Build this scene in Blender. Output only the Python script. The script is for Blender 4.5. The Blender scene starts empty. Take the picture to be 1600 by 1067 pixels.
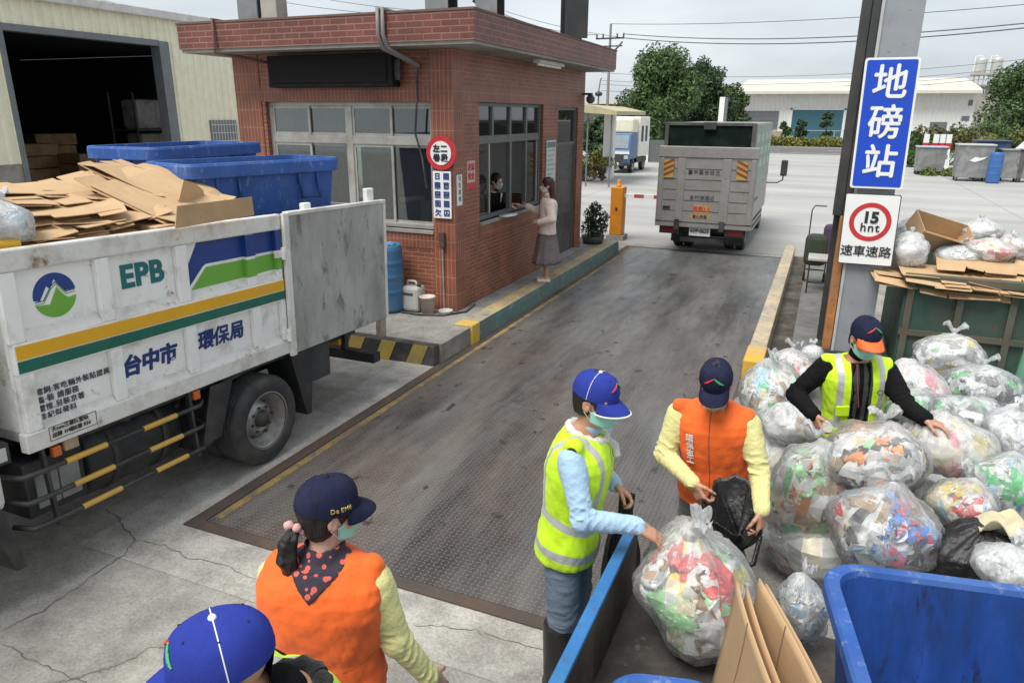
import bpy, math, random
import numpy as np
from mathutils import Vector, Matrix, Euler
from math import sin, cos, pi, radians, sqrt, atan2, floor
random.seed(7); np.random.seed(7)
SC = bpy.context.scene
COL = SC.collection

# ------------------------------------------------------------------ camera
CAM_H, YAW, PITCH, ROLL, FPX = 2.85, radians(23), radians(17.6), radians(0.4), 1120.0
_fw = Vector((-sin(YAW)*cos(PITCH), cos(YAW)*cos(PITCH), -sin(PITCH)))
_rt = Vector((cos(YAW), sin(YAW), 0)); _up = _rt.cross(_fw)
RT = _rt*cos(ROLL) + _up*sin(ROLL); UP = _up*cos(ROLL) - _rt*sin(ROLL)
cam_data = bpy.data.cameras.new('camera'); cam = bpy.data.objects.new('camera', cam_data); COL.objects.link(cam)
cam_data.sensor_width = 36; cam_data.lens = FPX/1600*36; cam_data.clip_start = .05; cam_data.clip_end = 2000
m = Matrix((RT, UP, -_fw)).transposed().to_4x4(); m.translation = (0, 0, CAM_H); cam.matrix_world = m
SC.camera = cam
# ------------------------------------------------------------------ sky, sun, exposure (overcast)
W = bpy.data.worlds.new('World'); SC.world = W; W.use_nodes = True
nt = W.node_tree; nt.nodes.clear(); L = nt.links.new
out = nt.nodes.new('ShaderNodeOutputWorld'); mixs = nt.nodes.new('ShaderNodeMixShader')
sky = nt.nodes.new('ShaderNodeTexSky'); sky.sky_type = 'NISHITA'; sky.sun_disc = False
SUN_EL, SUN_AZ = radians(62), radians(200)
sky.sun_elevation = SUN_EL; sky.sun_rotation = SUN_AZ
b1 = nt.nodes.new('ShaderNodeBackground'); b1.inputs[1].default_value = .09
b2 = nt.nodes.new('ShaderNodeBackground'); b2.inputs[1].default_value = 1.0
tc = nt.nodes.new('ShaderNodeTexCoord'); mp = nt.nodes.new('ShaderNodeMapping'); mp.inputs['Scale'].default_value = (1.2, 1.2, 5.0)
nz = nt.nodes.new('ShaderNodeTexNoise'); nz.inputs['Scale'].default_value = 1.7; nz.inputs['Detail'].default_value = 7; nz.inputs['Roughness'].default_value = .52
rp = nt.nodes.new('ShaderNodeValToRGB')
rp.color_ramp.elements[0].position = .33; rp.color_ramp.elements[0].color = (.43, .475, .515, 1)
rp.color_ramp.elements[1].position = .66; rp.color_ramp.elements[1].color = (.65, .69, .715, 1)
L(tc.outputs['Generated'], mp.inputs[0]); L(mp.outputs[0], nz.inputs['Vector']); L(nz.outputs[0], rp.inputs[0]); L(rp.outputs[0], b2.inputs[0])
L(sky.outputs[0], b1.inputs[0]); L(b1.outputs[0], mixs.inputs[1]); L(b2.outputs[0], mixs.inputs[2]); mixs.inputs[0].default_value = .9
L(mixs.outputs[0], out.inputs[0])
sd = bpy.data.lights.new('sun', 'SUN'); sd.energy = 3.0; sd.angle = radians(32); sd.color = (1, .96, .9)
sun = bpy.data.objects.new('sun', sd); COL.objects.link(sun)
sdir = Vector((sin(SUN_AZ)*cos(SUN_EL), cos(SUN_AZ)*cos(SUN_EL), sin(SUN_EL)))
sun.rotation_euler = sdir.to_track_quat('Z', 'Y').to_euler(); sun.location = (0, 0, 30)
SC.view_settings.view_transform = 'Standard'; SC.view_settings.look = 'None'; SC.view_settings.gamma = 1
SC.view_settings.exposure = 0.50
SC.cycles.use_denoising = True; SC.cycles.max_bounces = 8; SC.cycles.transparent_max_bounces = 16

# ------------------------------------------------------------------ helpers
def ray(px, py): return _fw*FPX + RT*(px-800) - UP*(py-533.5)
def at(px, py, X=None, Y=None, Z=None):
    """the point of a real plane (X=, Y= or Z= constant) that a photo pixel looks at"""
    d = ray(px, py); o = Vector((0, 0, CAM_H))
    if X is not None: t = X/d.x
    elif Y is not None: t = Y/d.y
    else: t = (Z-CAM_H)/d.z
    return o + d*t
def lin(r, g, b):
    return tuple(((c/255)/12.92 if c/255 <= .04045 else ((c/255+.055)/1.055)**2.4) for c in (r, g, b))

WM = {}
def _link(o, parent=None, mat=None):
    COL.objects.link(o); WM[o.name] = mat if mat is not None else (WM[parent.name] if parent else Matrix())
    if parent: o.parent = parent
    return o
def tag(o, label=None, cat=None, group=None, kind=None):
    if label: o['label'] = label
    if cat: o['category'] = cat
    if group: o['group'] = group
    if kind: o['kind'] = kind
    return o
def thing(name, label, cat, loc=(0, 0, 0), rz=0, group=None):
    o = bpy.data.objects.new(name, None); o.empty_display_size = .2
    o.location = loc; o.rotation_euler = (0, 0, rz)
    _link(o, None, Matrix.Translation(loc) @ Matrix.Rotation(rz, 4, 'Z'))
    return tag(o, label, cat, group)
def clone(o, loc=None, rz=None, label=None, parent=None):
    c = o.copy(); COL.objects.link(c); c.parent = parent
    WM[c.name] = Matrix.Translation(loc) @ Matrix.Rotation(rz or 0, 4, 'Z') if loc is not None else (WM[parent.name] if parent else Matrix())
    if loc is not None: c.location = loc; c.rotation_euler = (0, 0, rz or 0)
    if label: c['label'] = label
    for ch in list(o.children): clone(ch, parent=c)
    return c

class MB:
    def __init__(s): s.v = []; s.f = []; s.mi = []; s.sm = []; s.n = 0
    def add(s, V, F, m=0, smooth=False):
        V = [tuple(map(float, p)) for p in V]
        s.v += V; s.f += [tuple(i+s.n for i in q) for q in F]; s.mi += [m]*len(F); s.sm += [smooth]*len(F); s.n += len(V); return s
    def hexa(s, P, m=0):   # 8 corners: bottom 4 ccw, top 4
        return s.add(P, [(3, 2, 1, 0), (4, 5, 6, 7), (0, 1, 5, 4), (1, 2, 6, 5), (2, 3, 7, 6), (3, 0, 4, 7)], m)
    def box(s, x0, x1, y0, y1, z0, z1, m=0):
        return s.hexa([(x0, y0, z0), (x1, y0, z0), (x1, y1, z0), (x0, y1, z0), (x0, y0, z1), (x1, y0, z1), (x1, y1, z1), (x0, y1, z1)], m)
    def obox(s, c, size, M=None, m=0):
        M = M if M is not None else Matrix.Identity(3); c = Vector(c); h = [k/2 for k in size]
        P = [c + M @ Vector((a*h[0], b*h[1], d*h[2])) for d in (-1, 1) for a, b in ((-1, -1), (1, -1), (1, 1), (-1, 1))]
        return s.hexa(P, m)
    def bar(s, p0, p1, w, d=None, m=0, upv=(0, 0, 1)):
        p0, p1 = Vector(p0), Vector(p1); z = (p1-p0); l = z.length; z.normalize()
        u = Vector(upv); x = u.cross(z)
        if x.length < 1e-4: x = Vector((1, 0, 0)).cross(z)
        x.normalize(); y = z.cross(x)
        return s.obox((p0+p1)/2, (w, d or w, l), Matrix((x, y, z)).transposed(), m)
    def tube(s, pts, r, n=8, m=0, caps=True, smooth=True):
        pts = [Vector(p) for p in pts]; rr = r if isinstance(r, (list, tuple)) else [r]*len(pts)
        V = []; prev = None
        for i, p in enumerate(pts):
            t = (pts[min(i+1, len(pts)-1)]-pts[max(i-1, 0)]).normalized()
            if prev is None:
                a = Vector((0, 0, 1)) if abs(t.z) < .9 else Vector((1, 0, 0)); x = a.cross(t).normalized()
            else:
                x = (prev - t*prev.dot(t)).normalized()
            prev = x; y = t.cross(x)
            V += [p + (x*cos(2*pi*k/n)+y*sin(2*pi*k/n))*rr[i] for k in range(n)]
        F = [(i*n+k, i*n+(k+1) % n, (i+1)*n+(k+1) % n, (i+1)*n+k) for i in range(len(pts)-1) for k in range(n)]
        s.add(V, F, m, smooth)
        if caps: s.add(V[:n], [tuple(reversed(range(n)))], m); s.add(V[-n:], [tuple(range(n))], m)
        return s
    def lathe(s, prof, c=(0, 0, 0), n=24, m=0, M=None, smooth=True, sx=1, sy=1):
        M = M if M is not None else Matrix.Identity(3); c = Vector(c)
        V = [c + M @ Vector((r*cos(2*pi*k/n)*sx, r*sin(2*pi*k/n)*sy, z)) for r, z in prof for k in range(n)]
        F = [(i*n+k, i*n+(k+1) % n, (i+1)*n+(k+1) % n, (i+1)*n+k) for i in range(len(prof)-1) for k in range(n)]
        return s.add(V, F, m, smooth)
    def grid(s, P, m=0, smooth=True, cu=False, cv=False, flip=False):
        P = np.asarray(P, float); nu, nv = P.shape[:2]; F = []
        for i in range(nu if cu else nu-1):
            for j in range(nv if cv else nv-1):
                q = (i*nv+j, ((i+1) % nu)*nv+j, ((i+1) % nu)*nv+(j+1) % nv, i*nv+(j+1) % nv)
                F.append(q[::-1] if flip else q)
        return s.add(P.reshape(-1, 3), F, m, smooth)
    def prism(s, poly, o, ux, uy, d, m=0):
        """polygon (2-D) on origin o with axes ux, uy, extruded by the vector d"""
        o, ux, uy, d = map(Vector, (o, ux, uy, d)); n = len(poly)
        A = [o+ux*a+uy*b for a, b in poly]; B = [p+d for p in A]
        if sum(poly[i][0]*poly[(i+1) % n][1]-poly[(i+1) % n][0]*poly[i][1] for i in range(n))*ux.cross(uy).dot(d) < 0: A, B = B, A
        return s.add(A+B, [tuple(reversed(range(n))), tuple(range(n, 2*n))]+[(i, (i+1) % n, n+(i+1) % n, n+i) for i in range(n)], m)
    def build(s, name, mats, parent=None, bev=0, local=False, kind=None, label=None, sub=0, solid=0, uv=False, smooth=None, loc=None):
        me = bpy.data.meshes.new(name)
        V = np.array(s.v, float).reshape(-1, 3)
        base = WM[parent.name] if parent else (Matrix.Translation(loc) if loc is not None else Matrix())
        VW = V
        if not local:
            Mi = np.array(base.inverted()); V = V @ Mi[:3, :3].T + Mi[:3, 3]
        me.from_pydata(V.tolist(), [], s.f)
        for mt in (mats if isinstance(mats, (list, tuple)) else [mats]): me.materials.append(mt)
        me.polygons.foreach_set('material_index', s.mi); me.polygons.foreach_set('use_smooth', s.sm if smooth is None else [smooth]*len(s.f))
        if uv:
            ul = me.uv_layers.new(name='uv'); arr = np.zeros((len(me.loops), 2))
            for p in me.polygons:
                n = p.normal; a = max(range(3), key=lambda k: abs(n[k])); ij = ((1, 2), (0, 2), (0, 1))[a]
                for li in p.loop_indices:
                    w = VW[me.loops[li].vertex_index]; arr[li] = (w[ij[0]], w[ij[1]])
            ul.data.foreach_set('uv', arr.ravel())
        me.update(); me.validate()
        o = bpy.data.objects.new(name, me); _link(o, parent, base if loc is not None and not parent else None)
        if loc is not None and not parent: o.location = loc
        if bev:
            b = o.modifiers.new('bevel', 'BEVEL'); b.width = bev; b.segments = 2; b.limit_method = 'ANGLE'; b.angle_limit = radians(40)
        if solid:
            d = o.modifiers.new('solid', 'SOLIDIFY'); d.thickness = solid; d.offset = 0
        if sub:
            d = o.modifiers.new('sub', 'SUBSURF'); d.levels = d.render_levels = sub
        if kind: o['kind'] = kind
        if label: o['label'] = label
        return o

def text(s, size, loc, xd, yd, mat, name, parent, off=0.0, bold=0.0, ext=.003, align='CENTER', space=1.0, sx=1.0, shear=0):
    """lettering as a real, slightly raised mesh-like text object lying in the plane (xd, yd)"""
    cu = bpy.data.curves.new(name, 'FONT'); cu.body = s; cu.size = size; cu.align_x = align; cu.align_y = 'CENTER'
    cu.extrude = ext; cu.offset = off; cu.space_character = space; cu.shear = shear; cu.resolution_u = 5
    if ord(s[0]) > 0x2000: bold, off = bold or off*.6, 0
    cu.materials.append(mat)
    tmp = bpy.data.objects.new('temporary', cu); me = bpy.data.meshes.new_from_object(tmp); bpy.data.objects.remove(tmp); bpy.data.curves.remove(cu)
    me.name = name
    if bold:   # heavier strokes: the same glyphs again, nudged sideways and a hair lower each time
        V = [v.co.copy() for v in me.vertices]; F = [tuple(p.vertices) for p in me.polygons]; VV = []; FF = []
        for k, (dx, dy) in enumerate(((0, 0), (bold, 0), (-bold, 0), (0, bold), (0, -bold))):
            n0 = len(VV); VV += [(v.x+dx, v.y+dy, v.z-(.00045*k if v.z > 0 else -.00045*k)) for v in V]; FF += [tuple(i+n0 for i in f) for f in F]
        me.clear_geometry(); me.from_pydata(VV, [], FF); me.update()
    if not me.materials: me.materials.append(mat)
    o = bpy.data.objects.new(name, me); _link(o, parent)
    xd, yd = Vector(xd).normalized(), Vector(yd).normalized(); zd = xd.cross(yd).normalized()
    M = Matrix((xd*sx, yd, zd)).transposed().to_4x4(); M.translation = Vector(loc) + zd*ext
    base = WM[parent.name] if parent else Matrix()
    o.matrix_local = base.inverted() @ M
    return o

# ------------------------------------------------------------------ materials
def nodes_of(name):
    mt = bpy.data.materials.new(name); mt.use_nodes = True; nt = mt.node_tree
    return mt, nt, nt.nodes['Principled BSDF']
def pm(name, col, rough=.6, metal=0, var=.12, vs=4, dirt=None, da=.4, ds=2.5, bump=0, bs=60, spec=.5, dirt2=None, da2=.3, ds2=12, scale=(1, 1, 1), sheen=0):
    """painted/stained surface: base colour with cloudy variation, one or two kinds of dirt with ragged outlines, bump"""
    mt, nt, b = nodes_of(name); N = nt.nodes.new; L = nt.links.new
    tc = N('ShaderNodeTexCoord'); mp = N('ShaderNodeMapping'); mp.inputs['Scale'].default_value = scale; L(tc.outputs['Object'], mp.inputs[0])
    def noise(s, d=6, r=.6):
        n = N('ShaderNodeTexNoise'); n.inputs['Scale'].default_value = s; n.inputs['Detail'].default_value = d; n.inputs['Roughness'].default_value = r
        L(mp.outputs[0], n.inputs['Vector']); return n.outputs[0]
    def ramp(src, p0, p1, c0, c1):
        r = N('ShaderNodeValToRGB'); e = r.color_ramp.elements; e[0].position = max(0, p0); e[1].position = min(1, p1); e[0].color = (*c0, 1); e[1].color = (*c1, 1); L(src, r.inputs[0]); return r.outputs[0]
    def mix(f, a, c):
        x = N('ShaderNodeMix'); x.data_type = 'RGBA'; L(f, x.inputs[0]); L(a, x.inputs[6])
        if isinstance(c, tuple): x.inputs[7].default_value = (*c, 1)
        else: L(c, x.inputs[7])
        return x.outputs[2]
    c = ramp(noise(vs), .3, .7, tuple(k*(1-var) for k in col), tuple(min(1, k*(1+var)) for k in col))
    if dirt: c = mix(ramp(noise(ds, 10, .68), .62-da*.35, .72-da*.1, (0, 0, 0), (min(1, .35+da),)*3), c, dirt)
    if dirt2: c = mix(ramp(noise(ds2, 10, .7), .68-da2*.3, .74-da2*.2, (0, 0, 0), (.9,)*3), c, dirt2)
    L(c, b.inputs['Base Color']); b.inputs['Metallic'].default_value = metal; b.inputs['Specular IOR Level'].default_value = spec
    rr = ramp(noise(vs*2.3), .3, .7, (max(.03, rough-.1),)*3, (min(1, rough+.1),)*3); L(rr, b.inputs['Roughness'])
    if sheen: b.inputs['Sheen Weight'].default_value = sheen
    if bump:
        bp = N('ShaderNodeBump'); bp.inputs['Strength'].default_value = bump; bp.inputs['Distance'].default_value = .02
        L(noise(bs, 8, .65), bp.inputs['Height']); L(bp.outputs[0], b.inputs['Normal'])
    return mt
def glass(name, tint=(.6, .66, .66), gl=.25, op=.25, rough=.02):
    mt, nt, b = nodes_of(name); nt.nodes.remove(b); N = nt.nodes.new; L = nt.links.new
    t = N('ShaderNodeBsdfTransparent'); t.inputs[0].default_value = (*tint, 1)
    g = N('ShaderNodeBsdfGlossy'); g.inputs['Roughness'].default_value = rough; g.inputs[0].default_value = (.9, .93, .95, 1)
    fr = N('ShaderNodeFresnel'); fr.inputs[0].default_value = 1.5
    ad = N('ShaderNodeMath'); ad.operation = 'ADD'; ad.inputs[1].default_value = gl; ad.use_clamp = True; L(fr.outputs[0], ad.inputs[0])
    mx = N('ShaderNodeMixShader'); L(ad.outputs[0], mx.inputs[0]); L(t.outputs[0], mx.inputs[1]); L(g.outputs[0], mx.inputs[2])
    d = N('ShaderNodeBsdfDiffuse'); d.inputs[0].default_value = (.10, .105, .095, 1)
    m2 = N('ShaderNodeMixShader'); m2.inputs[0].default_value = op; L(mx.outputs[0], m2.inputs[1]); L(d.outputs[0], m2.inputs[2])
    L(m2.outputs[0], nt.nodes['Material Output'].inputs[0]); return mt
def emit_only(name, col, st):
    mt, nt, b = nodes_of(name); b.inputs['Base Color'].default_value = (*col, 1); b.inputs['Emission Color'].default_value = (*col, 1); b.inputs['Emission Strength'].default_value = st; return mt
def brick(name, col, col2, mortar, bw=.227, rh=.066, off=.5, ms=.008):
    mt, nt, b = nodes_of(name); N = nt.nodes.new; L = nt.links.new
    u = N('ShaderNodeUVMap'); u.uv_map = 'uv'
    t = N('ShaderNodeTexBrick'); t.offset = off; t.inputs['Scale'].default_value = 1; t.inputs['Brick Width'].default_value = bw; t.inputs['Row Height'].default_value = rh
    t.inputs['Mortar Size'].default_value = ms; t.inputs['Mortar Smooth'].default_value = .3; t.inputs['Bias'].default_value = -.1
    t.inputs['Color1'].default_value = (*col, 1); t.inputs['Color2'].default_value = (*col2, 1); t.inputs['Mortar'].default_value = (*mortar, 1)
    L(u.outputs[0], t.inputs['Vector'])
    n = N('ShaderNodeTexNoise'); n.inputs['Scale'].default_value = 2.2; n.inputs['Detail'].default_value = 8; n.inputs['Roughness'].default_value = .65; L(u.outputs[0], n.inputs['Vector'])
    r = N('ShaderNodeValToRGB'); r.color_ramp.elements[0].position = .35; r.color_ramp.elements[0].color = (.62, .62, .62, 1); r.color_ramp.elements[1].position = .7; r.color_ramp.elements[1].color = (1.08, 1.06, 1.04, 1); L(n.outputs[0], r.inputs[0])
    mx = N('ShaderNodeMix'); mx.data_type = 'RGBA'; mx.blend_type = 'MULTIPLY'; mx.inputs[0].default_value = 1; L(t.outputs[0], mx.inputs[6]); L(r.outputs[0], mx.inputs[7])
    L(mx.outputs[2], b.inputs['Base Color']); b.inputs['Roughness'].default_value = .5
    bp = N('ShaderNodeBump'); bp.inputs['Strength'].default_value = .5; bp.inputs['Distance'].default_value = .01; bp.invert = True; L(t.outputs['Fac'], bp.inputs['Height']); L(bp.outputs[0], b.inputs['Normal'])
    return mt
def masked(name, c0, c1, attr='mask', rough=.7, metal1=0, rough1=.4, var=.1, vs=8, bump=.25, bs=45, c2=None, attr2='mask2', sheen=0):
    """cloth of colour c0 with c1 where the mesh's own mask attribute is above zero (sewn-on strips, piping)"""
    mt, nt, b = nodes_of(name); N = nt.nodes.new; L = nt.links.new
    tc = N('ShaderNodeTexCoord'); n = N('ShaderNodeTexNoise'); n.inputs['Scale'].default_value = vs; n.inputs['Detail'].default_value = 7; L(tc.outputs['Object'], n.inputs['Vector'])
    r = N('ShaderNodeValToRGB'); e = r.color_ramp.elements; e[0].position = .3; e[1].position = .7
    e[0].color = (*[k*(1-var) for k in c0], 1); e[1].color = (*[min(1, k*(1+var)) for k in c0], 1); L(n.outputs[0], r.inputs[0])
    def thr(an):
        a = N('ShaderNodeAttribute'); a.attribute_name = an; g = N('ShaderNodeMath'); g.operation = 'GREATER_THAN'; g.inputs[1].default_value = 0; L(a.outputs['Fac'], g.inputs[0]); return g.outputs[0]
    g = thr(attr); x = N('ShaderNodeMix'); x.data_type = 'RGBA'; L(g, x.inputs[0]); L(r.outputs[0], x.inputs[6]); x.inputs[7].default_value = (*c1, 1); c = x.outputs[2]
    if c2:
        y = N('ShaderNodeMix'); y.data_type = 'RGBA'; L(thr(attr2), y.inputs[0]); L(c, y.inputs[6]); y.inputs[7].default_value = (*c2, 1); c = y.outputs[2]
    L(c, b.inputs['Base Color'])
    q = N('ShaderNodeMix'); q.data_type = 'FLOAT'; L(g, q.inputs[0]); q.inputs[2].default_value = rough; q.inputs[3].default_value = rough1; L(q.outputs[0], b.inputs['Roughness'])
    if sheen: b.inputs['Sheen Weight'].default_value = sheen
    n2 = N('ShaderNodeTexNoise'); n2.inputs['Scale'].default_value = bs; n2.inputs['Detail'].default_value = 5; L(tc.outputs['Object'], n2.inputs['Vector'])
    bp = N('ShaderNodeBump'); bp.inputs['Strength'].default_value = bump; bp.inputs['Distance'].default_value = .01; L(n2.outputs[0], bp.inputs['Height']); L(bp.outputs[0], b.inputs['Normal'])
    return mt
# ------------------------------------------------------------------ setting: ground
def concrete(name, col, cracks=True, joint=None, dark=.5):
    mt, nt, b = nodes_of(name); N = nt.nodes.new; L = nt.links.new
    tc = N('ShaderNodeTexCoord'); P = tc.outputs['Object']
    def noise(s, d=8, r=.62):
        n = N('ShaderNodeTexNoise'); n.inputs['Scale'].default_value = s; n.inputs['Detail'].default_value = d; n.inputs['Roughness'].default_value = r; L(P, n.inputs['Vector']); return n
    def ramp(src, p0, p1, c0, c1):
        r = N('ShaderNodeValToRGB'); e = r.color_ramp.elements; e[0].position = p0; e[1].position = p1; e[0].color = (*c0, 1); e[1].color = (*c1, 1); L(src, r.inputs[0]); return r.outputs[0]
    def mul(a, c):
        x = N('ShaderNodeMix'); x.data_type = 'RGBA'; x.blend_type = 'MULTIPLY'; x.inputs[0].default_value = 1; L(a, x.inputs[6]); L(c, x.inputs[7]); return x.outputs[2]
    c = ramp(noise(.55).outputs[0], .3, .72, tuple(k*.8 for k in col), tuple(k*1.12 for k in col))
    c = mul(c, ramp(noise(3.2, 10, .7).outputs[0], .34, .62, (.60, .59, .57), (1.08, 1.08, 1.07)))
    c = mul(c, ramp(noise(55, 3, .6).outputs[0], .32, .6, (.76, .75, .74), (1.06, 1.06, 1.05)))
    c = mul(c, ramp(noise(17, 6, .75).outputs[0], .66, .74, (1, 1, 1), (.62, .6, .57)))
    h = noise(90, 4).outputs[0]
    if cracks:
        w = noise(1.6, 6, .6); ad = N('ShaderNodeVectorMath'); ad.operation = 'ADD'
        sc = N('ShaderNodeVectorMath'); sc.operation = 'SCALE'; sc.inputs[3].default_value = .55; L(w.outputs['Color'], sc.inputs[0]); L(P, ad.inputs[0]); L(sc.outputs[0], ad.inputs[1])
        v = N('ShaderNodeTexVoronoi'); v.feature = 'DISTANCE_TO_EDGE'; v.inputs['Scale'].default_value = .36; L(ad.outputs[0], v.inputs['Vector'])
        ck = ramp(v.outputs['Distance'], .0012, .0045, (.40, .38, .36), (1, 1, 1)); x = N('ShaderNodeMix'); x.data_type = 'RGBA'; x.inputs[6].default_value = (1, 1, 1, 1)
        L(ramp(noise(.28, 3).outputs[0], .47, .53, (0, 0, 0), (1, 1, 1)), x.inputs[0]); L(ck, x.inputs[7]); c = mul(c, x.outputs[2])
        c = mul(c, ramp(v.outputs['Distance'], .0, .04, (.9, .89, .88), (1, 1, 1)))
    L(c, b.inputs['Base Color']); b.inputs['Roughness'].default_value = .85
    bp = N('ShaderNodeBump'); bp.inputs['Strength'].default_value = .35; bp.inputs['Distance'].default_value = .01; L(h, bp.inputs['Height']); L(bp.outputs[0], b.inputs['Normal'])
    return mt
M_ground = concrete('yard_concrete', (.37, .357, .333))
M_pave = concrete('platform_concrete', (.28, .27, .25), cracks=False)
M_walk = concrete('walkway_concrete', (.17, .168, .16), cracks=False)
M_road = concrete('road_asphalt', (.15, .15, .15), cracks=False)
def sheet(name, x0, x1, y0, y1, z, mt, n=1):
    P = [[(x0+(x1-x0)*i/n, y0+(y1-y0)*j/n, z) for j in range(n+1)] for i in range(n+1)]
    return tag(MB().grid(P, smooth=False).build(name, mt), kind='structure')
sheet('ground', -260, 260, -30, 420, 0, M_ground)
def plain_paving():
    mt, nt, b = nodes_of('yard_paving'); N = nt.nodes.new; L = nt.links.new; tc = N('ShaderNodeTexCoord'); mp = N('ShaderNodeMapping'); mp.inputs['Scale'].default_value = (.10, .5, 1); L(tc.outputs['Object'], mp.inputs[0])
    n = N('ShaderNodeTexNoise'); n.inputs['Scale'].default_value = 1.0; n.inputs['Detail'].default_value = 5; L(mp.outputs[0], n.inputs[0])
    r = N('ShaderNodeValToRGB'); e = r.color_ramp.elements; e[0].position = .35; e[1].position = .65; e[0].color = (.30, .295, .285, 1); e[1].color = (.40, .395, .38, 1); L(n.outputs[0], r.inputs[0]); L(r.outputs[0], b.inputs['Base Color']); b.inputs['Roughness'].default_value = .8; return mt
sheet('yard_paving', -70, 70, 16.35, 62.0, .0015, plain_paving())
# far public road with markings, running across
rd = tag(MB().box(-200, 200, 62.0, 76.5, -.05, .006).build('road', M_road), kind='structure')
M_patch = concrete('pale_patch', (.44, .425, .40), cracks=False)
sheet('ground_patch', -4.42, -3.95, 2.9, 7.0, .003, M_patch); sheet('ground_patch', -4.42, -.66, 2.78, 3.25, .0035, M_patch)
M_crack = pm('crack_dark', (.10, .095, .085), .95)
def crack(px, w, name='ground_crack'):
    rng = np.random.default_rng(len(px)*7+int(px[0][0])); pts = [at(*p, Z=.0065) for p in px]; Q = []
    for a, b_ in zip(pts, pts[1:]):
        for k in range(7): Q.append(a.lerp(b_, k/7)+Vector((rng.normal()*.009, rng.normal()*.009, 0)))
    Q.append(pts[-1]); V = []
    for i, q in enumerate(Q):
        d = (Q[min(i+1, len(Q)-1)]-Q[max(0, i-1)]); n_ = Vector((-d.y, d.x, 0)).normalized(); ww = w*.5*(.35+.9*rng.random())*min(1, (i+1)/4, (len(Q)-i)/4); V.append([q-n_*ww, q+n_*ww])
    tag(MB().grid(V, smooth=False).build(name, M_crack), kind='structure')
crack([(0, 985), (70, 950), (130, 908), (190, 868), (212, 842), (180, 805), (150, 790)], .007)
crack([(212, 842), (250, 850), (300, 872), (345, 880), (400, 905)], .006); crack([(5, 1005), (50, 1030), (110, 1055), (160, 1085)], .006)
crack([(640, 975), (700, 978), (760, 990), (870, 1020)], .005); crack([(0, 915), (40, 905), (90, 880)], .003); crack([(560, 615), (610, 640), (600, 680)], .004)
M_line = pm('road_paint', (.6, .6, .57), .7, dirt=(.2, .2, .2), da=.5)
mk = MB()
for y in (63.6, 74.9): mk.box(-200, 200, y, y+.22, .008, .0125)
for k in range(30): mk.box(-120+k*8, -116+k*8, 69.2, 69.4, .008, .0125)
tag(mk.build('road_marking', M_line), kind='structure')

M_jt = pm('joint_dark', (.17, .165, .155), .9, dirt=(.3, .29, .27), da=.6, ds=3)
for q in ((-60, 60, 21.0, 21.035), (-60, 60, 29.0, 29.04), (-60, 60, 38.0, 38.05), (-60, 60, 48.0, 48.05)): tag(MB().box(q[0], q[1], q[2], q[3], -.01, .0025).build('ground_joint', M_jt), kind='structure')
for x in (-16, -8, .9, 5.5, 12, 20): tag(MB().box(x, x+.03, 16.3, 60, -.01, .0022).build('ground_joint', M_jt), kind='structure')
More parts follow.
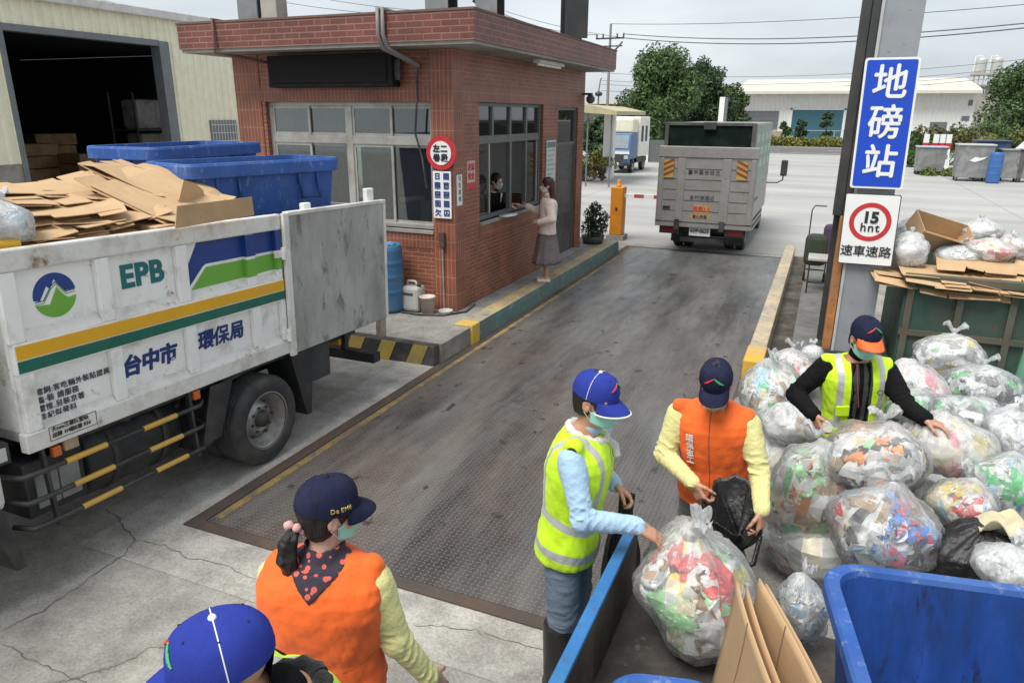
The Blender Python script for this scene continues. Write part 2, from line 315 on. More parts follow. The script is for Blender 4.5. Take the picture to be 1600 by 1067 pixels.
# ------------------------------------------------------------------ weighbridge deck
def checker_steel():
    mt, nt, b = nodes_of('checker_plate'); N = nt.nodes.new; L = nt.links.new
    tc = N('ShaderNodeTexCoord'); P = tc.outputs['Object']
    def mth(op, a, c=None):
        n = N('ShaderNodeMath'); n.operation = op
        for i, k in enumerate((a, c)):
            if k is None: continue
            if isinstance(k, (int, float)): n.inputs[i].default_value = k
            else: L(k, n.inputs[i])
        return n.outputs[0]
    sp = N('ShaderNodeSeparateXYZ'); L(P, sp.inputs[0])
    S = 1/.036
    a, c = mth('MULTIPLY', sp.outputs[0], S), mth('MULTIPLY', sp.outputs[1], S)
    fx, fy = mth('SUBTRACT', mth('FRACT', a), .5), mth('SUBTRACT', mth('FRACT', c), .5)
    par = mth('SUBTRACT', mth('MULTIPLY', mth('MODULO', mth('ADD', mth('ADD', mth('FLOOR', a), mth('FLOOR', c)), 1000.0), 2.0), 2.0), 1.0)
    al, ac = mth('ADD', fx, mth('MULTIPLY', par, fy)), mth('SUBTRACT', fx, mth('MULTIPLY', par, fy))
    e = mth('ADD', mth('POWER', mth('DIVIDE', mth('ABSOLUTE', al), .62), 2.0), mth('POWER', mth('DIVIDE', mth('ABSOLUTE', ac), .22), 2.0))
    mr = N('ShaderNodeMapRange'); mr.interpolation_type = 'SMOOTHSTEP'; mr.inputs[1].default_value = 1.3; mr.inputs[2].default_value = .5; L(e, mr.inputs[0]); loz = mr.outputs[0]
    def noise(s, sc=(1, 1, 1), d=8, r=.65):
        m = N('ShaderNodeMapping'); m.inputs['Scale'].default_value = sc; L(P, m.inputs[0])
        n = N('ShaderNodeTexNoise'); n.inputs['Scale'].default_value = s; n.inputs['Detail'].default_value = d; n.inputs['Roughness'].default_value = r; L(m.outputs[0], n.inputs['Vector']); return n.outputs[0]
    def ramp(src, *st):
        r = N('ShaderNodeValToRGB'); el = r.color_ramp.elements
        while len(el) < len(st): el.new(.5)
        for k, (p, cc) in enumerate(st): el[k].position = p; el[k].color = (*cc, 1)
        L(src, r.inputs[0]); return r.outputs[0]
    def mixc(f, a, c, mode='MIX'):
        x = N('ShaderNodeMix'); x.data_type = 'RGBA'; x.blend_type = mode
        for i, k in ((0, f), (6, a), (7, c)):
            if isinstance(k, tuple): x.inputs[i].default_value = (*k, 1)
            elif isinstance(k, float): x.inputs[i].default_value = k
            else: L(k, x.inputs[i])
        return x.outputs[2]
    # worn steel, rust in the near half, dusty tyre lanes
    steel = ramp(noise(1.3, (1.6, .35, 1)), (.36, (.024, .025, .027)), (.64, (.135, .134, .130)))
    far_sheen = N('ShaderNodeMapRange'); far_sheen.inputs[1].default_value = 7.5; far_sheen.inputs[2].default_value = 14.0; far_sheen.inputs[4].default_value = .55; L(sp.outputs[1], far_sheen.inputs[0]); steel = mixc(far_sheen.outputs[0], steel, (.20, .20, .198))  # sheen on the far half put into the colour as paler steel
    rustc = ramp(noise(5), (.3, (.078, .055, .044)), (.7, (.165, .112, .085)))
    ymask = N('ShaderNodeMapRange'); ymask.inputs[1].default_value = 8.5; ymask.inputs[2].default_value = 3.8; L(sp.outputs[1], ymask.inputs[0])
    rm = mth('MULTIPLY', ramp(noise(.9, (1.2, .6, 1)), (.38, (0, 0, 0)), (.58, (1, 1, 1))), ymask.outputs[0])
    c0 = mixc(mth('MULTIPLY', rm, .6), steel, rustc)
    dust = ramp(noise(1.1, (1.5, .25, 1), 9, .7), (.50, (0, 0, 0)), (.70, (.58, .58, .58)))
    c0 = mixc(dust, c0, (.225, .215, .20))
    c0 = mixc(mth('MULTIPLY', loz, mth('MULTIPLY', ymask.outputs[0], .38)), c0, (.27, .25, .235))
    stain = ramp(noise(4.5, (1, .7, 1), 5, .55), (.635, (0, 0, 0)), (.69, (.85, .85, .85)))
    c0 = mixc(stain, c0, (.028, .022, .02))
    scr = ramp(noise(6, (5, .22, 1), 4, .6), (.70, (0, 0, 0)), (.75, (.5, .5, .5)))
    c0 = mixc(scr, c0, (.3, .29, .27))
    L(c0, b.inputs['Base Color']); b.inputs['Metallic'].default_value = .15
    L(ramp(noise(2.2, (1.5, .4, 1)), (.3, (.22,)*3), (.7, (.52,)*3)), b.inputs['Roughness'])
    bp = N('ShaderNodeBump'); bp.inputs['Strength'].default_value = .7; bp.inputs['Distance'].default_value = .004; L(mth('MULTIPLY', loz, ymask.outputs[0]), bp.inputs['Height']); L(bp.outputs[0], b.inputs['Normal'])
    return mt
M_deck = checker_steel()
M_rustframe = pm('rusty_frame_steel', (.085, .068, .058), .7, .3, dirt=(.14, .085, .06), da=.5, bump=.3)
M_yelline = pm('worn_yellow_line', (.34, .22, .05), .7, dirt=(.12, .10, .075), da=.85, ds=3.5, dirt2=(.12, .1, .09), da2=.6)
M_yel = pm('kerb_yellow_paint', (.62, .40, .035), .65, var=.15, dirt=(.33, .27, .19), da=.55, ds=2, dirt2=(.2, .16, .12), da2=.45, ds2=9, bump=.2)
M_yelworn = pm('kerb_worn_yellow', (.44, .33, .15), .7, var=.2, dirt=(.27, .24, .19), da=.7, ds=2.5, dirt2=(.14, .12, .1), da2=.45, ds2=8, bump=.2)
M_teal = pm('kerb_teal_paint', (.09, .22, .20), .7, dirt=(.12, .14, .13), da=.7, dirt2=(.26, .255, .24), da2=.45, ds2=7)
M_yelpale = pm('faded_kerb_yellow', (.54, .42, .25), .7, var=.2, dirt=(.33, .30, .25), da=.85, dirt2=(.18, .15, .12), da2=.5, bump=.2)
M_blackp = pm('black_paint', (.03, .03, .03), .6, dirt=(.13, .12, .11), da=.5)
wb = thing('weighbridge_deck', 'long steel checker plate weighbridge deck lying between two kerbs', 'weighbridge', (-2.25, 3.27, 0))
DX0, DX1, DY0, DY1 = -3.9, -.58, 3.27, 15.9
seams = [DY0+.08, 6.25, 8.55, 11.2, 13.6, DY1-.06]
for i in range(len(seams)-1):
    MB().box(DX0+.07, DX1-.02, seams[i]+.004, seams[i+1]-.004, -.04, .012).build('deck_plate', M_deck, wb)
fr = MB().box(DX0-.05, DX1+.03, DY0-.02, DY0+.075, -.05, .016).box(DX0-.05, DX0+.062, DY0+.075, DY1, -.05, .014).box(DX1-.018, DX1+.03, DY0+.075, DY1, -.05, .014).box(DX0-.05, DX1+.03, DY1-.055, DY1+.03, -.05, .015)
fr.build('edge_frame', M_rustframe, wb)
M_joint = pm('worn_bright_joint', (.24, .23, .215), .45, .4, dirt=(.08, .07, .06), da=.6, ds=5)
for y in seams[1:-1]: MB().box(DX0+.08, DX1-.03, y-.004, y+.004, -.03, .0128).build('joint_strip', M_joint, wb)
M_bolt = pm('deck_bolt', (.05, .045, .04), .6)
for y in (4.0, 6.05, 6.45, 8.35, 8.75, 11.0, 11.4):
    for x in (-3.6, -2.24, -.85): MB().lathe([(0, .0), (.028, .0), (.028, .004), (.012, .005), (0, .002)], (x, y, .012), 10).build('deck_bolt', M_bolt, wb)
MB().box(DX0+.085, DX0+.15, DY0+.14, DY1-.1, .0125, .0155).build('painted_line', M_yelline, wb)

# ------------------------------------------------------------------ raised platform with kerbs
PZ = .25
tag(MB().box(-12, -4.155, 7.12, 15.3, -.05, PZ-.006).build('platform', M_pave), kind='structure')
tag(MB().box(-4.155, -3.93, 7.12, 7.88, -.05, PZ-.008).build('pavement', M_pave), kind='structure')
kl = thing('painted_kerb', 'long raised kerb with worn yellow top and teal side beside the brick booth', 'kerb', (-4.03, 7.9, 0))
mb = MB().box(-4.15, -3.91, 7.9, 15.05, -.02, PZ+.012)
o = mb.build('kerb_stone', [M_yelworn, M_teal], kl, bev=.012); MB().box(-4.158, -3.9, 7.89, 8.12, -.02, PZ+.02).build('kerb_end', M_yel, kl, bev=.015)
for p in o.data.polygons:
    if p.normal.x > .5: p.material_index = 1
MB().box(-3.912, -3.902, 8.125, 15.05, 0.0, PZ-.045).build('teal_band', M_teal, kl)
kr = thing('painted_kerb', 'narrow raised kerb with faded yellow top beside the drain channel', 'kerb', (-.45, 8.0, 0))
MB().box(-.575, -.38, 8.0, 16.2, -.02, .24).build('kerb_stone', [M_yelpale], kr, bev=.015)
MB().box(-.585, -.37, 7.985, 8.6, -.02, .252).build('kerb_end', [pm('bright_kerb_yellow', (.68, .38, .02), .6, dirt=(.4, .3, .18), da=.5)], kr, bev=.015)
# hazard-striped ramp face at the front of the platform
hz = thing('hazard_kerb', 'low kerb block striped yellow and black in front of the booth platform', 'kerb', (-4.3, 7.1, 0))
MB().box(-6.2, -3.96, 6.98, 7.11, -.02, PZ-.002).build('kerb_block', M_blackp, hz, bev=.01)
M_yelst = pm('hazard_yellow', (.46, .33, .06), .7, var=.15, dirt=(.22, .17, .09), da=.6, ds=4)
for k in range(5):
    x = -6.1+k*.44; MB().prism([(0, .005), (.20, .005), (.31, PZ-.004), (.11, PZ-.004)], (x, 6.975, 0), (1, 0, 0), (0, 0, 1), (0, .004, 0)).build('yellow_stripe', M_yelst, hz)
# drain channel + walkway on the far side of the deck
tag(MB().box(-.375, -.12, 6.5, 16.2, -.01, .006).build('drain_channel', pm('channel_mud', (.045, .04, .033), .9, dirt=(.15, .13, .1), da=.5, bump=.5, bs=30)), kind='structure')
tag(MB().box(-.12, .9, 6.5, 16.0, -.02, .13).build('walkway', M_walk, bev=.01), kind='structure')

# ------------------------------------------------------------------ brick weighing booth
M_br_h = brick('brick_tile_running', (.30, .098, .052), (.235, .075, .044), (.36, .215, .15), bw=.205, rh=.057, ms=.006)
M_br_v = brick('brick_tile_upright', (.30, .096, .053), (.25, .08, .046), (.37, .22, .155), bw=.06, rh=.24, off=0, ms=.006)
M_br_f = brick('brick_tile_parapet', (.20, .06, .043), (.155, .048, .038), (.27, .16, .125), bw=.24, rh=.072)
M_alu = pm('aluminium_frame', (.42, .41, .38), .45, .3, dirt=(.25, .22, .18), da=.35)
M_alud = pm('dark_frame', (.13, .14, .135), .5, .2)
M_glass = glass('booth_glass', tint=(.6, .65, .62), gl=.10, op=.14)
M_glassc = glass('clear_glass', (.8, .84, .84), .06, .12)
M_conc = pm('plain_concrete', (.30, .285, .26), .85, dirt=(.16, .14, .12), da=.4, bump=.2)
M_dark = pm('dark_interior', (.05, .05, .05), .8)
M_inw = pm('booth_plaster', (.32, .32, .30), .8, dirt=(.2, .19, .17), da=.3)
HX0, HX1, HY0, HY1, HZ = -7.95, -4.45, 8.5, 14.0, 3.62
hut = thing('weighing_booth', 'red brick tiled weighing booth with flat overhanging roof and wide windows', 'booth', (-6.2, 11.2, PZ))
T = .18   # wall thickness
def wall_x(x0, x1, y, holes, name, rows):   # wall in the XZ plane, front face at y; holes: (x0,x1,z0,z1)
    mb = MB(); xs = sorted({x0, x1, *[h[0] for h in holes], *[h[1] for h in holes]}); zs = sorted({PZ, HZ, *[h[2] for h in holes], *[h[3] for h in holes]})
    for a, b_ in zip(xs, xs[1:]):
        for c, d in zip(zs, zs[1:]):
            if any(h[0] <= a and b_ <= h[1] and h[2] <= c and d <= h[3] for h in holes): continue
            mb.box(a, b_, y, y+T, c, d)
    return mb.build(name, rows, hut, uv=True)
def wall_y(y0, y1, x, holes, name, rows):   # wall in the YZ plane, outer face at x (towards +X)
    mb = MB(); ys = sorted({y0, y1, *[h[0] for h in holes], *[h[1] for h in holes]}); zs = sorted({PZ, HZ, *[h[2] for h in holes], *[h[3] for h in holes]})
    for a, b_ in zip(ys, ys[1:]):
        for c, d in zip(zs, zs[1:]):
            if any(h[0] <= a and b_ <= h[1] and h[2] <= c and d <= h[3] for h in holes): continue
            mb.box(x-T, x, a, b_, c, d)
    return mb.build(name, rows, hut, uv=True)
FW = (-7.45, -4.76, 1.34, 2.99)           # front window
SW = (9.27, 11.76, 1.37, 3.0)             # side window
SD = (12.5, 13.62, PZ, 2.97)              # side door
BW = (9.3, 12.4, 1.3, 2.5)                # window in the wall behind
wall_x(HX0, HX1, HY0, [FW], 'wall', M_br_h)
wall_y(HY0+T, HY1, HX1, [SW, SD], 'wall', M_br_h)
wall_y(HY0+T, HY1, HX0+T, [BW], 'wall', M_br_h)
wall_x(HX0+T, HX1-T, HY1-T, [], 'wall', M_br_h)
MB().box(HX0+T, HX1-T, HY0+T, HY1-T, PZ-.004, PZ+.01).build('floor', M_pave, hut)
MB().box(HX0+T+.002, HX1-T-.002, HY0+T+.002, HY1-T-.002, HZ-.45, HZ-.40).build('ceiling', M_inw, hut)
# upright-tile corner pier, left pier, window surrounds
MB().box(-4.76, HX1+.012, HY0-.012, HY0+.28, PZ, HZ-.001).build('corner_pier', M_br_v, hut, uv=True)
MB().box(HX0-.012, FW[0]-.06, HY0-.012, HY0+.25, PZ, HZ-.001).build('corner_pier', M_br_v, hut, uv=True)
sr = MB().box(FW[0]-.06, FW[1], HY0-.008, HY0+.05, FW[3], FW[3]+.19).box(FW[0]-.06, FW[1], HY0-.008, HY0+.05, FW[2]-.25, FW[2]-.05)
sr.box(HX1-.05, HX1+.008, HY0+.285, SD[1], SW[3], SW[3]+.19).box(HX1-.05, HX1+.008, SW[0], SW[1], SW[2]-.24, SW[2]-.05)
sr.build('tile_course', M_br_v, hut, uv=True)
sl = MB().box(FW[0]-.06, FW[1], HY0-.03, HY0+.1, FW[2]-.05, FW[2]).box(HX1-.1, HX1+.03, SW[0], SW[1], SW[2]-.05, SW[2])
sl.build('sill', M_conc, hut, bev=.004)
# roof slab with tiled parapet
MB().box(-8.4, -3.92, 8.02, 14.13, HZ, HZ+.045).build('soffit', M_conc, hut)
MB().box(-8.42, -3.9, 8.0, 14.15, HZ+.04, HZ+.36).build('parapet', M_br_f, hut, uv=True)
MB().box(-8.43, -3.89, 7.99, 14.16, HZ+.36, HZ+.385).build('coping', pm('parapet_top', (.16, .08, .065), .7, dirt=(.1, .09, .08), da=.5), hut)
# windows
def window_front(x0, x1, z0, z1, y):
    w = .05; zt = 2.50
    f = MB().box(x0, x1, y, y+.07, z0, z0+.06).box(x0, x1, y, y+.07, z1-.05, z1).box(x0, x0+w, y, y+.07, z0+.06, z1-.05).box(x1-w, x1, y, y+.07, z0+.06, z1-.05)
    xm = -6.09; f.box(xm-.05, xm+.05, y-.004, y+.066, z0+.06, z1-.05).box(x0+w, xm-.05, y-.002, y+.068, zt-.06, zt+.05).box(xm+.05, x1-w, y-.002, y+.068, zt-.06, zt+.05)
    fr_ = f.build('window', M_alu, hut, bev=.004)
    for a, b_ in ((x0+w, xm-.05), (xm+.05, x1-w)):
        mid = (a+b_)/2
        for c, d in ((z0+.06, zt-.06), (zt+.05, z1-.05)):
            for q, (e, g) in enumerate(((a, mid+.02), (mid-.02, b_))):
                yy = y+.012+q*.024
                MB().box(e, e+.035, yy, yy+.02, c, d).box(g-.035, g, yy, yy+.02, c, d).box(e+.035, g-.035, yy, yy+.02, c, c+.035).box(e+.035, g-.035, yy, yy+.02, d-.035, d).build('sash', M_alu, fr_)
                MB().box(e+.035, g-.035, yy+.007, yy+.012, c+.035, d-.035).build('pane', M_glass, fr_)
window_front(FW[0], FW[1], FW[2], FW[3], HY0+.07)
def window_side(y0, y1, z0, z1, x):
    w = .05; zt = 2.50; xo = x-.07
    f = MB().box(xo, x, y0, y1, z0, z0+.06).box(xo, x, y0, y1, z1-.05, z1).box(xo, x, y0, y0+w, z0+.06, z1-.05).box(xo, x, y1-w, y1, z0+.06, z1-.05)
    f.box(xo-.002, x+.002, y0+w, y1-w, zt-.06, zt+.05)
    ym = [y0+w, 9.85, 10.5, 11.15, y1-w]
    for k in ym[1:-1]: f.box(xo, x-.002, k-.03, k+.03, zt+.05, z1-.05)
    f.box(xo, x-.002, 10.47, 10.55, z0+.06, zt-.06).box(xo, x-.002, 11.12, 11.18, z0+.06, zt-.06)
    fr_ = f.build('window', M_alud, hut, bev=.004)
    for a, b_ in zip(ym, ym[1:]): MB().box(x-.04, x-.034, a, b_, zt+.05, z1-.05).build('pane', M_glass, fr_)
    for a, b_ in ((y0+w, 9.8), (11.15, y1-w)):   # the pane between stands slid open
        MB().box(x-.05, x-.03, a, a+.03, z0+.06, zt-.06).box(x-.05, x-.03, b_-.04, b_, z0+.06, zt-.06).build('sash', M_alu, fr_)
        MB().box(x-.043, x-.037, a+.03, b_-.04, z0+.06, zt-.06).build('pane', M_glassc, fr_)
window_side(SW[0], SW[1], SW[2], SW[3], HX1-.05)
dr = MB().box(HX1-.1, HX1-.06, SD[0]+.05, SD[1]-.05, PZ+.03, 2.3).build('door', pm('door_aluminium', (.10, .105, .10), .45, .2), hut, bev=.004)
MB().box(HX1-.06, HX1-.052, SD[0]+.16, SD[1]-.16, PZ+.25, 1.05).box(HX1-.06, HX1-.052, SD[0]+.16, SD[1]-.16, 1.2, 2.2).build('panel', pm('door_panel', (.065, .07, .07), .3), dr)
MB().tube([(HX1-.06, SD[0]+.12, 1.2), (HX1-.02, SD[0]+.12, 1.2)], .022, 10).build('handle', M_alu, dr)
MB().box(HX1-.11, HX1-.04, SD[0], SD[0]+.05, PZ, 2.97).box(HX1-.11, HX1-.04, SD[1]-.05, SD[1], PZ, 2.97).box(HX1-.11, HX1-.04, SD[0]+.05, SD[1]-.05, 2.3, 2.36).box(HX1-.11, HX1-.04, SD[0]+.05, SD[1]-.05, 2.92, 2.97).build('door_frame', M_alud, hut)
MB().box(HX1-.08, HX1-.074, SD[0]+.05, SD[1]-.05, 2.36, 2.92).build('transom_pane', M_glass, hut)
MB().box(HX1-.05, HX1+.1, SD[0]-.03, SD[1]+.03, PZ-.003, PZ+.05).build('door_step', M_conc, hut, bev=.005)
# back window bars
bx = HX0+.05
f = MB().box(bx, bx+.06, BW[0], BW[1], BW[2], BW[2]+.05).box(bx, bx+.06, BW[0], BW[1], BW[3]-.05, BW[3])
for k in range(6): y = BW[0]+(BW[1]-BW[0]-.05)*k/5; f.box(bx, bx+.06, y, y+.05, BW[2]+.05, BW[3]-.05)
f.build('window', M_alud, hut)
# dark roller blind band seen through the upper lights
# electrics on the parapet
M_grey = pm('conduit_grey', (.2, .19, .18), .6)
c1 = thing('roof_cable', 'pair of thick grey cables bent over the parapet and hanging down the booth wall', 'cable', (-5.2, 8.0, 4))
for dx in (0, .07):
    pts = [(-5.15+dx, 8.4, 4.012), (-5.15+dx, 7.95, 4.03), (-5.16+dx, 7.96, 3.75), (-5.13+dx, 8.0, 3.60), (-5.0+dx*.6, 8.25, 3.5), (-4.93+dx*.4, 8.46, 3.42)]
    MB().tube(pts, .026, 8).build('conduit', M_grey, c1)
MB().tube([(-4.93, 8.46, 3.42), (-4.95, 8.47, 3.0), (-4.99, 8.47, 2.6), (-4.9, 8.475, 2.3), (-4.84, 8.47, 1.9)], .014, 6).build('wire', M_blackp, c1)
c2 = thing('roof_cable', 'thin rust brown pipe bent over the far end of the booth parapet', 'cable', (-7.55, 8.0, 4))
MB().tube([(-7.75, 8.5, 4.012), (-7.75, 7.97, 4.02), (-7.74, 7.965, 3.6), (-7.5, 8.2, 3.56), (-7.3, 8.47, 3.5)], .02, 8).build('conduit', pm('rusty_pipe', (.12, .06, .05), .7), c2)
# LED board
led = thing('display_board', 'black dot matrix display board mounted above the booth front window', 'display board', (-6.2, 8.4, 3.15))
MB().box(-7.18, -5.2, 8.30, 8.495, 3.17, 3.575).build('housing', pm('board_black', (.012, .012, .013), .7, spec=.15, dirt=(.03, .03, .03), da=.2), led, bev=.012)
MB().box(-7.10, -5.28, 8.285, 8.297, 3.23, 3.52).build('screen', pm('board_screen', (.013, .011, .012), .7, spec=.15, var=.3, vs=90), led)
MB().box(-5.2, -5.12, 8.36, 8.40, 3.25, 3.5).build('bracket', M_blackp, led)
lt = thing('tube_light', 'white batten tube light under the booth roof overhang', 'light', (-4.15, 10.9, 3.55))
MB().box(-4.19, -4.08, 10.6, 11.7, 3.575, 3.618).build('housing', pm('lamp_white', (.7, .7, .68), .4), lt)
MB().tube([(-4.135, 10.65, 3.558), (-4.135, 11.65, 3.558)], .02, 8).build('lamp_tube', pm('tube_white', (.8, .8, .78), .3), lt)
cc = thing('security_camera', 'small black security camera on the far corner of the booth wall', 'camera', (-4.4, 14.0, 3.05))
MB().lathe([(.0, 0), (.05, 0), (.085, -.05), (.08, -.11), (.04, -.15), (0, -.155)], (-4.31, 13.92, 3.2), 14).build('dome', M_blackp, cc)
MB().box(-4.45, -4.28, 13.88, 13.96, 3.2, 3.24).build('bracket', M_blackp, cc)
# signs on the corner pier
M_red = pm('sign_red', (.50, .03, .035), .4); M_white = pm('sign_white', (.78, .79, .78), .4, var=.04); M_ink = pm('ink_black', (.02, .02, .025), .5); M_navy = pm('ink_navy', (.03, .06, .20), .5)
X1, Zv, Yn = Vector((1, 0, 0)), Vector((0, 0, 1)), Vector((0, 1, 0))
RXm = Matrix.Rotation(pi/2, 3, 'X')
rs = thing('round_sign', 'round red rimmed white sign with black characters on the brick corner pier', 'sign', (-4.59, 8.43, 2.3))
cx, cz, yy = -4.6, 2.36, 8.44
MB().lathe([(0, 0), (.215, 0), (.215, .03), (0, .03)], (cx, yy+.03, cz), 40, M=RXm, smooth=False).build('disc', M_red, rs)
MB().lathe([(0, 0), (.15, 0), (.15, .008), (0, .008)], (cx, yy+.0, cz), 40, M=RXm, smooth=False).build('face', M_white, rs)
for s, x, z in (('左', -.06, .05), ('二', .05, .05), ('卷', -.06, -.065), ('段', .055, -.065)): text(s, .10, (cx+x, yy-.009, cz+z), X1, Zv, M_ink, 'lettering', rs, off=.003)
ps = thing('notice_board', 'tall white board with two columns of dark characters under the round sign', 'sign', (-4.6, 8.45, 1.5))
MB().box(-4.735, -4.47, 8.45, 8.475, 1.52, 2.13).build('board', M_white, ps, bev=.003)
for i, col in enumerate(('日圈園囡欠', '閣茵園圓囚')):
    for k, s in enumerate(col): text(s, .092, (-4.665+i*.13, 8.449, 2.06-k*.118), X1, Zv, M_navy, 'lettering', ps, off=.002)
ns = thing('small_notice', 'narrow white notice strip pasted on the brick corner pier', 'notice', (-4.44, 8.62, 1.6))
MB().box(-4.437, -4.43, 8.55, 8.70, 1.68, 2.08).build('paper', M_white, ns)
for k, s in enumerate('公告事項'): text(s, .075, (-4.43, 8.625, 2.03-k*.09), Yn, Zv, pm('ink_grey', (.2, .2, .22)), 'lettering', ns)
qs = thing('small_notice', 'pink and red notice sheet pasted beside the booth side window', 'notice', (-4.44, 9.0, 1.9))
MB().box(-4.449, -4.444, 8.88, 9.12, 1.86, 2.24).build('paper', pm('pink_paper', (.62, .42, .40), .6), qs)
MB().box(-4.4435, -4.442, 8.88, 9.12, 1.86, 1.95).build('red_band', M_red, qs)
for k, s in enumerate(('注意', '安全')): text(s, .1, (-4.444, 9.0, 2.15-k*.12), Yn, Zv, M_red, 'lettering', qs, off=.002)
bs = thing('price_list', 'white printed price list hanging beside the booth door', 'notice', (-4.44, 12.1, 1.7))
MB().box(-4.444, -4.43, 11.9, 12.36, 1.55, 2.42).build('board', pm('paper_green_white', (.55, .60, .57), .5), bs)
MB().box(-4.43, -4.428, 11.92, 12.34, 2.3, 2.39).build('header', pm('header_green', (.12, .22, .2), .5), bs)
ln = MB()
for k in range(8): ln.box(-4.43, -4.428, 11.95, 12.3-.05*(k % 3), 2.24-k*.08, 2.255-k*.08)
ln.build('print_line', pm('print_grey', (.25, .28, .28)), bs)
wp = thing('paper_sheet', 'pale paper sheet standing inside the booth front window', 'paper', (-4.95, 8.66, 1.4))
MB().box(-5.06, -4.84, 8.66, 8.665, 1.4, 1.72).build('sheet', pm('pale_paper', (.75, .8, .8), .5), wp)
wt = thing('wall_tap', 'small rusty tap and pipe on the brick corner pier', 'tap', (-4.62, 8.45, 1.2))
MB().tube([(-4.62, 8.48, PZ), (-4.62, 8.46, 1.15)], .012, 6).build('pipe', M_conc, wt); MB().box(-4.66, -4.58, 8.43, 8.48, 1.13, 1.34).build('tap_body', pm('tap_dark', (.08, .05, .045), .5), wt, bev=.01)
# furniture inside
dk = thing('office_desk', 'grey office desk inside the booth behind the front window', 'desk', (-5.6, 9.2, PZ))
MB().box(-7.4, -4.75, 8.95, 9.6, .98, 1.02).build('desk_top', M_conc, dk)
for x in (-7.35, -4.85): MB().box(x, x+.05, 9.0, 9.55, PZ+.01, .98).build('leg', M_alud, dk)
ch = thing('office_chair', 'dark office chair at the desk inside the booth', 'chair', (-5.55, 9.9, PZ))
MB().box(-5.75, -5.35, 9.95, 10.03, 1.2, 1.85).build('backrest', M_dark, ch, bev=.03); MB().box(-5.8, -5.3, 9.65, 10.0, .7, .78).build('seat', M_dark, ch, bev=.03)
MB().tube([(-5.55, 9.8, PZ+.01), (-5.55, 9.8, .7)], .04, 8).build('stem', M_dark, ch)
mn = thing('computer_monitor', 'black computer monitor on the desk inside the booth', 'monitor', (-6.6, 9.3, 1.02))
MB().box(-6.85, -6.35, 9.3, 9.34, 1.15, 1.5).build('screen', M_blackp, mn, bev=.01); MB().box(-6.65, -6.55, 9.28, 9.38, 1.02, 1.15).build('stand', M_blackp, mn)
fcb = thing('filing_cabinet', 'pale filing cabinet against the wall inside the booth', 'cabinet', (-7.3, 12.0, PZ))
MB().box(-7.72, -7.2, 11.2, 13.0, PZ+.01, 1.25).build('cabinet_case', pm('cabinet_pale', (.5, .5, .46), .5), fcb, bev=.01)
for k in range(3): MB().box(-7.2, -7.185, 11.25+k*.58, 11.8+k*.58, PZ+.1, 1.2).build('drawer_front', M_alu, fcb)
wbd = thing('white_board', 'white planning board on the rear wall inside the booth', 'board', (-6.2, 13.8, 1.6))
MB().box(-7.0, -5.4, 13.78, 13.815, 1.3, 2.3).build('board', M_white, wbd); MB().box(-7.05, -5.35, 13.77, 13.779, 2.3, 2.34).build('rail', M_alu, wbd)
blm = pm('blind_fabric', (.52, .53, .47), .9)
for k, (a, b_, z) in enumerate(((-7.38, -6.78, 1.6), (-6.74, -6.15, 1.42), (-6.02, -5.42, 1.5))):
    bl = thing('window_blind', ['pale pleated blind behind the booth front pane farthest from the corner pier', 'pale pleated blind behind the second booth front pane from the far pier', 'pale pleated blind behind the booth front pane next to the clear one'][k], 'blind', (a, 8.75, 2.5))
    P = [[(x, 8.72+.02*(i % 2), 2.9), (x, 8.72+.02*(i % 2), z)] for i, x in enumerate(np.linspace(a, b_, 16))]; MB().grid(P, smooth=False).build('fabric', blm, bl, solid=.003)
pp = thing('paper_stack', 'pile of papers on the desk inside the booth', 'papers', (-5.15, 9.2, 1.02))
st = MB()
for k in range(6): st.obox((-5.15+random.uniform(-.02, .02), 9.2, 1.03+k*.02), (.3, .22, .018), Matrix.Rotation(random.uniform(-.2, .2), 3, 'Z'))
st.build('sheets', M_inw, pp)
tr = thing('counter_tray', 'white tray on the sill of the booth side window', 'tray', (-4.4, 10.1, 1.37))
MB().lathe([(0, 0), (.16, 0), (.17, .012), (0, .012)], (-4.38, 10.13, 1.371), 24, sx=.75, sy=1.4).build('plate', M_white, tr)
# posts standing on the roof
M_steel = pm('dark_steel', (.05, .055, .055), .5, .3, dirt=(.10, .08, .06), da=.3)
M_steelg = pm('grey_steel', (.22, .24, .245), .45, .2, dirt=(.16, .13, .1), da=.3)
def hcol(name, label, x, y, z0, z1, w, d, rz=0, mats=(None, None)):
    t = thing(name, label, 'column', (x, y, z0), rz, 'dark steel canopy columns on the booth roof')
    MB().box(-w/2, w/2, -d/2, -d/2+.025, 0, z1-z0).build('flange', mats[0] or M_steelg, t, local=True)
    MB().box(-w/2, w/2, d/2-.025, d/2, 0, z1-z0).build('flange', mats[1] or M_steel, t, local=True)
    MB().box(-.02, .02, -d/2+.025, d/2-.025, 0, z1-z0).build('web', M_steel, t, local=True)
    return t
hcol('steel_column', 'dark steel column on the booth roof carrying a grey switch box', at(398, 5, Y=9.2).x, 9.2, 4.0, 8, .3, .5, .25, (M_steelg, M_steel))
hcol('steel_column', 'dark steel column rising from the middle of the booth roof behind the cables', at(690, 5, Y=9.6).x, 9.6, 4.0, 8, .32, .5, .2)
hcol('steel_column', 'dark steel column with a diagonal brace beside it on the booth roof', at(766, 8, Y=9.9).x, 9.9, 4.0, 8, .3, .5, .2)
hcol('steel_column', 'broad black steel column on the booth roof nearest the far corner', at(897, 30, Y=11.9).x, 11.9, 4.0, 8, .36, .5, .5, (M_steel, M_steel))
sb = thing('switch_box', 'grey electrical switch box fixed to the roof column with hanging wires', 'switch box', (-7.0, 9.0, 4.2))
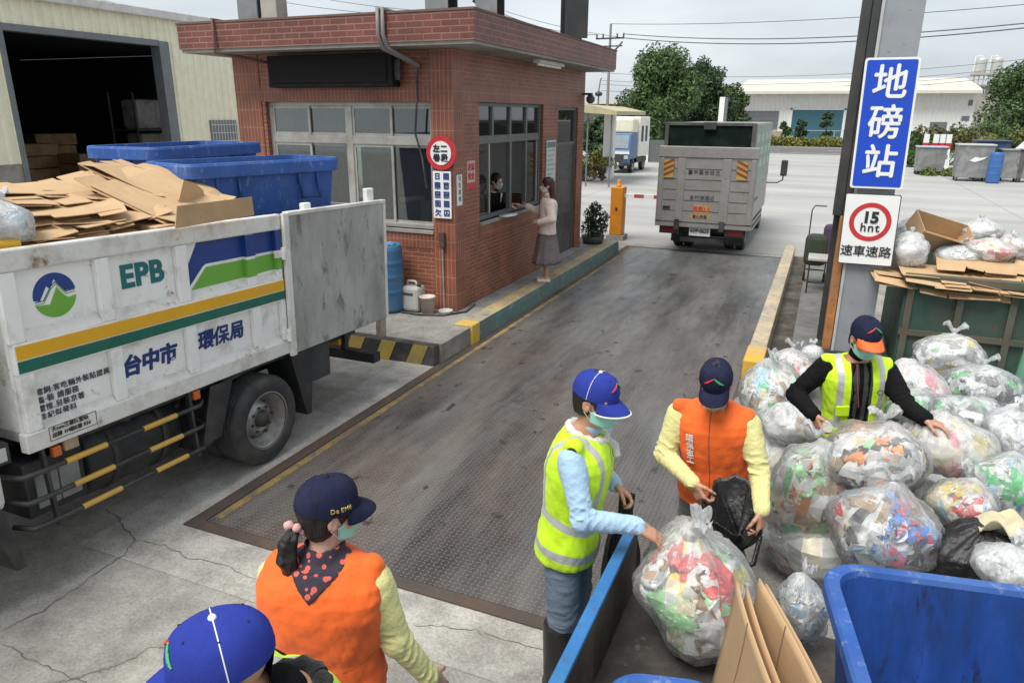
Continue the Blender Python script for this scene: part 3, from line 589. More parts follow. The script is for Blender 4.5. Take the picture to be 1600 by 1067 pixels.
swx = at(420, 8, Y=8.9).x; MB().box(swx-.12, swx+.16, 8.86, 9.1, 4.12, 4.6).build('case', pm('box_beige', (.35, .34, .30), .5, dirt=(.2, .15, .1), da=.4), sb, bev=.01)
for k in range(3): MB().tube([(swx-.06+k*.08, 8.95, 4.12), (swx-.05+k*.08, 8.97, 4.06), (swx+k*.09, 9.0, 4.0)], .012, 6).build('wire', M_blackp, sb)
br = thing('steel_brace', 'black diagonal steel brace between the columns on the booth roof', 'brace', (-5.0, 9.7, 4))
MB().bar(at(742, 6, Y=9.75), at(772, -60, Y=9.8), .07).build('brace_bar', M_steel, br)

# ------------------------------------------------------------------ things standing by the booth
def barrel(label, x, y, z, r, h, mt, dent=0):
    t = thing('barrel', label, 'barrel', (x, y, z))
    prof = [(0, 0), (r*.9, 0), (r*.97, .03*h)]
    for k in range(40):
        u = k/39; rr = r*(1+.03*sin(pi*u))
        for c in (.3, .55, .78): rr += .012*math.exp(-((u-c)/.018)**2)
        prof.append((rr, h*(.04+.9*u)))
    prof += [(r*.93, h*.965), (r*.93, h), (r*.86, h), (r*.86, h*.97), (0, h*.97)]
    MB().lathe(prof, (x, y, z), 28).build('drum', mt, t)
    MB().lathe([(0, 0), (.05, 0), (.05, .04), (0, .04)], (x+r*.45, y, z+h*.97), 12).build('cap', mt, t)
    return t
M_drum = pm('barrel_blue', (.03, .13, .27), .45, dirt=(.12, .14, .16), da=.4)
barrel('blue plastic barrel beside the brick booth behind the white truck', -5.32, 8.17, PZ, .21, .92, M_drum)
jc = thing('jerry_can', 'grey white plastic jerry can leaning against the booth wall', 'jerry can', (-4.98, 8.28, PZ))
M_jc = pm('can_plastic', (.42, .42, .40), .5, dirt=(.25, .23, .2), da=.4)
MB().box(-5.15, -4.87, 8.2, 8.42, PZ, .60).build('can_body', M_jc, jc, bev=.04)
MB().tube([(-5.1, 8.31, .6), (-5.08, 8.31, .66), (-4.97, 8.31, .66), (-4.93, 8.31, .6)], .018, 8).build('handle', M_jc, jc)
MB().lathe([(0, 0), (.03, 0), (.03, .04), (0, .04)], (-4.91, 8.3, .6), 12).build('cap', M_dark, jc)
MB().box(-5.10, -4.95, 8.196, 8.199, .48, .515).build('label_band', M_dark, jc)
bk = thing('bucket', 'pinkish white plastic bucket at the foot of the brick corner pier', 'bucket', (-4.76, 8.26, PZ))
MB().lathe([(0, 0), (.085, 0), (.105, .22), (.112, .22), (.112, .235), (.098, .235), (.08, .02), (0, .02)], (-4.76, 8.26, PZ), 24).build('pail', pm('pail', (.55, .46, .43), .5, dirt=(.3, .25, .22), da=.4), bk)
MB().tube([(-4.76+.105*cos(a), 8.26-.02, PZ+.2-.08*sin(a)) for a in np.linspace(0, pi, 9)], .005, 5).build('handle', M_dark, bk)
ds = thing('dish', 'small pale dish on the platform at the brick corner', 'dish', (-4.5, 8.36, PZ))
MB().lathe([(0, 0), (.07, 0), (.1, .05), (.095, .05), (.065, .01), (0, .01)], (-4.52, 8.33, PZ), 20).build('bowl', M_jc, ds)
hs = thing('hose', 'black hose lying along the platform at the foot of the booth', 'hose', (-4.5, 8.3, PZ))
MB().tube([(-5.1, 8.12, PZ+.012), (-4.8, 8.1, PZ+.012), (-4.5, 8.2, PZ+.012), (-4.3, 8.5, PZ+.012), (-4.36, 8.9, PZ+.012)], .013, 6).build('tube', M_blackp, hs)
M_leafd = None
# barrier gate
M_org = pm('barrier_orange', (.60, .22, .015), .45, dirt=(.35, .16, .04), da=.35)
bg = thing('barrier_gate', 'orange barrier cabinet with amber beacon and a red and white arm', 'barrier', (-4.4, 16.9, 0))
MB().box(-4.56, -4.26, 16.6, 16.92, .12, 1.24).build('cabinet', M_org, bg, bev=.02); MB().box(-4.62, -4.2, 16.55, 16.98, 0, .12).build('base', M_conc, bg)
MB().lathe([(0, 0), (.06, 0), (.06, .03), (.045, .04), (.045, .13), (.03, .16), (0, .17)], (-4.41, 16.76, 1.24), 16).build('beacon', pm('amber', (.55, .2, .02), .3), bg)
a = MB()
for k in range(4): a.box(-4.258+k*.23, -4.258+(k+1)*.23-.002, 16.72, 16.78, 1.0, 1.08, k % 2)
a.build('arm', [M_white, pm('arm_red', (.4, .08, .06), .5)], bg)
MB().lathe([(0, 0), (.03, 0), (.03, .02), (0, .02)], (-4.41, 16.6, .75), 12, M=Matrix.Rotation(pi/2, 3, 'X')).build('lock', M_dark, bg)
# ------------------------------------------------------------------ sheet-metal shed on the left
M_cream = pm('cream_sheet', (.82, .79, .62), .5, var=.06, dirt=(.62, .58, .44), da=.2, ds=1.2, dirt2=(.45, .40, .3), da2=.06, ds2=6)
M_grey2 = pm('shed_steel', (.16, .18, .19), .5, .2)
BXF, BY0, BY1 = -16.0, 6.2, 17.2
shed = thing('metal_shed', 'cream corrugated metal shed with a wide open dark doorway', 'shed', (BXF, 11, 0))
def corr(y0, y1, z0f, z1f, x, pitch=.23, dep=.035, face=1):
    prof = []; y = y0
    while y < y1-.01:
        for dy, dx in ((0, 0), (.12, 0), (.145, dep), (.205, dep)):
            if y+dy <= y1: prof.append((y+dy, dx))
        y += pitch
    prof.append((y1, 0))
    P = [[(x+dx*face, yy, z0f(yy)), (x+dx*face, yy, z1f(yy))] for yy, dx in prof]
    return P
roofz = lambda y: 5.16
doorz = 4.55; dy0, dy1 = 10.5, 14.8
mb = MB(); mb.grid(corr(BY0, dy0, lambda y: 1.75, roofz, BXF), smooth=False); mb.grid(corr(dy0, dy1+.02, lambda y: doorz, roofz, BXF), smooth=False); mb.grid(corr(dy1, BY1, lambda y: 0, roofz, BXF), smooth=False)
mb.build('front_sheet', M_cream, shed, solid=.004)
MB().box(BXF-.15, BXF+.02, BY0, dy0, 0, 1.75).build('plinth', M_conc, shed)
P = [[(BXF, BY1, 0), (BXF, BY1, 5.1)], [(BXF-16, BY1, 0), (BXF-16, BY1, 6.6)]]
MB().grid([[(BXF-i*.5, BY1, 0), (BXF-i*.5, BY1, 5.1)] for i in range(2)], smooth=False).build('end_sheet', M_cream, shed, solid=.02)
MB().grid([[(BXF-i*.5, BY0, 0), (BXF-i*.5, BY0, 5.1)] for i in range(40)], smooth=False).build('end_sheet', M_cream, shed, solid=.02)
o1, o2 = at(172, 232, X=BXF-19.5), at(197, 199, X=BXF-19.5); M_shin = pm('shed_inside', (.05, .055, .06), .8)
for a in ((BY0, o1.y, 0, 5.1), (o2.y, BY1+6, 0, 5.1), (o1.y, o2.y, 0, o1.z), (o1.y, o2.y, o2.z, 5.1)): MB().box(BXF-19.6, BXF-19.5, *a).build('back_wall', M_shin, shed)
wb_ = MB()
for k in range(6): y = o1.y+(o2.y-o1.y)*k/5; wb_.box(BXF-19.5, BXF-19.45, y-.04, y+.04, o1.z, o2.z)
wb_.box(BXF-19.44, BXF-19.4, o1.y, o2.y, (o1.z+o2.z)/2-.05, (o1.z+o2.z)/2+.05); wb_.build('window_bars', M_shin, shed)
lnm = pm('shed_shade_lining', (.035, .04, .045), .9)  # near-black sheets added inside the shed to keep the doorway dark
for bx_ in ((BXF-.3, BXF-.27, BY0+.1, dy0-.03), (BXF-.3, BXF-.27, dy1+.03, BY1-.1)): MB().box(*bx_, .012, 5.0).build('shade_lining', lnm, shed)
MB().box(BXF-.3, BXF-.27, dy0-.03, dy1+.03, doorz+.03, 5.0).build('shade_lining', lnm, shed)
MB().box(BXF-19.4, BXF-.3, BY0+.04, BY0+.07, .012, 5.0).build('shade_lining', lnm, shed); MB().box(BXF-19.4, BXF-.3, BY1+5.9, BY1+5.95, .012, 5.0).build('shade_lining', lnm, shed); MB().box(BXF-19.4, BXF-.3, BY0+.08, BY1+5.88, 5.0, 5.03).build('shade_lining', lnm, shed)
MB().box(BXF-19.6, BXF+.15, BY0-.1, BY1+.1, 5.18, 5.24).box(BXF-19.6, BXF-.5, BY1+.1, BY1+6, 5.05, 5.12).build('roof', pm('shed_roof', (.40, .40, .38), .6), shed)
MB().box(BXF+.04, BXF+.2, BY0-.1, BY1+.12, 5.08, 5.27).build('gutter', pm('gutter_white', (.62, .62, .60), .5, dirt=(.35, .33, .3), da=.3), shed, bev=.02)
MB().box(BXF-.25, BXF+.05, dy1-.28, dy1+.02, 0, doorz).box(BXF-.25, BXF+.05, dy0-.02, dy0+.1, 0, doorz).box(BXF-.25, BXF+.04, dy0+.1, dy1-.28, doorz-.12, doorz+.02).build('door_frame', M_grey2, shed)
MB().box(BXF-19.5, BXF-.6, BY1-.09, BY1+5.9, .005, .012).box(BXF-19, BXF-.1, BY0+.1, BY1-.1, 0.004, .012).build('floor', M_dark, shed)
w = MB().box(BXF+.035, BXF+.07, 15.9, 16.9, 1.95, 2.62).build('window', M_grey2, shed)
g = MB()
for k in range(9): g.box(BXF+.07, BXF+.08, 15.95+k*.11, 15.97+k*.11, 1.98, 2.6)
for k in range(3): g.box(BXF+.081, BXF+.09, 15.92, 16.88, 2.05+k*.22, 2.075+k*.22)
g.build('grille', pm('grille_pale', (.5, .5, .48), .5), w)
# back-wall window, dim racks and loads inside
wz = MB()
for y, z0, z1 in ((19.7, 1.0, 2.3), (20.5, 1.4, 2.3)): pass
M_sack = pm('sack_white', (.75, .75, .72), .7, dirt=(.3, .28, .25), da=.4); M_box = pm('old_carton', (.45, .28, .15), .8, dirt=(.12, .07, .04), da=.4)
RKX = -25.0; rk0, rk1 = at(214, 203, X=RKX), at(280, 203, X=RKX); rz0 = rk0.z
rk = thing('storage_rack', 'steel storage rack inside the dark shed near the door frame', 'rack', (RKX, rk0.y, 0))
MB().box(RKX-1.4, RKX, rk0.y, rk1.y, rz0-.06, rz0).build('shelf', M_grey2, rk)
for x in (RKX-1.4, RKX-.06):
    for y in (rk0.y, rk1.y-.06): MB().box(x, x+.06, y, y+.06, 0.012, rz0+1.4).build('post', M_grey2, rk)
for i, px in enumerate((234, 262)):
    q = at(px, 200, X=RKX-.3)
    s = thing('bulk_sack', ['pale bulk sack on the shed rack, nearer the doorway middle', 'pale bulk sack on the shed rack, nearer the door frame'][i], 'sack', (RKX-.8, q.y, rz0), 0, 'sacks on the shed rack')
    MB().box(RKX-1.2, RKX-.25, q.y-.52, q.y+.52, rz0, rz0+1.15).build('sack_body', M_sack, s, bev=.16)
    s = thing('bulk_sack', ['cream bulk sack under the shed rack, nearer the doorway middle', 'cream bulk sack under the shed rack, nearer the door frame'][i], 'sack', (RKX-.8, q.y, .012), 0, 'sacks under the shed rack')
    MB().box(RKX-1.2, RKX-.25, q.y-.45, q.y+.45, .012, rz0-.15).build('sack_body', pm('sack_cream', (.55, .5, .36), .7), s, bev=.14)
for i, (px, py, X, w, h, lb) in enumerate(((40, 250, -23, 1.5, 1.0, 'brown bale of flattened boxes at the doorway side deep in the shed'), (75, 235, -26, 1.6, 1.2, 'taller brown bale of flattened boxes deep in the shed'), (120, 262, -22, .6, .9, 'upright brown carton in the shed middle'), (140, 262, -22, .5, .9, 'second upright brown carton in the shed middle'))):
    q = at(px, py, X=X); c = thing('carton_bale', lb, 'bale', (X, q.y, .012)); z1 = q.z+h/2; n_ = 5
    for k in range(n_): MB().box(X-.5-.03*(k % 2), X+.5+.04*((k*7) % 3), q.y-w/2+.03*((k*5) % 3), q.y+w/2-.04*(k % 2), .012+(z1-.012)*k/n_, .012+(z1-.012)*(k+1)/n_-.02).build('layer', M_box, c, bev=.02)
for i, (x, y, z, sx, sy, sz, lb) in enumerate(((-18.6, 10.9, .012, 1.2, 1.1, 1.3, 'large brown carton deep in the shed shade'), (-18.5, 10.9, 1.312, .9, .8, .5, 'flat brown carton on top of the large carton in the shed'), (-19.6, 12.0, .012, 1.0, 1.3, 1.6, 'tall brown carton behind the upright cartons in the shed'))):
    c = thing('storage_carton', lb, 'box', (x, y, z)); MB().box(x-sx/2, x+sx/2, y-sy/2, y+sy/2, z, z+sz).build('carton', M_box, c, bev=.02)
    MB().box(x-.03, x+.03, y-sy/2-.002, y+sy/2+.002, z+sz*.6, z+sz+.002).build('tape', M_conc, c)
# ------------------------------------------------------------------ canopy column with the signs
M_pipe = pm('column_grey', (.27, .29, .31), .45, .1, var=.08, dirt=(.16, .14, .12), da=.25, dirt2=(.12, .1, .09), da2=.2, ds2=14)
M_orrust = pm('orange_primer', (.42, .16, .04), .6, var=.3, dirt=(.28, .15, .08), da=.7, dirt2=(.12, .08, .06), da2=.4)
cl = thing('sign_column', 'tall grey steel column carrying the blue station sign beside the walkway', 'column', (.5, 9.4, .13))
MB().box(.36, .74, 9.12, 9.15, .13, 8).build('flange', M_pipe, cl)
MB().box(.33, .36, 9.10, 9.17, .13, 8).build('edge_strip', pm('edge_pale', (.42, .43, .43), .5), cl)
MB().box(.53, .56, 9.15, 9.5, .13, 8).build('web', M_steel, cl)
MB().box(.16, .74, 9.5, 9.53, .13, 8).build('flange', M_steel, cl)
MB().box(.245, .33, 9.16, 9.50, 1.75, 8).build('side_channel', M_steel, cl, bev=.008)
MB().box(.14, .243, 9.20, 9.46, 1.75, 8).build('side_channel', pm('column_dark', (.035, .038, .038), .5, dirt=(.07, .06, .05), da=.4), cl, bev=.008)
MB().box(.225, .325, 9.16, 9.48, .13, 1.75).build('orange_guard', M_orrust, cl, bev=.01)
MB().box(.15, .8, 9.05, 9.6, .10, .15).build('base_plate', M_steel, cl)
M_blue = pm('sign_blue', (.006, .06, .50), .35, var=.06)
sg = thing('station_sign', 'tall blue sign with three large white characters on the grey column', 'sign', (.53, 9.05, 2.9))
def rrect(w, h, r, n=5):
    P = []
    for cx_, cy_, a0 in ((w/2-r, -h/2+r, -90), (w/2-r, h/2-r, 0), (-w/2+r, h/2-r, 90), (-w/2+r, -h/2+r, 180)):
        P += [(cx_+r*cos(radians(a0+90*k/n)), cy_+r*sin(radians(a0+90*k/n))) for k in range(n+1)]
    return P
XD = Vector((1, -.0, 0)); SH = Vector((-.045, 0, 0))
sz0, sz1 = 2.085, 3.445; sxc = .525
MB().prism(rrect(.53, sz1-sz0, .03), (sxc, 9.05, (sz0+sz1)/2), (1, 0, 0), (-.02, 0, 1), (0, .025, 0)).build('board', M_white, sg)
MB().prism(rrect(.485, sz1-sz0-.045, .02), (sxc, 9.046, (sz0+sz1)/2), (1, 0, 0), (-.02, 0, 1), (0, .004, 0)).build('face', M_blue, sg)
for k, s in enumerate('地磅站'): text(s, .37, (sxc+.004-.41*(1-k)*.02, 9.044, 2.765+.41*(1-k)), X1, Zv, M_white, 'lettering', sg, bold=.007, sx=.93)
MB().box(.40, .68, 9.075, 9.12, 2.3, 2.36).box(.40, .68, 9.075, 9.12, 3.3, 3.36).build('bracket', M_steel, sg)
sp = thing('speed_sign', 'white square sign with a red ring and the number 15 below the blue sign', 'sign', (.53, 9.05, 1.7))
qz = 1.625
MB().prism(rrect(.565, .80, .02), (.535, 9.05, qz), (1, 0, 0), (-.02, 0, 1), (0, .02, 0)).build('rim', M_blackp, sp)
MB().prism(rrect(.545, .78, .015), (.535, 9.046, qz), (1, 0, 0), (-.02, 0, 1), (0, .004, 0)).build('board', M_white, sp)
n = 48; V = []; 
for r in (.215, .165):
    for y in (9.042, 9.046): V += [(.535+r*cos(2*pi*k/n), y, qz+.09+r*sin(2*pi*k/n)) for k in range(n)]
F = []
for k in range(n):
    q = (k+1) % n; F += [(k, q, 2*n+q, 2*n+k), (n+k, 3*n+k, 3*n+q, n+q), (k, n+k, n+q, q), (2*n+k, 2*n+q, 3*n+q, 3*n+k)]
MB().add(V, F).build('ring', M_red, sp)
text('15', .17, (.535, 9.045, qz+.135), X1, Zv, M_ink, 'lettering', sp, off=.008)
text('hnt', .135, (.54, 9.045, qz+.025), X1, Zv, M_ink, 'lettering', sp, off=.002, space=1.15)
text('速車速路', .132, (.535, 9.045, qz-.25), X1, Zv, M_ink, 'lettering', sp, off=.001)

# ------------------------------------------------------------------ table and bits on the walkway
tb = thing('side_table', 'small worn grey table on thin legs on the walkway by the column', 'table', (0, 12.4, .13))
MB().box(-.08, .32, 12.2, 12.7, .66, .70).build('table_top', pm('table_top', (.45, .43, .40), .5, dirt=(.2, .18, .15), da=.6), tb, bev=.006)
for x in (-.06, .28):
    for y in (12.23, 12.65): MB().box(x, x+.025, y, y+.025, .13, .66).build('leg', M_steel, tb)
MB().box(-.06, .28, 12.235, 12.25, .3, .32).build('stretcher', M_steel, tb)
fc = thing('trolley', 'dark wire hand trolley with a bundle strapped on beside the small table', 'trolley', (.05, 13.2, .13))
MB().tube([(-.12, 13.1, .2), (-.12, 13.15, 1.35), (-.08, 13.15, 1.42), (.1, 13.15, 1.42)], .012, 6).tube([(.2, 13.1, .2), (.2, 13.15, 1.1)], .012, 6).tube([(-.12, 13.1, .35), (.2, 13.1, .35)], .012, 6).build('frame', M_steel, fc)
for x in (-.12, .2): MB().lathe([(0, -.02), (.08, -.02), (.08, .02), (0, .02)], (x, 13.2, .21), 14, M=Matrix.Rotation(pi/2, 3, 'Y')).build('wheel', M_blackp, fc)
sk = thing('cloth_bundle', 'dark green and purple cloth bundle on the hand trolley', 'bundle', (.1, 13.0, .5))
MB().box(-.16, .2, 12.85, 13.09, .45, .98).build('sack', pm('dark_green_cloth', (.04, .05, .035), .9, bump=.4, bs=20), sk, bev=.09); MB().box(.1, .3, 12.9, 13.08, .5, 1.15).build('wrap', pm('purple_cloth', (.07, .045, .09), .9, bump=.4, bs=20), sk, bev=.07)

# ------------------------------------------------------------------ foliage
def leafmat(name, c0, c1, rough=.55):
    mt, nt, b = nodes_of(name); N = nt.nodes.new; L = nt.links.new
    tc = N('ShaderNodeTexCoord'); n = N('ShaderNodeTexNoise'); n.inputs['Scale'].default_value = .9; n.inputs['Detail'].default_value = 9; n.inputs['Roughness'].default_value = .75; L(tc.outputs['Object'], n.inputs[0])
    r = N('ShaderNodeValToRGB'); e = r.color_ramp.elements; e[0].position = .34; e[1].position = .66; e[0].color = (*c0, 1); e[1].color = (*c1, 1); L(n.outputs[0], r.inputs[0])
    L(r.outputs[0], b.inputs['Base Color']); b.inputs['Roughness'].default_value = rough; b.inputs['Specular IOR Level'].default_value = .3
    return mt
M_lf1 = leafmat('leaf_deep', (.036, .072, .025), (.11, .175, .06)); M_lf2 = leafmat('leaf_mid', (.035, .075, .02), (.10, .16, .05)); M_lf3 = leafmat('leaf_yellow', (.12, .14, .03), (.26, .25, .06)); M_lf4 = leafmat('leaf_dark', (.022, .045, .022), (.065, .11, .045))
M_bark = pm('bark', (.10, .08, .06), .9, bump=.5, bs=12)
def leaves(mb, blobs, n, size, rng, m=0):
    V = []; F = []; w = np.array([b[3]**2 for b in blobs]); w = w/w.sum()
    for i in rng.choice(len(blobs), n, p=w):
        x, y, z, r = blobs[i]; d = rng.normal(size=3); d /= np.linalg.norm(d)
        p = np.array((x, y, z)) + d*r*(rng.uniform(.55, 1.08)); s = size*rng.uniform(.6, 1.35)
        nrm = d*.75 + rng.normal(size=3)*.65; nrm /= np.linalg.norm(nrm)
        a = np.cross(nrm, rng.normal(size=3)); a /= np.linalg.norm(a); c = np.cross(nrm, a)
        k = len(V); V += [p-a*s, p-c*s*.45+nrm*s*.12, p+a*s, p+c*s*.45+nrm*s*.12]; F.append((k, k+1, k+2, k+3))
    mb.add(V, F, m)
def tree(name, label, x, y, h, w, n=4500, size=.3, seed=1, mat=None, trunk=.25, z0=.28, cat='tree', nb=34, group=None, depth=None):
    rng = np.random.default_rng(seed); t = thing(name, label, cat, (x, y, 0), group=group)
    blobs = []; dp = depth or w
    for k in range(nb):
        u = rng.uniform(0, 1); zz = h*(z0+(.93-z0)*u); prof = sqrt(max(.05, 1-((u-.38)/.66)**2))
        a = rng.uniform(0, 2*pi); rr = sqrt(rng.uniform(.05, 1))*prof
        blobs.append((x+cos(a)*rr*w*.40, y+sin(a)*rr*dp*.40, zz, w*rng.uniform(.11, .2)))
    tk = MB(); tk.tube([(x, y, 0), (x+.05*w*rng.normal()*.3, y, h*.3), (x, y, h*.62)], [trunk, trunk*.75, trunk*.3], 8)
    for b in blobs[::4]: tk.tube([(x, y, h*.3), ((x+b[0])/2, (y+b[1])/2, h*.3+(b[2]-h*.3)*.6), b[:3]], [trunk*.4, trunk*.25, .03], 5)
    tk.build('trunk', M_bark, t)
    mb = MB(); leaves(mb, blobs, n, size, rng); mb.build('crown', mat or M_lf1, t); return t
def shrub(label, x, y, h, w, n, size, seed, mat, group=None, z=0, name='shrub'):
    rng = np.random.default_rng(seed); t = thing(name, label, 'shrub', (x, y, z), group=group)
    blobs = [(x+rng.uniform(-.38, .38)*w, y+rng.uniform(-.3, .3)*min(w, 2), z+h*rng.uniform(.25, .8), min(h, w)*rng.uniform(.16, .28)) for _ in range(14)]
    st = MB()
    for b in blobs[:7]: st.tube([(x+(b[0]-x)*.2, y, z), b[:3]], [.03, .01], 5)
    st.build('stem', M_bark, t); mb = MB(); leaves(mb, blobs, n, size, rng); mb.build('foliage', mat, t); return t
def gx(px, Y): return at(px, 230, Y=Y).x
def hz_(py, px, Y): return at(px, py, Y=Y).z
tree('broad_tree', 'broad dark green tree rising behind the parked blue cabbed truck', gx(1030, 58), 58, hz_(84, 1030, 58), 6.9, 24000, .15, 3, M_lf1, .35, .12, nb=60)
tree('broad_tree', 'rounder dark tree crown standing behind the broad tree, next to the white pillar', gx(1092, 66), 66, hz_(92, 1080, 66), 5.6, 14000, .16, 5, M_lf4, .3, .2, nb=44)
tree('broad_tree', 'low bushy tree between the broad tree and the white warehouse', gx(1130, 70), 70, hz_(138, 1120, 70), 5.2, 9000, .17, 6, M_lf2, .25, .1, nb=34)
tree('broad_tree', 'large dark green tree beside the water tanks at the end of the warehouse', gx(1606, 74), 74, hz_(104, 1580, 74), 8.8, 20000, .18, 8, M_lf1, .35, .1, nb=60)
tree('broad_tree', 'dark tree crown partly hidden behind the brick booth awning', gx(938, 40), 40, hz_(178, 940, 40), 2.6, 2600, .16, 9, M_lf4, .15, .1, nb=26)
shrub('yellow green shrub at the booth side of the parked blue cabbed truck', gx(925, 34), 34, 1.35, 2.6, 1500, .1, 11, M_lf3)
shrub('brownish low shrub in front of the yellow green shrub', gx(918, 31.5), 31.5, .8, 2.0, 900, .09, 12, leafmat('leaf_brown', (.08, .06, .03), (.16, .12, .06)))
for i, (px, Y, h, w, mt, lb) in enumerate(((1440, 50, 2.0, 3.2, M_lf2, 'mid green shrub behind the first grey waste container'), (1480, 53, 2.4, 4.0, leafmat('leaf_olive', (.07, .075, .025), (.15, .14, .06)), 'olive brown shrub between the two grey waste containers'), (1530, 54, 2.6, 4.5, M_lf2, 'wide green shrub behind the second grey waste container'), (1575, 50, 2.3, 3.6, leafmat('leaf_fresh', (.08, .11, .025), (.17, .19, .06)), 'yellowish green shrub behind the row of blue and grey bins'), (1425, 54, 2.0, 2.6, M_lf4, 'dark shrub partly behind the blue station sign'))):
    shrub(lb, gx(px, Y), Y, h, w, 1900, .13, 20+i, mt, 'shrubs along the yard edge')
tag((lambda mb: (leaves(mb, [(gx(1485, 43)+random.uniform(-1, 1), 43+random.uniform(-.6, .6), .05, .32) for _ in range(12)], 1500, .12, np.random.default_rng(4)), mb.build('grass', leafmat('grass_green', (.06, .10, .02), (.16, .2, .06))))[1])(MB()), kind='stuff')
hg = thing('hedge', 'low clipped hedge strip along the far road in front of the warehouse', 'hedge', (gx(1290, 78), 78, 0))
mb = MB(); rng = np.random.default_rng(14); x0, x1 = gx(1150, 78), gx(1345, 78)
leaves(mb, [(x0+(x1-x0)*k/79, 78+rng.uniform(-.3, .3), rng.uniform(.2, .6), .42) for k in range(80)], 6000, .14, rng); mb.build('foliage', M_lf3, hg)
for i, (px, h) in enumerate(((1248, 2.6), (1287, 3.2), (1222, 2.2))):
    tree('young_tree', ['small conical tree in front of the blue roller shutter', 'taller conical tree in front of the blue roller shutter', 'small grey green tree at the warehouse wall beside the box truck'][i], gx(px, 82), 82, h, 1.5, 900, .16, 30+i, M_lf4 if i < 2 else M_lf2, .08, .1, nb=16, group='young trees at the warehouse')
# ------------------------------------------------------------------ far buildings
M_whs = pm('warehouse_sheet', (.74, .74, .72), .6, var=.05, dirt=(.62, .61, .59), da=.25, ds=.5)
M_whr = pm('warehouse_roof', (.62, .59, .49), .6, var=.06, dirt=(.52, .49, .42), da=.3, ds=.5)
WY = 92
wx = lambda px: gx(px, WY); wz = lambda py, px=1250: hz_(py, px, WY)
wh = thing('warehouse', 'long pale corrugated warehouse with a blue roller shutter beyond the road', 'warehouse', (wx(1330), WY, 0))
ze = wz(146); 
P = []; x = wx(1143); step = .18; k = 0
while x < wx(1512): P.append([(x, WY+(.05 if (k//2) % 2 else 0), 0), (x, WY+(.05 if (k//2) % 2 else 0), ze)]); k += 1; x += step if k % 2 else .05
MB().grid(P, smooth=False, flip=True).build('wall', M_whs, wh)
MB().box(wx(1143), wx(1512), WY+.1, WY+26, 0, ze).build('body', M_whs, wh)
MB().prism([(-1.4, ze-.1), (13, wz(128)+.5), (27, ze-.1), (27, ze+.2), (13, wz(128)+.8), (-1.4, ze+.2)], (wx(1140), WY, 0), (0, 1, 0), (0, 0, 1), (wx(1518)-wx(1140), 0, 0)).build('roof', M_whr, wh)
f = MB().box(wx(1232), wx(1311), WY-.03, WY-.003, 0, wz(172)).build('shutter', pm('shutter_blue', (.035, .12, .16), .5, var=.1, scale=(1, 1, 6)), wh)
MB().box(wx(1228), wx(1232), WY-.08, WY-.003, 0, wz(170)).box(wx(1311), wx(1315), WY-.08, WY-.003, 0, wz(170)).box(wx(1228), wx(1315), WY-.08, WY-.003, wz(172), wz(170)).build('shutter_frame', M_whs, f)
wn = MB().box(wx(1156), wx(1211), WY-.04, WY-.003, wz(203), wz(174)).build('window', pm('louvre_grey', (.16, .165, .17), .5), wh)
g = MB()
for k in range(5): g.box(wx(1156), wx(1211), WY-.07, WY-.042, wz(203)+k*.48, wz(203)+k*.48+.1)
g.build('louvre', M_grey2, wn)
for a, b_, c, d in ((1447, 1473, 205, 189), (1500, 1507, 165, 157), (1494, 1506, 187, 180)): MB().box(wx(a), wx(b_), WY-.04, WY-.003, wz(c), wz(d)).build('window', M_grey2, wh)
MB().box(wx(1205), wx(1228), WY-3, WY-2.8, 0, wz(205)).build('low_wall', pm('pinkish_wall', (.36, .27, .23), .8), wh)
rl = MB()
for k in range(9): x = wx(1300)+k*.9; rl.box(x, x+.06, WY-4, WY-3.94, 0, 1.4)
rl.box(wx(1225), wx(1400), WY-4, WY-3.95, 1.3, 1.36).build('railing', pm('rail_grey', (.4, .4, .4)), wh)
tkb = thing('rooftop_building', 'narrow concrete building with a steel rack of water tanks on top', 'building', (wx(1525), 104, 0))
TY = 104; tx = lambda px: gx(px, TY); tz = lambda py: hz_(py, 1525, TY)
MB().box(tx(1496), tx(1566), TY, TY+8, 0, tz(136)).build('wall', pm('old_concrete', (.36, .345, .31), .8, dirt=(.22, .2, .17), da=.5), tkb)
MB().box(tx(1494), tx(1568), TY-.3, TY+8.2, tz(136), tz(133)).build('roof', M_conc, tkb)
rack = MB()
for k in range(8): x = tx(1503)+(tx(1555)-tx(1503))*k/7; rack.box(x, x+.12, TY+1, TY+1.12, tz(133), tz(116))
rack.box(tx(1500), tx(1558), TY+.8, TY+3, tz(117), tz(114)).build('tank_rack', pm('rack_pale', (.4, .39, .35)), tkb)
for i, px in enumerate((1513, 1537)):
    t = thing('water_tank', ['pale cylindrical rooftop water tank nearer the blue station sign', 'pale cylindrical rooftop water tank nearer the large dark tree'][i], 'water tank', (tx(px), TY+2, tz(114)))
    r = (tx(px+9)-tx(px)); z0, z1 = tz(114), tz(92)
    MB().lathe([(0, z0), (r, z0)]+[(r*(1-.03*(k % 2)), z0+(z1-z0)*k/10) for k in range(1, 10)]+[(r, z1), (r*.4, z1+.25), (0, z1+.3)], (tx(px), TY+1.9, 0), 20).build('tank_body', pm('tank_steel', (.5, .5, .47), .4, .3), t)
    MB().tube([(tx(px)-r-.1, TY+1.9, z0), (tx(px)-r-.1, TY+1.9, z1+.4), (tx(px), TY+1.9, z1+.4)], .05, 6).build('pipe', M_whs, t)
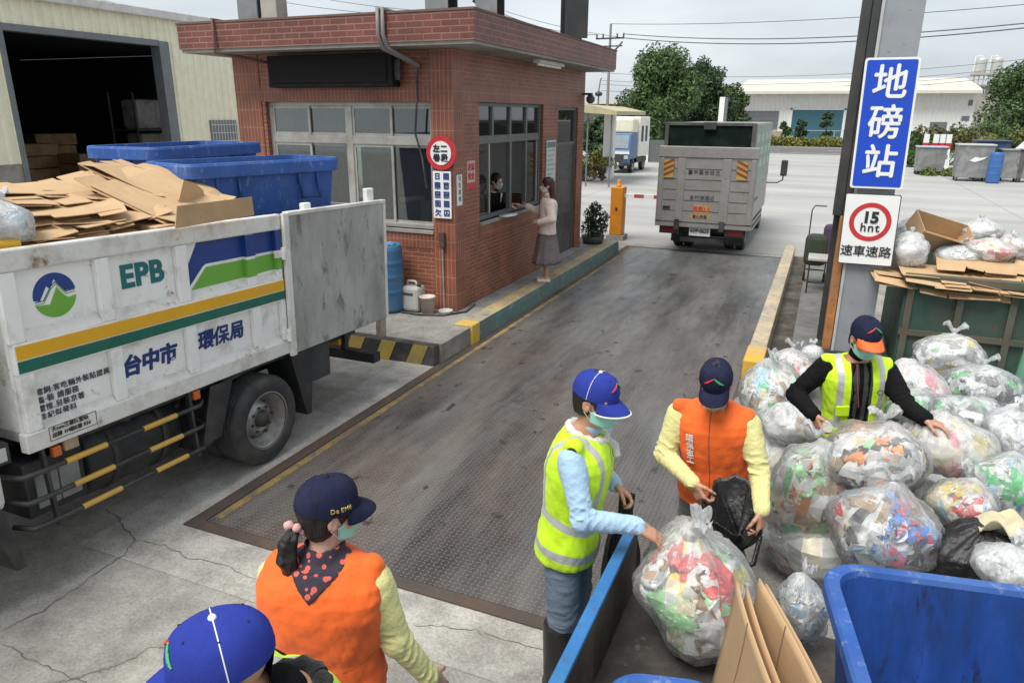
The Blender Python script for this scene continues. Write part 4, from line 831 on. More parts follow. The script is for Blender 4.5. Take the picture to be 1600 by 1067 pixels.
# awning building behind the booth
aw = thing('awning_shelter', 'pale yellow roofed shelter on thin posts behind the brick booth', 'shelter', (gx(935, 30), 30, 0))
az = hz_(172, 940, 30)
MB().prism([(gx(880, 30), az-.05), (gx(971, 30), az-.2), (gx(971, 30), az-.05), (gx(935, 30), az+.15), (gx(880, 30), az+.25)], (0, 29, 0), (1, 0, 0), (0, 0, 1), (0, 5, 0)).build('roof', pm('awning_cream', (.42, .37, .22), .6, dirt=(.4, .35, .25), da=.4), aw)
for px in (925, 961): MB().tube([(gx(px, 30), 29.3, 0), (gx(px, 30), 29.3, az-.1)], .035, 6).build('post', M_grey2, aw)
MB().box(gx(905, 30), gx(922, 30), 33.6, 34, 0, az-.1).build('back_wall', M_whs, aw)
rb = thing('low_building', 'dark flat roofed building behind the pale yellow shelter', 'building', (gx(935, 60), 60, 0))
MB().box(gx(890, 60), gx(968, 60), 60, 66, 0, hz_(163, 940, 60)).build('wall', pm('dark_grey_wall', (.12, .12, .115), .8), rb)  # one even dark grey
MB().box(gx(888, 60), gx(972, 60), 59.6, 66.3, hz_(163, 940, 60), hz_(158, 940, 60)).build('roof', M_whr, rb)
fn = thing('metal_fence', 'dark grey sheet fence beside the parked blue cabbed truck', 'fence', (gx(1020, 46), 46, 0))
MB().box(gx(1012, 46), gx(1075, 46), 46, 46.05, .05, hz_(219, 1020, 46)).build('panel', pm('fence_grey', (.11, .115, .12), .6, scale=(5, 1, 1), var=.2), fn)
for px in (1006, 1011): MB().box(gx(px, 46), gx(px, 46)+.12, 45.9, 46.02, 0, hz_(213, 1010, 46)).build('post', M_whs, fn)
wp_ = thing('white_pillar', 'white square pillar rising behind the box truck in front of the trees', 'pillar', (gx(1124, 50), 50, 0))
MB().box(gx(1118, 50), gx(1126, 50), 50, 50.4, 0, hz_(152, 1124, 50)).build('shaft', M_white, wp_); MB().box(gx(1126.3, 50), gx(1130, 50), 50.05, 50.4, 0, hz_(153, 1124, 50)).build('side_post', M_grey2, wp_)
# poles and wires
def pole(label, px, Y, top, r=.13):
    x = gx(px, Y); z = hz_(top, px, Y); t = thing('utility_pole', label, 'utility pole', (x, Y, 0))
    MB().tube([(x, Y, 0), (x, Y, z)], [r, r*.6], 8).build('shaft', pm('pole_grey', (.23, .22, .21), .8), t)
    return t, x, z
t, ux, uz = pole('grey concrete utility pole with cross arms behind the booth roof corner', 946, 52, 38)
zc = hz_(62, 946, 52)
MB().box(ux-1.0, ux+1.0, 51.9, 52, zc, zc+.1).box(ux-.9, ux+.9, 51.85, 51.95, zc-.5, zc-.42).build('cross_arm', M_steel, t)
ins = MB()
for dx in (-.95, -.5, .5, .95): ins.lathe([(0, 0), (.07, 0), (.05, .12), (.08, .16), (.04, .28), (0, .28)], (ux+dx, 51.95, zc+.1), 8)
ins.build('insulator', M_grey2, t)
MB().tube([(ux+.1, 51.9, zc-1.1), (ux+.5, 51.7, zc-.7), (ux+.9, 51.9, zc-.2)], .06, 6).build('cable_loop', M_blackp, t)
sl_ = thing('street_lamp', 'slim street lamp post beside the utility pole behind the shelter', 'street lamp', (gx(932, 44), 44, 0))
lz = hz_(150, 932, 44)
MB().tube([(gx(932, 44), 44, 0), (gx(932, 44), 44, lz)], .05, 6).build('post', M_grey2, sl_); MB().lathe([(0, 0), (.2, .05), (.24, .2), (.08, .3), (0, .34)], (gx(932, 44), 44, lz-.05), 12).build('lamp_head', M_steel, sl_); MB().tube([(gx(932, 44), 44, lz+.25), (gx(934, 44), 44, lz+.9), (gx(936, 44), 44, lz+1.0)], .04, 5).build('arm', M_grey2, sl_)
M_wire = pm('wire_dark', (.10, .105, .11), .6)
def wire(label, p0, p1, sag, r=.02):
    t = thing('overhead_wire', label, 'wire', p0); p0, p1 = Vector(p0), Vector(p1)
    MB().tube([p0.lerp(p1, k/24)-Vector((0, 0, sag*4*(k/24)*(1-k/24))) for k in range(25)], r, 5).build('cable', M_wire, t)
E_ = lambda px, py, Y: tuple(at(px, py, Y=Y))
wire('upper of the twin power cables leaving the pole towards the blue sign', (ux+.95, 51.9, zc+.3), E_(1640, 33, 40), .5, .028)
wire('lower of the twin power cables leaving the pole towards the blue sign', (ux+.95, 51.9, zc+.05), E_(1640, 40, 40), .55, .03)
wire('thin earth wire from the top of the utility pole over the yard', (ux, 52, uz), E_(1640, 4, 40), .3, .018)
wire('thin wire from the utility pole towards the booth roof', (ux-.95, 51.9, zc+.3), E_(780, 20, 40), .3, .02)
for i, (a, b_) in enumerate(((106, 100), (118, 112), (124, 119), (134, 124))): wire(['highest of the four faint distant wires above the warehouse', 'second highest of the four faint distant wires above the warehouse', 'second lowest of the four faint distant wires above the warehouse', 'lowest of the four faint distant wires above the warehouse'][i], E_(940, a+8, 96), E_(1660, b_-14, 96), 1.2, .028)
wire('long wire crossing the sky above the metal shed roof', E_(120, -8, 30), E_(420, 47, 30), .1, .014)
wire('second wire crossing the sky between the shed and the booth roof columns', E_(400, -4, 26), E_(640, 26, 26), .1, .011)
wire('third wire crossing the sky behind the booth roof columns', E_(470, -8, 26), E_(700, 20, 26), .1, .011)
wire('fourth wire passing behind the booth roof towards the yard trees', E_(790, 18, 60), E_(1000, 62, 60), .3, .02)

# ------------------------------------------------------------------ waste containers across the yard
M_galv = pm('galvanised_steel', (.30, .31, .31), .5, .3, dirt=(.18, .16, .14), da=.5)
def dumpster(label, px, Y, w, h, mat, lid=None, mark=False, group='waste containers across the yard'):
    x = gx(px, Y); d = w*.75; t = thing('waste_container', label, 'waste container', (x, Y, 0), group=group)
    P = [(x-w*.46, Y, .18), (x+w*.46, Y, .18), (x+w*.46, Y+d*.9, .18), (x-w*.46, Y+d*.9, .18), (x-w/2, Y-.06, h), (x+w/2, Y-.06, h), (x+w/2, Y+d, h), (x-w/2, Y+d, h)]
    MB().hexa(P).build('body', mat, t, bev=.02)
    MB().box(x-w/2-.04, x+w/2+.04, Y-.12, Y+d+.04, h+.002, h+.07).build('lid', lid or mat, t, bev=.02)
    for dx in (-.4, .4):
        for dy in (.08, d*.8): MB().lathe([(0, -.03), (.09, -.03), (.09, .03), (0, .03)], (x+w*dx, Y+dy, .09), 12, M=Matrix.Rotation(pi/2, 3, 'Y')).build('caster', M_blackp, t)
    rb_ = MB()
    for dx in (-.5, .5): rb_.box(x+w*dx-.03, x+w*dx+.03, Y-.1, Y+.1, h*.6, h*.75)
    rb_.build('trunnion', mat, t)
    if mark: MB().prism([(-.3, -.05), (-.1, -.12), (.25, .02), (.38, .14), (.1, .08), (-.1, .12)], (x+.1, Y-.045, h*.62), (1, 0, 0), (0, 0, 1), (0, -.008, 0)).build('painted_mark', M_white, t)
    return t
dumpster('grey waste container with a bluish lid nearest the blue sign', 1458, 43, 1.35, 1.35, M_galv, pm('lid_pale_blue', (.35, .42, .55), .5))
dumpster('large grey waste container with a white painted mark', 1527, 39.5, 1.45, 1.6, M_galv, pm('lid_greenish', (.42, .46, .44), .5), True)
dumpster('dark blue waste container behind the marked grey one', 1552, 40.8, 1.4, 1.75, pm('container_navy', (.03, .05, .12), .5, dirt=(.1, .1, .12), da=.4))
dumpster('grey waste container beside the blue barrel at the frame edge', 1588, 40, 1.0, 1.4, M_galv)
dumpster('grey waste container farthest from the blue sign, beside the white van', 1616, 40, 1.0, 1.4, M_galv)
barrel('bright blue plastic barrel between the grey waste containers', gx(1565, 38.5), 39, 0, .27, 1.35, pm('barrel_bright', (.04, .13, .36), .5))
bx_ = thing('rusty_box', 'rusty brown box behind the first grey waste container', 'box', (gx(1440, 43.8), 43.8, 0)); MB().box(gx(1436, 43.8), gx(1450, 43.8), 43.8, 44.4, 0, 1.3).build('case', pm('rust_brown', (.2, .12, .08), .8, dirt=(.1, .06, .04), da=.5), bx_, bev=.02); MB().box(gx(1435, 43.8), gx(1451, 43.8), 43.75, 44.45, 1.3, 1.36).build('lid', M_rustframe, bx_)
for i, px in enumerate((1446, 1461, 1471, 1481)):
    t = thing('road_barrier', 'white and red plastic road barrier behind the first grey waste container', 'barrier', (gx(px, 46), 46, 0), group='road barriers behind the waste container')
    x = gx(px, 46); MB().prism([(-.25, 0), (.25, 0), (.14, .9), (.12, 1.95), (-.12, 1.95), (-.14, .9)], (x, 46, 0), (1, 0, 0), (0, 0, 1), (0, .3, 0)).build('body', M_white, t); MB().box(x-.135, x+.135, 45.99, 46.31, 1.2, 1.5).build('band', M_red, t)
vn = thing('white_van', 'white van parked behind the grey bins, only its sloping nose in view', 'van', (gx(1625, 43), 43, 0))
MB().prism([(-2.6, .35), (2.2, .35), (2.2, 2.3), (-1.2, 2.3), (-2.0, 1.35), (-2.6, 1.2)], (gx(1630, 43)+1.2, 43, 0), (1, 0, 0), (0, 0, 1), (0, 1.7, 0)).build('body', M_white, vn, bev=.08)
MB().prism([(-1.88, 1.4), (-.3, 1.4), (-.3, 2.15), (-1.15, 2.15)], (gx(1630, 43)+1.2, 42.995, 0), (1, 0, 0), (0, 0, 1), (0, -.006, 0)).build('side_window', M_dark, vn)
for dx in (-1.7, 1.4):
    for dy in (.1, 1.6): MB().lathe([(0, -.1), (.33, -.1), (.33, .1), (0, .1)], (gx(1630, 43)+1.2+dx, 43+dy, .33), 18, M=Matrix.Rotation(pi/2, 3, 'X')).build('wheel', M_blackp, vn)
# potted bonsai by the booth
pb = thing('potted_bonsai', 'dark green cloud pruned bonsai in a pot behind the booth door', 'plant', (-4.35, 14.6, PZ))
MB().lathe([(0, 0), (.2, 0), (.25, .16), (.23, .16), (.19, .14), (0, .14)], (-4.36, 14.62, PZ), 18).build('pot', pm('pot_dark', (.06, .06, .055), .6), pb)
MB().tube([(-4.36, 14.62, PZ+.12), (-4.42, 14.62, PZ+.5), (-4.32, 14.6, PZ+.65), (-4.36, 14.6, PZ+.75)], [.05, .04, .03, .015], 7).build('trunk', M_bark, pb)
mb = MB(); rng = np.random.default_rng(2); leaves(mb, [(-4.46, 14.6, PZ+.32, .17), (-4.2, 14.58, PZ+.38, .16), (-4.3, 14.62, PZ+.26, .2), (-4.12, 14.55, PZ+.56, .12), (-4.4, 14.6, PZ+.58, .17), (-4.32, 14.6, PZ+.74, .13)], 1400, .035, rng); mb.build('foliage', M_lf4, pb)
# ------------------------------------------------------------------ refuse truck on the left
M_tw = pm('truck_white', (.82, .82, .80), .4, var=.04, dirt=(.38, .35, .30), da=.3, ds=3, dirt2=(.22, .11, .06), da2=.22, ds2=7, bump=.05)
M_twr = pm('truck_white_worn', (.70, .69, .66), .45, var=.06, dirt=(.36, .32, .27), da=.45, ds=4, dirt2=(.2, .09, .045), da2=.30, ds2=5, bump=.12)
M_gatem = pm('bare_grey_plate', (.31, .31, .30), .6, .1, var=.25, vs=3, dirt=(.46, .46, .45), da=.55, ds=4, dirt2=(.14, .12, .10), da2=.42, ds2=7, bump=.12, bs=30, scale=(1, 1, .45))
M_chas = pm('chassis_black', (.022, .023, .025), .55, dirt=(.09, .085, .08), da=.45, bump=.1)
M_tyre = pm('tyre_rubber', (.028, .028, .029), .75, var=.2, dirt=(.10, .095, .088), da=.5, bump=.15, bs=80)
M_rim = pm('wheel_steel', (.34, .34, .33), .42, .6, dirt=(.12, .10, .085), da=.5)
M_hub = pm('hub_grime', (.06, .055, .05), .6, .3)
M_y2 = pm('stripe_yellow', (.72, .38, .015), .4, var=.05, dirt=(.5, .35, .12), da=.25); M_g2 = pm('stripe_green', (.008, .12, .085), .4, dirt=(.07, .15, .12), da=.25)
M_tb = pm('graphic_blue', (.012, .045, .22), .4, dirt=(.06, .09, .2), da=.25, dirt2=(.4, .4, .4), da2=.1); M_tg = pm('graphic_green', (.15, .40, .05), .4, var=.05, dirt=(.2, .35, .12), da=.2)
M_teal2 = pm('letter_teal', (.01, .14, .15), .4); M_bl2 = pm('letter_blue', (.012, .035, .17), .4)
M_lorange = pm('lamp_orange', (.55, .13, .03), .3); M_lclear = pm('lamp_clear', (.5, .5, .5), .2); M_lred = pm('lamp_red', (.14, .010, .010), .25)
TXS, TYO = -4.05, 4.28
tk = thing('refuse_truck', 'white open bed refuse truck with blue and green graphics and an orange and green stripe', 'truck', (-5.1, TYO, 0))
XP = TXS-.045
side = MB(); yL, yR = 2.36, 4.60
side.box(XP-.03, XP, yL, yR, .95, 2.0)
side.build('side_panel', M_tw, tk)
MB().box(XP-.02, TXS, yL-.01, yR+.02, 1.944, 2.07).build('top_rail', M_twr, tk, bev=.012)
MB().box(XP+.001, TXS, yL, yR, 1.358, 1.54).build('middle_rail', M_tw, tk, bev=.004)
MB().box(XP-.02, TXS+.004, yL-.02, yR+.02, .885, 1.004).build('bottom_rail', M_twr, tk, bev=.008)
ribs = [(2.345, 2.44), (2.93, 3.02), (3.54, 3.635), (4.205, 4.30), (4.54, 4.6)]
for a, b_ in ribs:
    MB().box(XP+.001, TXS-.003, a, b_, 1.541, 1.943).build('rib', M_tw, tk, bev=.006); MB().box(XP+.001, TXS-.003, a+.02, b_+.015, 1.005, 1.357).build('rib', M_tw, tk, bev=.006)
for (a, b_), (c, d) in zip(ribs, ribs[1:]):
    MB().prism([(XP+.001, 1.541), (TXS-.002, 1.541), (XP+.001, 1.60)], (0, b_+.002, 0), (1, 0, 0), (0, 0, 1), (0, c-b_-.004, 0)).build('ledge', M_twr, tk)
    MB().prism([(XP+.001, 1.005), (TXS-.002, 1.005), (XP+.001, 1.05)], (0, b_+.02, 0), (1, 0, 0), (0, 0, 1), (0, c-b_-.005, 0)).build('ledge', M_twr, tk)
MB().box(TXS, TXS+.003, yL+.01, yR, 1.447, 1.527).build('orange_stripe', M_y2, tk); MB().box(TXS, TXS+.003, yL+.01, yR, 1.368, 1.438).build('green_stripe', M_g2, tk)
MB().box(TXS, TXS+.002, yL+.01, yR, 1.4382, 1.4468).build('cream_stripe', pm('stripe_cream', (.6, .55, .38)), tk)
def clip(P, lo, hi):
    for v, sg_ in ((lo, 1), (hi, -1)):
        Q = []
        for i in range(len(P)):
            a, b_ = P[i-1], P[i]; ia, ib = (a[0]-v)*sg_ >= 0, (b_[0]-v)*sg_ >= 0
            if ia != ib: t_ = (v-a[0])/(b_[0]-a[0]); Q.append((v, a[1]+t_*(b_[1]-a[1])))
            if ib: Q.append(b_)
        P = Q
        if not P: return []
    return P
def graphic(poly, mt, name):
    mb = MB()
    zones = [(3.637, 4.203, XP), (4.205, 4.30, TXS-.003), (4.302, 4.538, XP), (4.54, 4.6, TXS-.003)]
    for lo, hi, x in zones:
        q = clip(poly, lo, hi)
        if len(q) > 2: mb.prism(q, (x, 0, 0), (0, 1, 0), (0, 0, 1), (.0025, 0, 0))
    for y0 in (4.2035, 4.5385):   # the near flank of each rib carries the paint too
        zs_ = sorted(z for a, b_ in zip(poly, poly[1:]+poly[:1]) if min(a[0], b_[0]) <= y0 <= max(a[0], b_[0]) and a[0] != b_[0] for z in [a[1]+(b_[1]-a[1])*(y0-a[0])/(b_[0]-a[0])])
        if len(zs_) > 1: mb.box(XP+.001, TXS-.0005, y0-.0015, y0+.001, zs_[0], zs_[-1])
    mb.build(name, mt, tk)
graphic([(3.65, 1.622), (3.65, 1.76), (3.765, 1.942), (4.60, 1.942), (4.60, 1.775), (3.83, 1.775), (3.80, 1.76)], M_tb, 'blue_graphic')
graphic([(3.675, 1.605), (3.83, 1.752), (4.60, 1.752), (4.60, 1.625), (4.2, 1.612)], M_tg, 'green_graphic')
# round emblem: blue sky, white mountains, green foot
ey, ez, er = 2.675, 1.765, .132
arc = lambda a0, a1, n=24: [(ey+er*cos(radians(a0+(a1-a0)*k/n)), ez+er*sin(radians(a0+(a1-a0)*k/n))) for k in range(n+1)]
emb = MB()
emb.prism(arc(8, 186)+[(ey-er*.72, ez-.02), (ey-er*.34, ez+er*.46), (ey-er*.18, ez+er*.30), (ey+.005, ez+er*.72), (ey+er*.5, ez+.015)], (XP, 0, 0), (0, 1, 0), (0, 0, 1), (.003, 0, 0), 0)
emb.prism(arc(199, 351)+[(ey+er*.62, ez-.028), (ey+er*.42, ez-.01), (ey+er*.12, ez+er*.34), (ey-er*.28, ez-.05)], (XP, 0, 0), (0, 1, 0), (0, 0, 1), (.003, 0, 0), 1)
for k, (d, mm) in enumerate(((0, 1), (.014, 0))):
    pts = [(ey-er*.93, ez-.038+d), (ey-er*.55, ez-.036+d), (ey-er*.14, ez+er*.30+d), (ey+er*.1, ez+er*.48+d), (ey+er*.52, ez-.004+d), (ey+er*.95, ez+.0+d)]
    for (a, b_), (c, e) in zip(pts, pts[1:]): emb.bar((XP+.0012, a, b_), (XP+.0012, c, e), .005, .0024, mm, (1, 0, 0))
emb.build('round_emblem', [M_tb, M_tg], tk)
YD = Vector((0, 1, 0))
text('EPB', .205, (XP, 3.285, 1.785), YD, Zv, M_teal2, 'lettering', tk, off=.008, space=1.08)
for k, s in enumerate('台中市'): text(s, .15, (XP, 3.115+.148*k, 1.19), YD, Zv, M_bl2, 'lettering', tk, off=.004, shear=.12)
for s, y, w_ in (('環', 3.755, 1), ('亻', 3.888, .9), ('呆', 3.935, .74), ('局', 4.07, 1)): text(s, .15, (XP, y, 1.205), YD, Zv, M_bl2, 'lettering', tk, off=.003, shear=.12, sx=w_)
for k, s in enumerate(('豬飼:客吃輛外裝貼認員,', '臨·裝 請服務', '還惟.另裝京著', '佳紀似發科')): text(s, .045, (XP, 2.465, 1.215-k*.052), YD, Zv, pm('letter_faded', (.08, .085, .11)), 'lettering', tk, align='LEFT', space=1.12)
text('大cuo三罩D.宜02', .032, (TXS+.004, 2.49, .985), YD, Zv, M_hub, 'lettering', tk, align='LEFT'); text('出限 1M裝E發 KN', .032, (TXS+.004, 2.49, .945), YD, Zv, M_hub, 'lettering', tk, align='LEFT')
bx2 = MB()
for a in ((2.475, 2.785, .915, .919), (2.475, 2.785, 1.0, 1.004), (2.475, 2.479, .919, 1.0), (2.781, 2.785, .919, 1.0)): bx2.box(TXS+.004, TXS+.0055, *a)
bx2.build('stencil_frame', M_hub, tk)
# the rest of the bed
BF = 1.0
MB().box(-6.7, XP-.031, yL, 6.1, BF-.06, BF).build('bed_floor', M_gatem, tk)
MB().box(-6.74, XP-.031, yL, yL+.05, BF+.001, 2.03).build('front_board', M_twr, tk)
MB().box(-6.75, -6.7, yL+.05, 6.1, BF+.001, 2.05).build('far_side_panel', M_twr, tk)
MB().box(-6.7, XP-.031, 6.12, 6.16, 1.5, 2.02).build('rear_board', M_twr, tk)
gt = MB().box(TXS-.03, TXS+.02, 4.625, 6.13, .87, 2.065).build('swung_tail_door', M_gatem, tk, bev=.006)
MB().box(TXS+.003, TXS+.034, 4.61, 4.675, .86, 2.075).box(TXS-.035, TXS+.03, 4.676, 6.135, 2.05, 2.082).box(TXS-.032, TXS+.028, 6.1, 6.138, .868, 2.049).build('door_edge', M_twr, gt, bev=.004)
hg_ = MB()
for z in (1.05, 1.75): hg_.tube([(TXS+.015, 4.605, z-.05), (TXS+.015, 4.605, z+.05)], .022, 10)
hg_.box(TXS-.01, TXS+.012, 4.55, 4.61, 1.02, 1.08).box(TXS-.01, TXS+.012, 4.52, 4.61, 1.72, 1.78).build('hinge', M_tw, gt)
MB().box(TXS-.08, TXS-.03, 5.9, 6.02, 2.06, 2.2).box(TXS-.08, TXS-.03, 4.95, 5.05, 2.06, 2.13).build('latch_bracket', M_tw, gt, bev=.01)
MB().box(TXS-.06, TXS, 6.02, 6.13, .66, .87).build('tail_bracket', pm('rusty_white', (.4, .35, .3), .7, dirt=(.2, .1, .05), da=.8), tk, bev=.01)
# chassis
MB().box(-4.62, -4.5, 1.3, 6.2, .62, .86).box(-5.72, -5.6, 1.3, 6.2, .62, .86).build('chassis_rail', M_chas, tk)
MB().box(-6.2, TXS-.06, 2.5, 6.1, .84, .93).build('sub_frame', M_chas, tk)
def wheel(x, y, r, parent, side=1, dual=True, w=.24, name='wheel'):
    wt_ = bpy.data.objects.new(name, None); _link(wt_, parent)
    Mr = Matrix.Rotation(pi/2, 3, 'Y')
    prof = [(r*.60, -w/2), (r*.9, -w/2), (r*.975, -w*.40), (r, -w*.30)]
    for k in range(-2, 3): prof += [(r, k*w*.12-w*.045), (r*.975, k*w*.12-w*.03), (r*.975, k*w*.12+w*.03), (r, k*w*.12+w*.045)]
    prof += [(r, w*.30), (r*.975, w*.40), (r*.9, w/2), (r*.66, w*.5), (r*.60, w*.44)]
    tyre = MB(); tyre.lathe(prof, (x-side*w/2, y, r), 44, M=Mr)
    if dual: tyre.lathe(prof, (x-side*(w*1.5+.05), y, r), 44, M=Mr)
    tyre.build('tyre', M_tyre, wt_)
    s = side
    rp_ = [(0, -.10*1), (r*.2, -.10), (r*.22, -.06), (r*.34, -.075), (r*.44, -.13), (r*.52, -.13), (r*.555, -.03), (r*.60, -.015), (r*.63, 0), (r*.645, .004), (r*.62, .0)]
    MB().lathe([(a, b_*s) for a, b_ in rp_], (x-.005*s, y, r), 36, M=Mr).build('rim', M_rim, wt_)
    MB().lathe([(0, -.02*s), (r*.15, -.025*s), (r*.17, -.1*s), (r*.2, -.1*s)], (x-.01*s, y, r), 18, M=Mr).build('hub', M_hub, wt_)
    nb = MB()
    for k in range(6): a = 2*pi*k/6; nb.tube([(x-.10*s, y+r*.39*cos(a), r+r*.39*sin(a)), (x-.097*s, y+r*.39*cos(a), r+r*.39*sin(a))], r*.055, 10)
    for k in range(8): a = 2*pi*k/8+.2; nb.tube([(x-.09*s, y+r*.28*cos(a), r+r*.28*sin(a)), (x-.06*s, y+r*.28*cos(a), r+r*.28*sin(a))], r*.03, 6)
    nb.build('wheel_nut', M_hub, wt_)
    return wt_
wheel(TXS+.01, 4.28, .385, tk); wheel(-6.22, 4.28, .385, tk, -1)
MB().tube([(-6.1, 4.28, .385), (-4.2, 4.28, .385)], .09, 12).build('axle', M_chas, tk)
# mudguard, flap, boxes
MB().prism([(3.55, .40), (3.68, .40), (3.90, .84), (4.05, .845), (4.05, .87), (3.86, .87), (3.6, .44)], (TXS-.36, 0, 0), (0, 1, 0), (0, 0, 1), (.34, 0, 0)).build('mudguard', M_chas, tk)
MB().prism([(3.72, .86), (3.95, .86), (3.78, .44), (3.6, .42)], (TXS-.012, 0, 0), (0, 1, 0), (0, 0, 1), (.008, 0, 0)).build('mudguard_side', M_chas, tk)
MB().prism([(4.64, .86), (4.95, .86), (4.88, .24), (4.82, .24)], (TXS-.34, 0, 0), (0, 1, 0), (0, 0, 1), (.32, 0, 0)).build('mud_flap', M_chas, tk)
MB().box(TXS-.40, TXS-.06, 4.93, 5.24, .50, .83).build('tool_box', pm('tool_box_dark', (.03, .038, .04), .45, dirt=(.08, .08, .08), da=.4), tk, bev=.01)
MB().box(-6.1, TXS-.05, 5.95, 6.07, .40, .50).bar((-4.5, 6.0, .85), (-4.5, 6.0, .45), .06).bar((-5.7, 6.0, .85), (-5.7, 6.0, .45), .06).build('rear_bumper', M_chas, tk)
MB().box(-5.0, -4.5, 5.9, 5.945, .56, .62).build('bumper_plate', M_y2, tk)
MB().lathe([(0, 0), (.25, 0), (.27, .03), (.27, .72), (.25, .75), (0, .75)], (TXS-.38, 2.78, .58), 26, M=Matrix.Rotation(-pi/2, 3, 'X')).build('fuel_tank', M_chas, tk)
ft = MB()
for y in (2.95, 3.35): ft.lathe([(.272, 0), (.28, 0), (.28, .05), (.272, .05)], (TXS-.38, y, .58), 26, M=Matrix.Rotation(-pi/2, 3, 'X'))
ft.lathe([(0, 0), (.045, 0), (.045, .03), (0, .03)], (TXS-.2, 3.13, .775), 14).build('tank_strap', M_hub, tk)
bb = MB().box(TXS-.5, TXS-.12, 2.36, 2.74, .42, .78).build('battery_box', M_chas, tk, bev=.01)
MB().box(TXS-.12, TXS-.112, 2.42, 2.56, .47, .70).box(TXS-.12, TXS-.112, 2.57, 2.70, .47, .70).build('cover', pm('box_cover_grey', (.25, .26, .26), .5, dirt=(.1, .1, .1), da=.5), bb)
M_sleeve = pm('sleeve_yellow', (.60, .36, .06), .55, dirt=(.4, .3, .14), da=.5)
sgd = bpy.data.objects.new('side_guard', None); _link(sgd, tk)
for i, z in enumerate((.745, .575, .405)):
    yy0, yy1 = 2.3+.01*i, 3.66; p = [(TXS-.16, yy0-.04, z), (TXS-.03, yy0, z), (TXS-.02, yy0+.08, z), (TXS-.02, yy1-.04, z), (TXS-.04, yy1, z+.015), (TXS-.12, yy1+.02, z+.03)]
    MB().tube(p, .017, 10).build('guard_bar', M_chas, sgd)
    for a, b_ in ((2.56, 2.84), (3.12, 3.40)): MB().tube([(TXS-.02, a+.03*i, z), (TXS-.02, b_+.03*i, z)], .0195, 10).build('yellow_sleeve', M_sleeve, sgd)
for y in (2.44, 3.54): MB().bar((TXS-.045, y, .88), (TXS-.04, y+.03, .36), .05, .02).build('guard_post', M_chas, sgd)
MB().box(TXS-.05, TXS-.01, 2.49, 2.545, .80, .865).build('marker_lamp', M_lorange, tk, bev=.008); MB().box(TXS-.05, TXS-.01, 3.57, 3.63, .80, .87).build('marker_lamp', M_lorange, tk, bev=.008)
MB().box(TXS-.05, TXS-.01, 2.565, 2.66, .81, .88).build('work_lamp', pm('lamp_brownish', (.35, .26, .16), .3), tk, bev=.01)
# cab, mostly beyond the picture edge
cb = MB().prism([(.2, .55), (2.25, .55), (2.25, 2.55), (1.0, 2.62), (.42, 2.2), (.2, 1.4)], (-6.2, 0, 0), (0, 1, 0), (0, 0, 1), (2.05, 0, 0)).build('cab', M_tw, tk, bev=.06)
MB().prism([(.62, 1.5), (1.6, 1.5), (1.6, 2.3), (1.0, 2.35), (.66, 2.05)], (-4.152, 0, 0), (0, 1, 0), (0, 0, 1), (.006, 0, 0)).build('side_window', M_dark, cb)
MB().box(-4.16, -4.10, 2.16, 2.27, .86, .98).build('lamp_housing', M_chas, tk); MB().box(-4.10, -4.095, 2.18, 2.25, .88, .96).build('reverse_lamp', M_lclear, tk)
wheel(-4.12, 1.2, .385, tk, 1, False); wheel(-6.2, 1.2, .385, tk, -1, False)
MB().prism([(1.98, .9), (2.06, .9), (2.18, .55), (2.24, .2), (2.18, .2), (2.1, .5)], (-4.42, 0, 0), (0, 1, 0), (0, 0, 1), (.34, 0, 0)).build('mud_flap', M_chas, tk)
tk.rotation_euler = (-.031, 0, 0)
WM_tk = WM[tk.name]

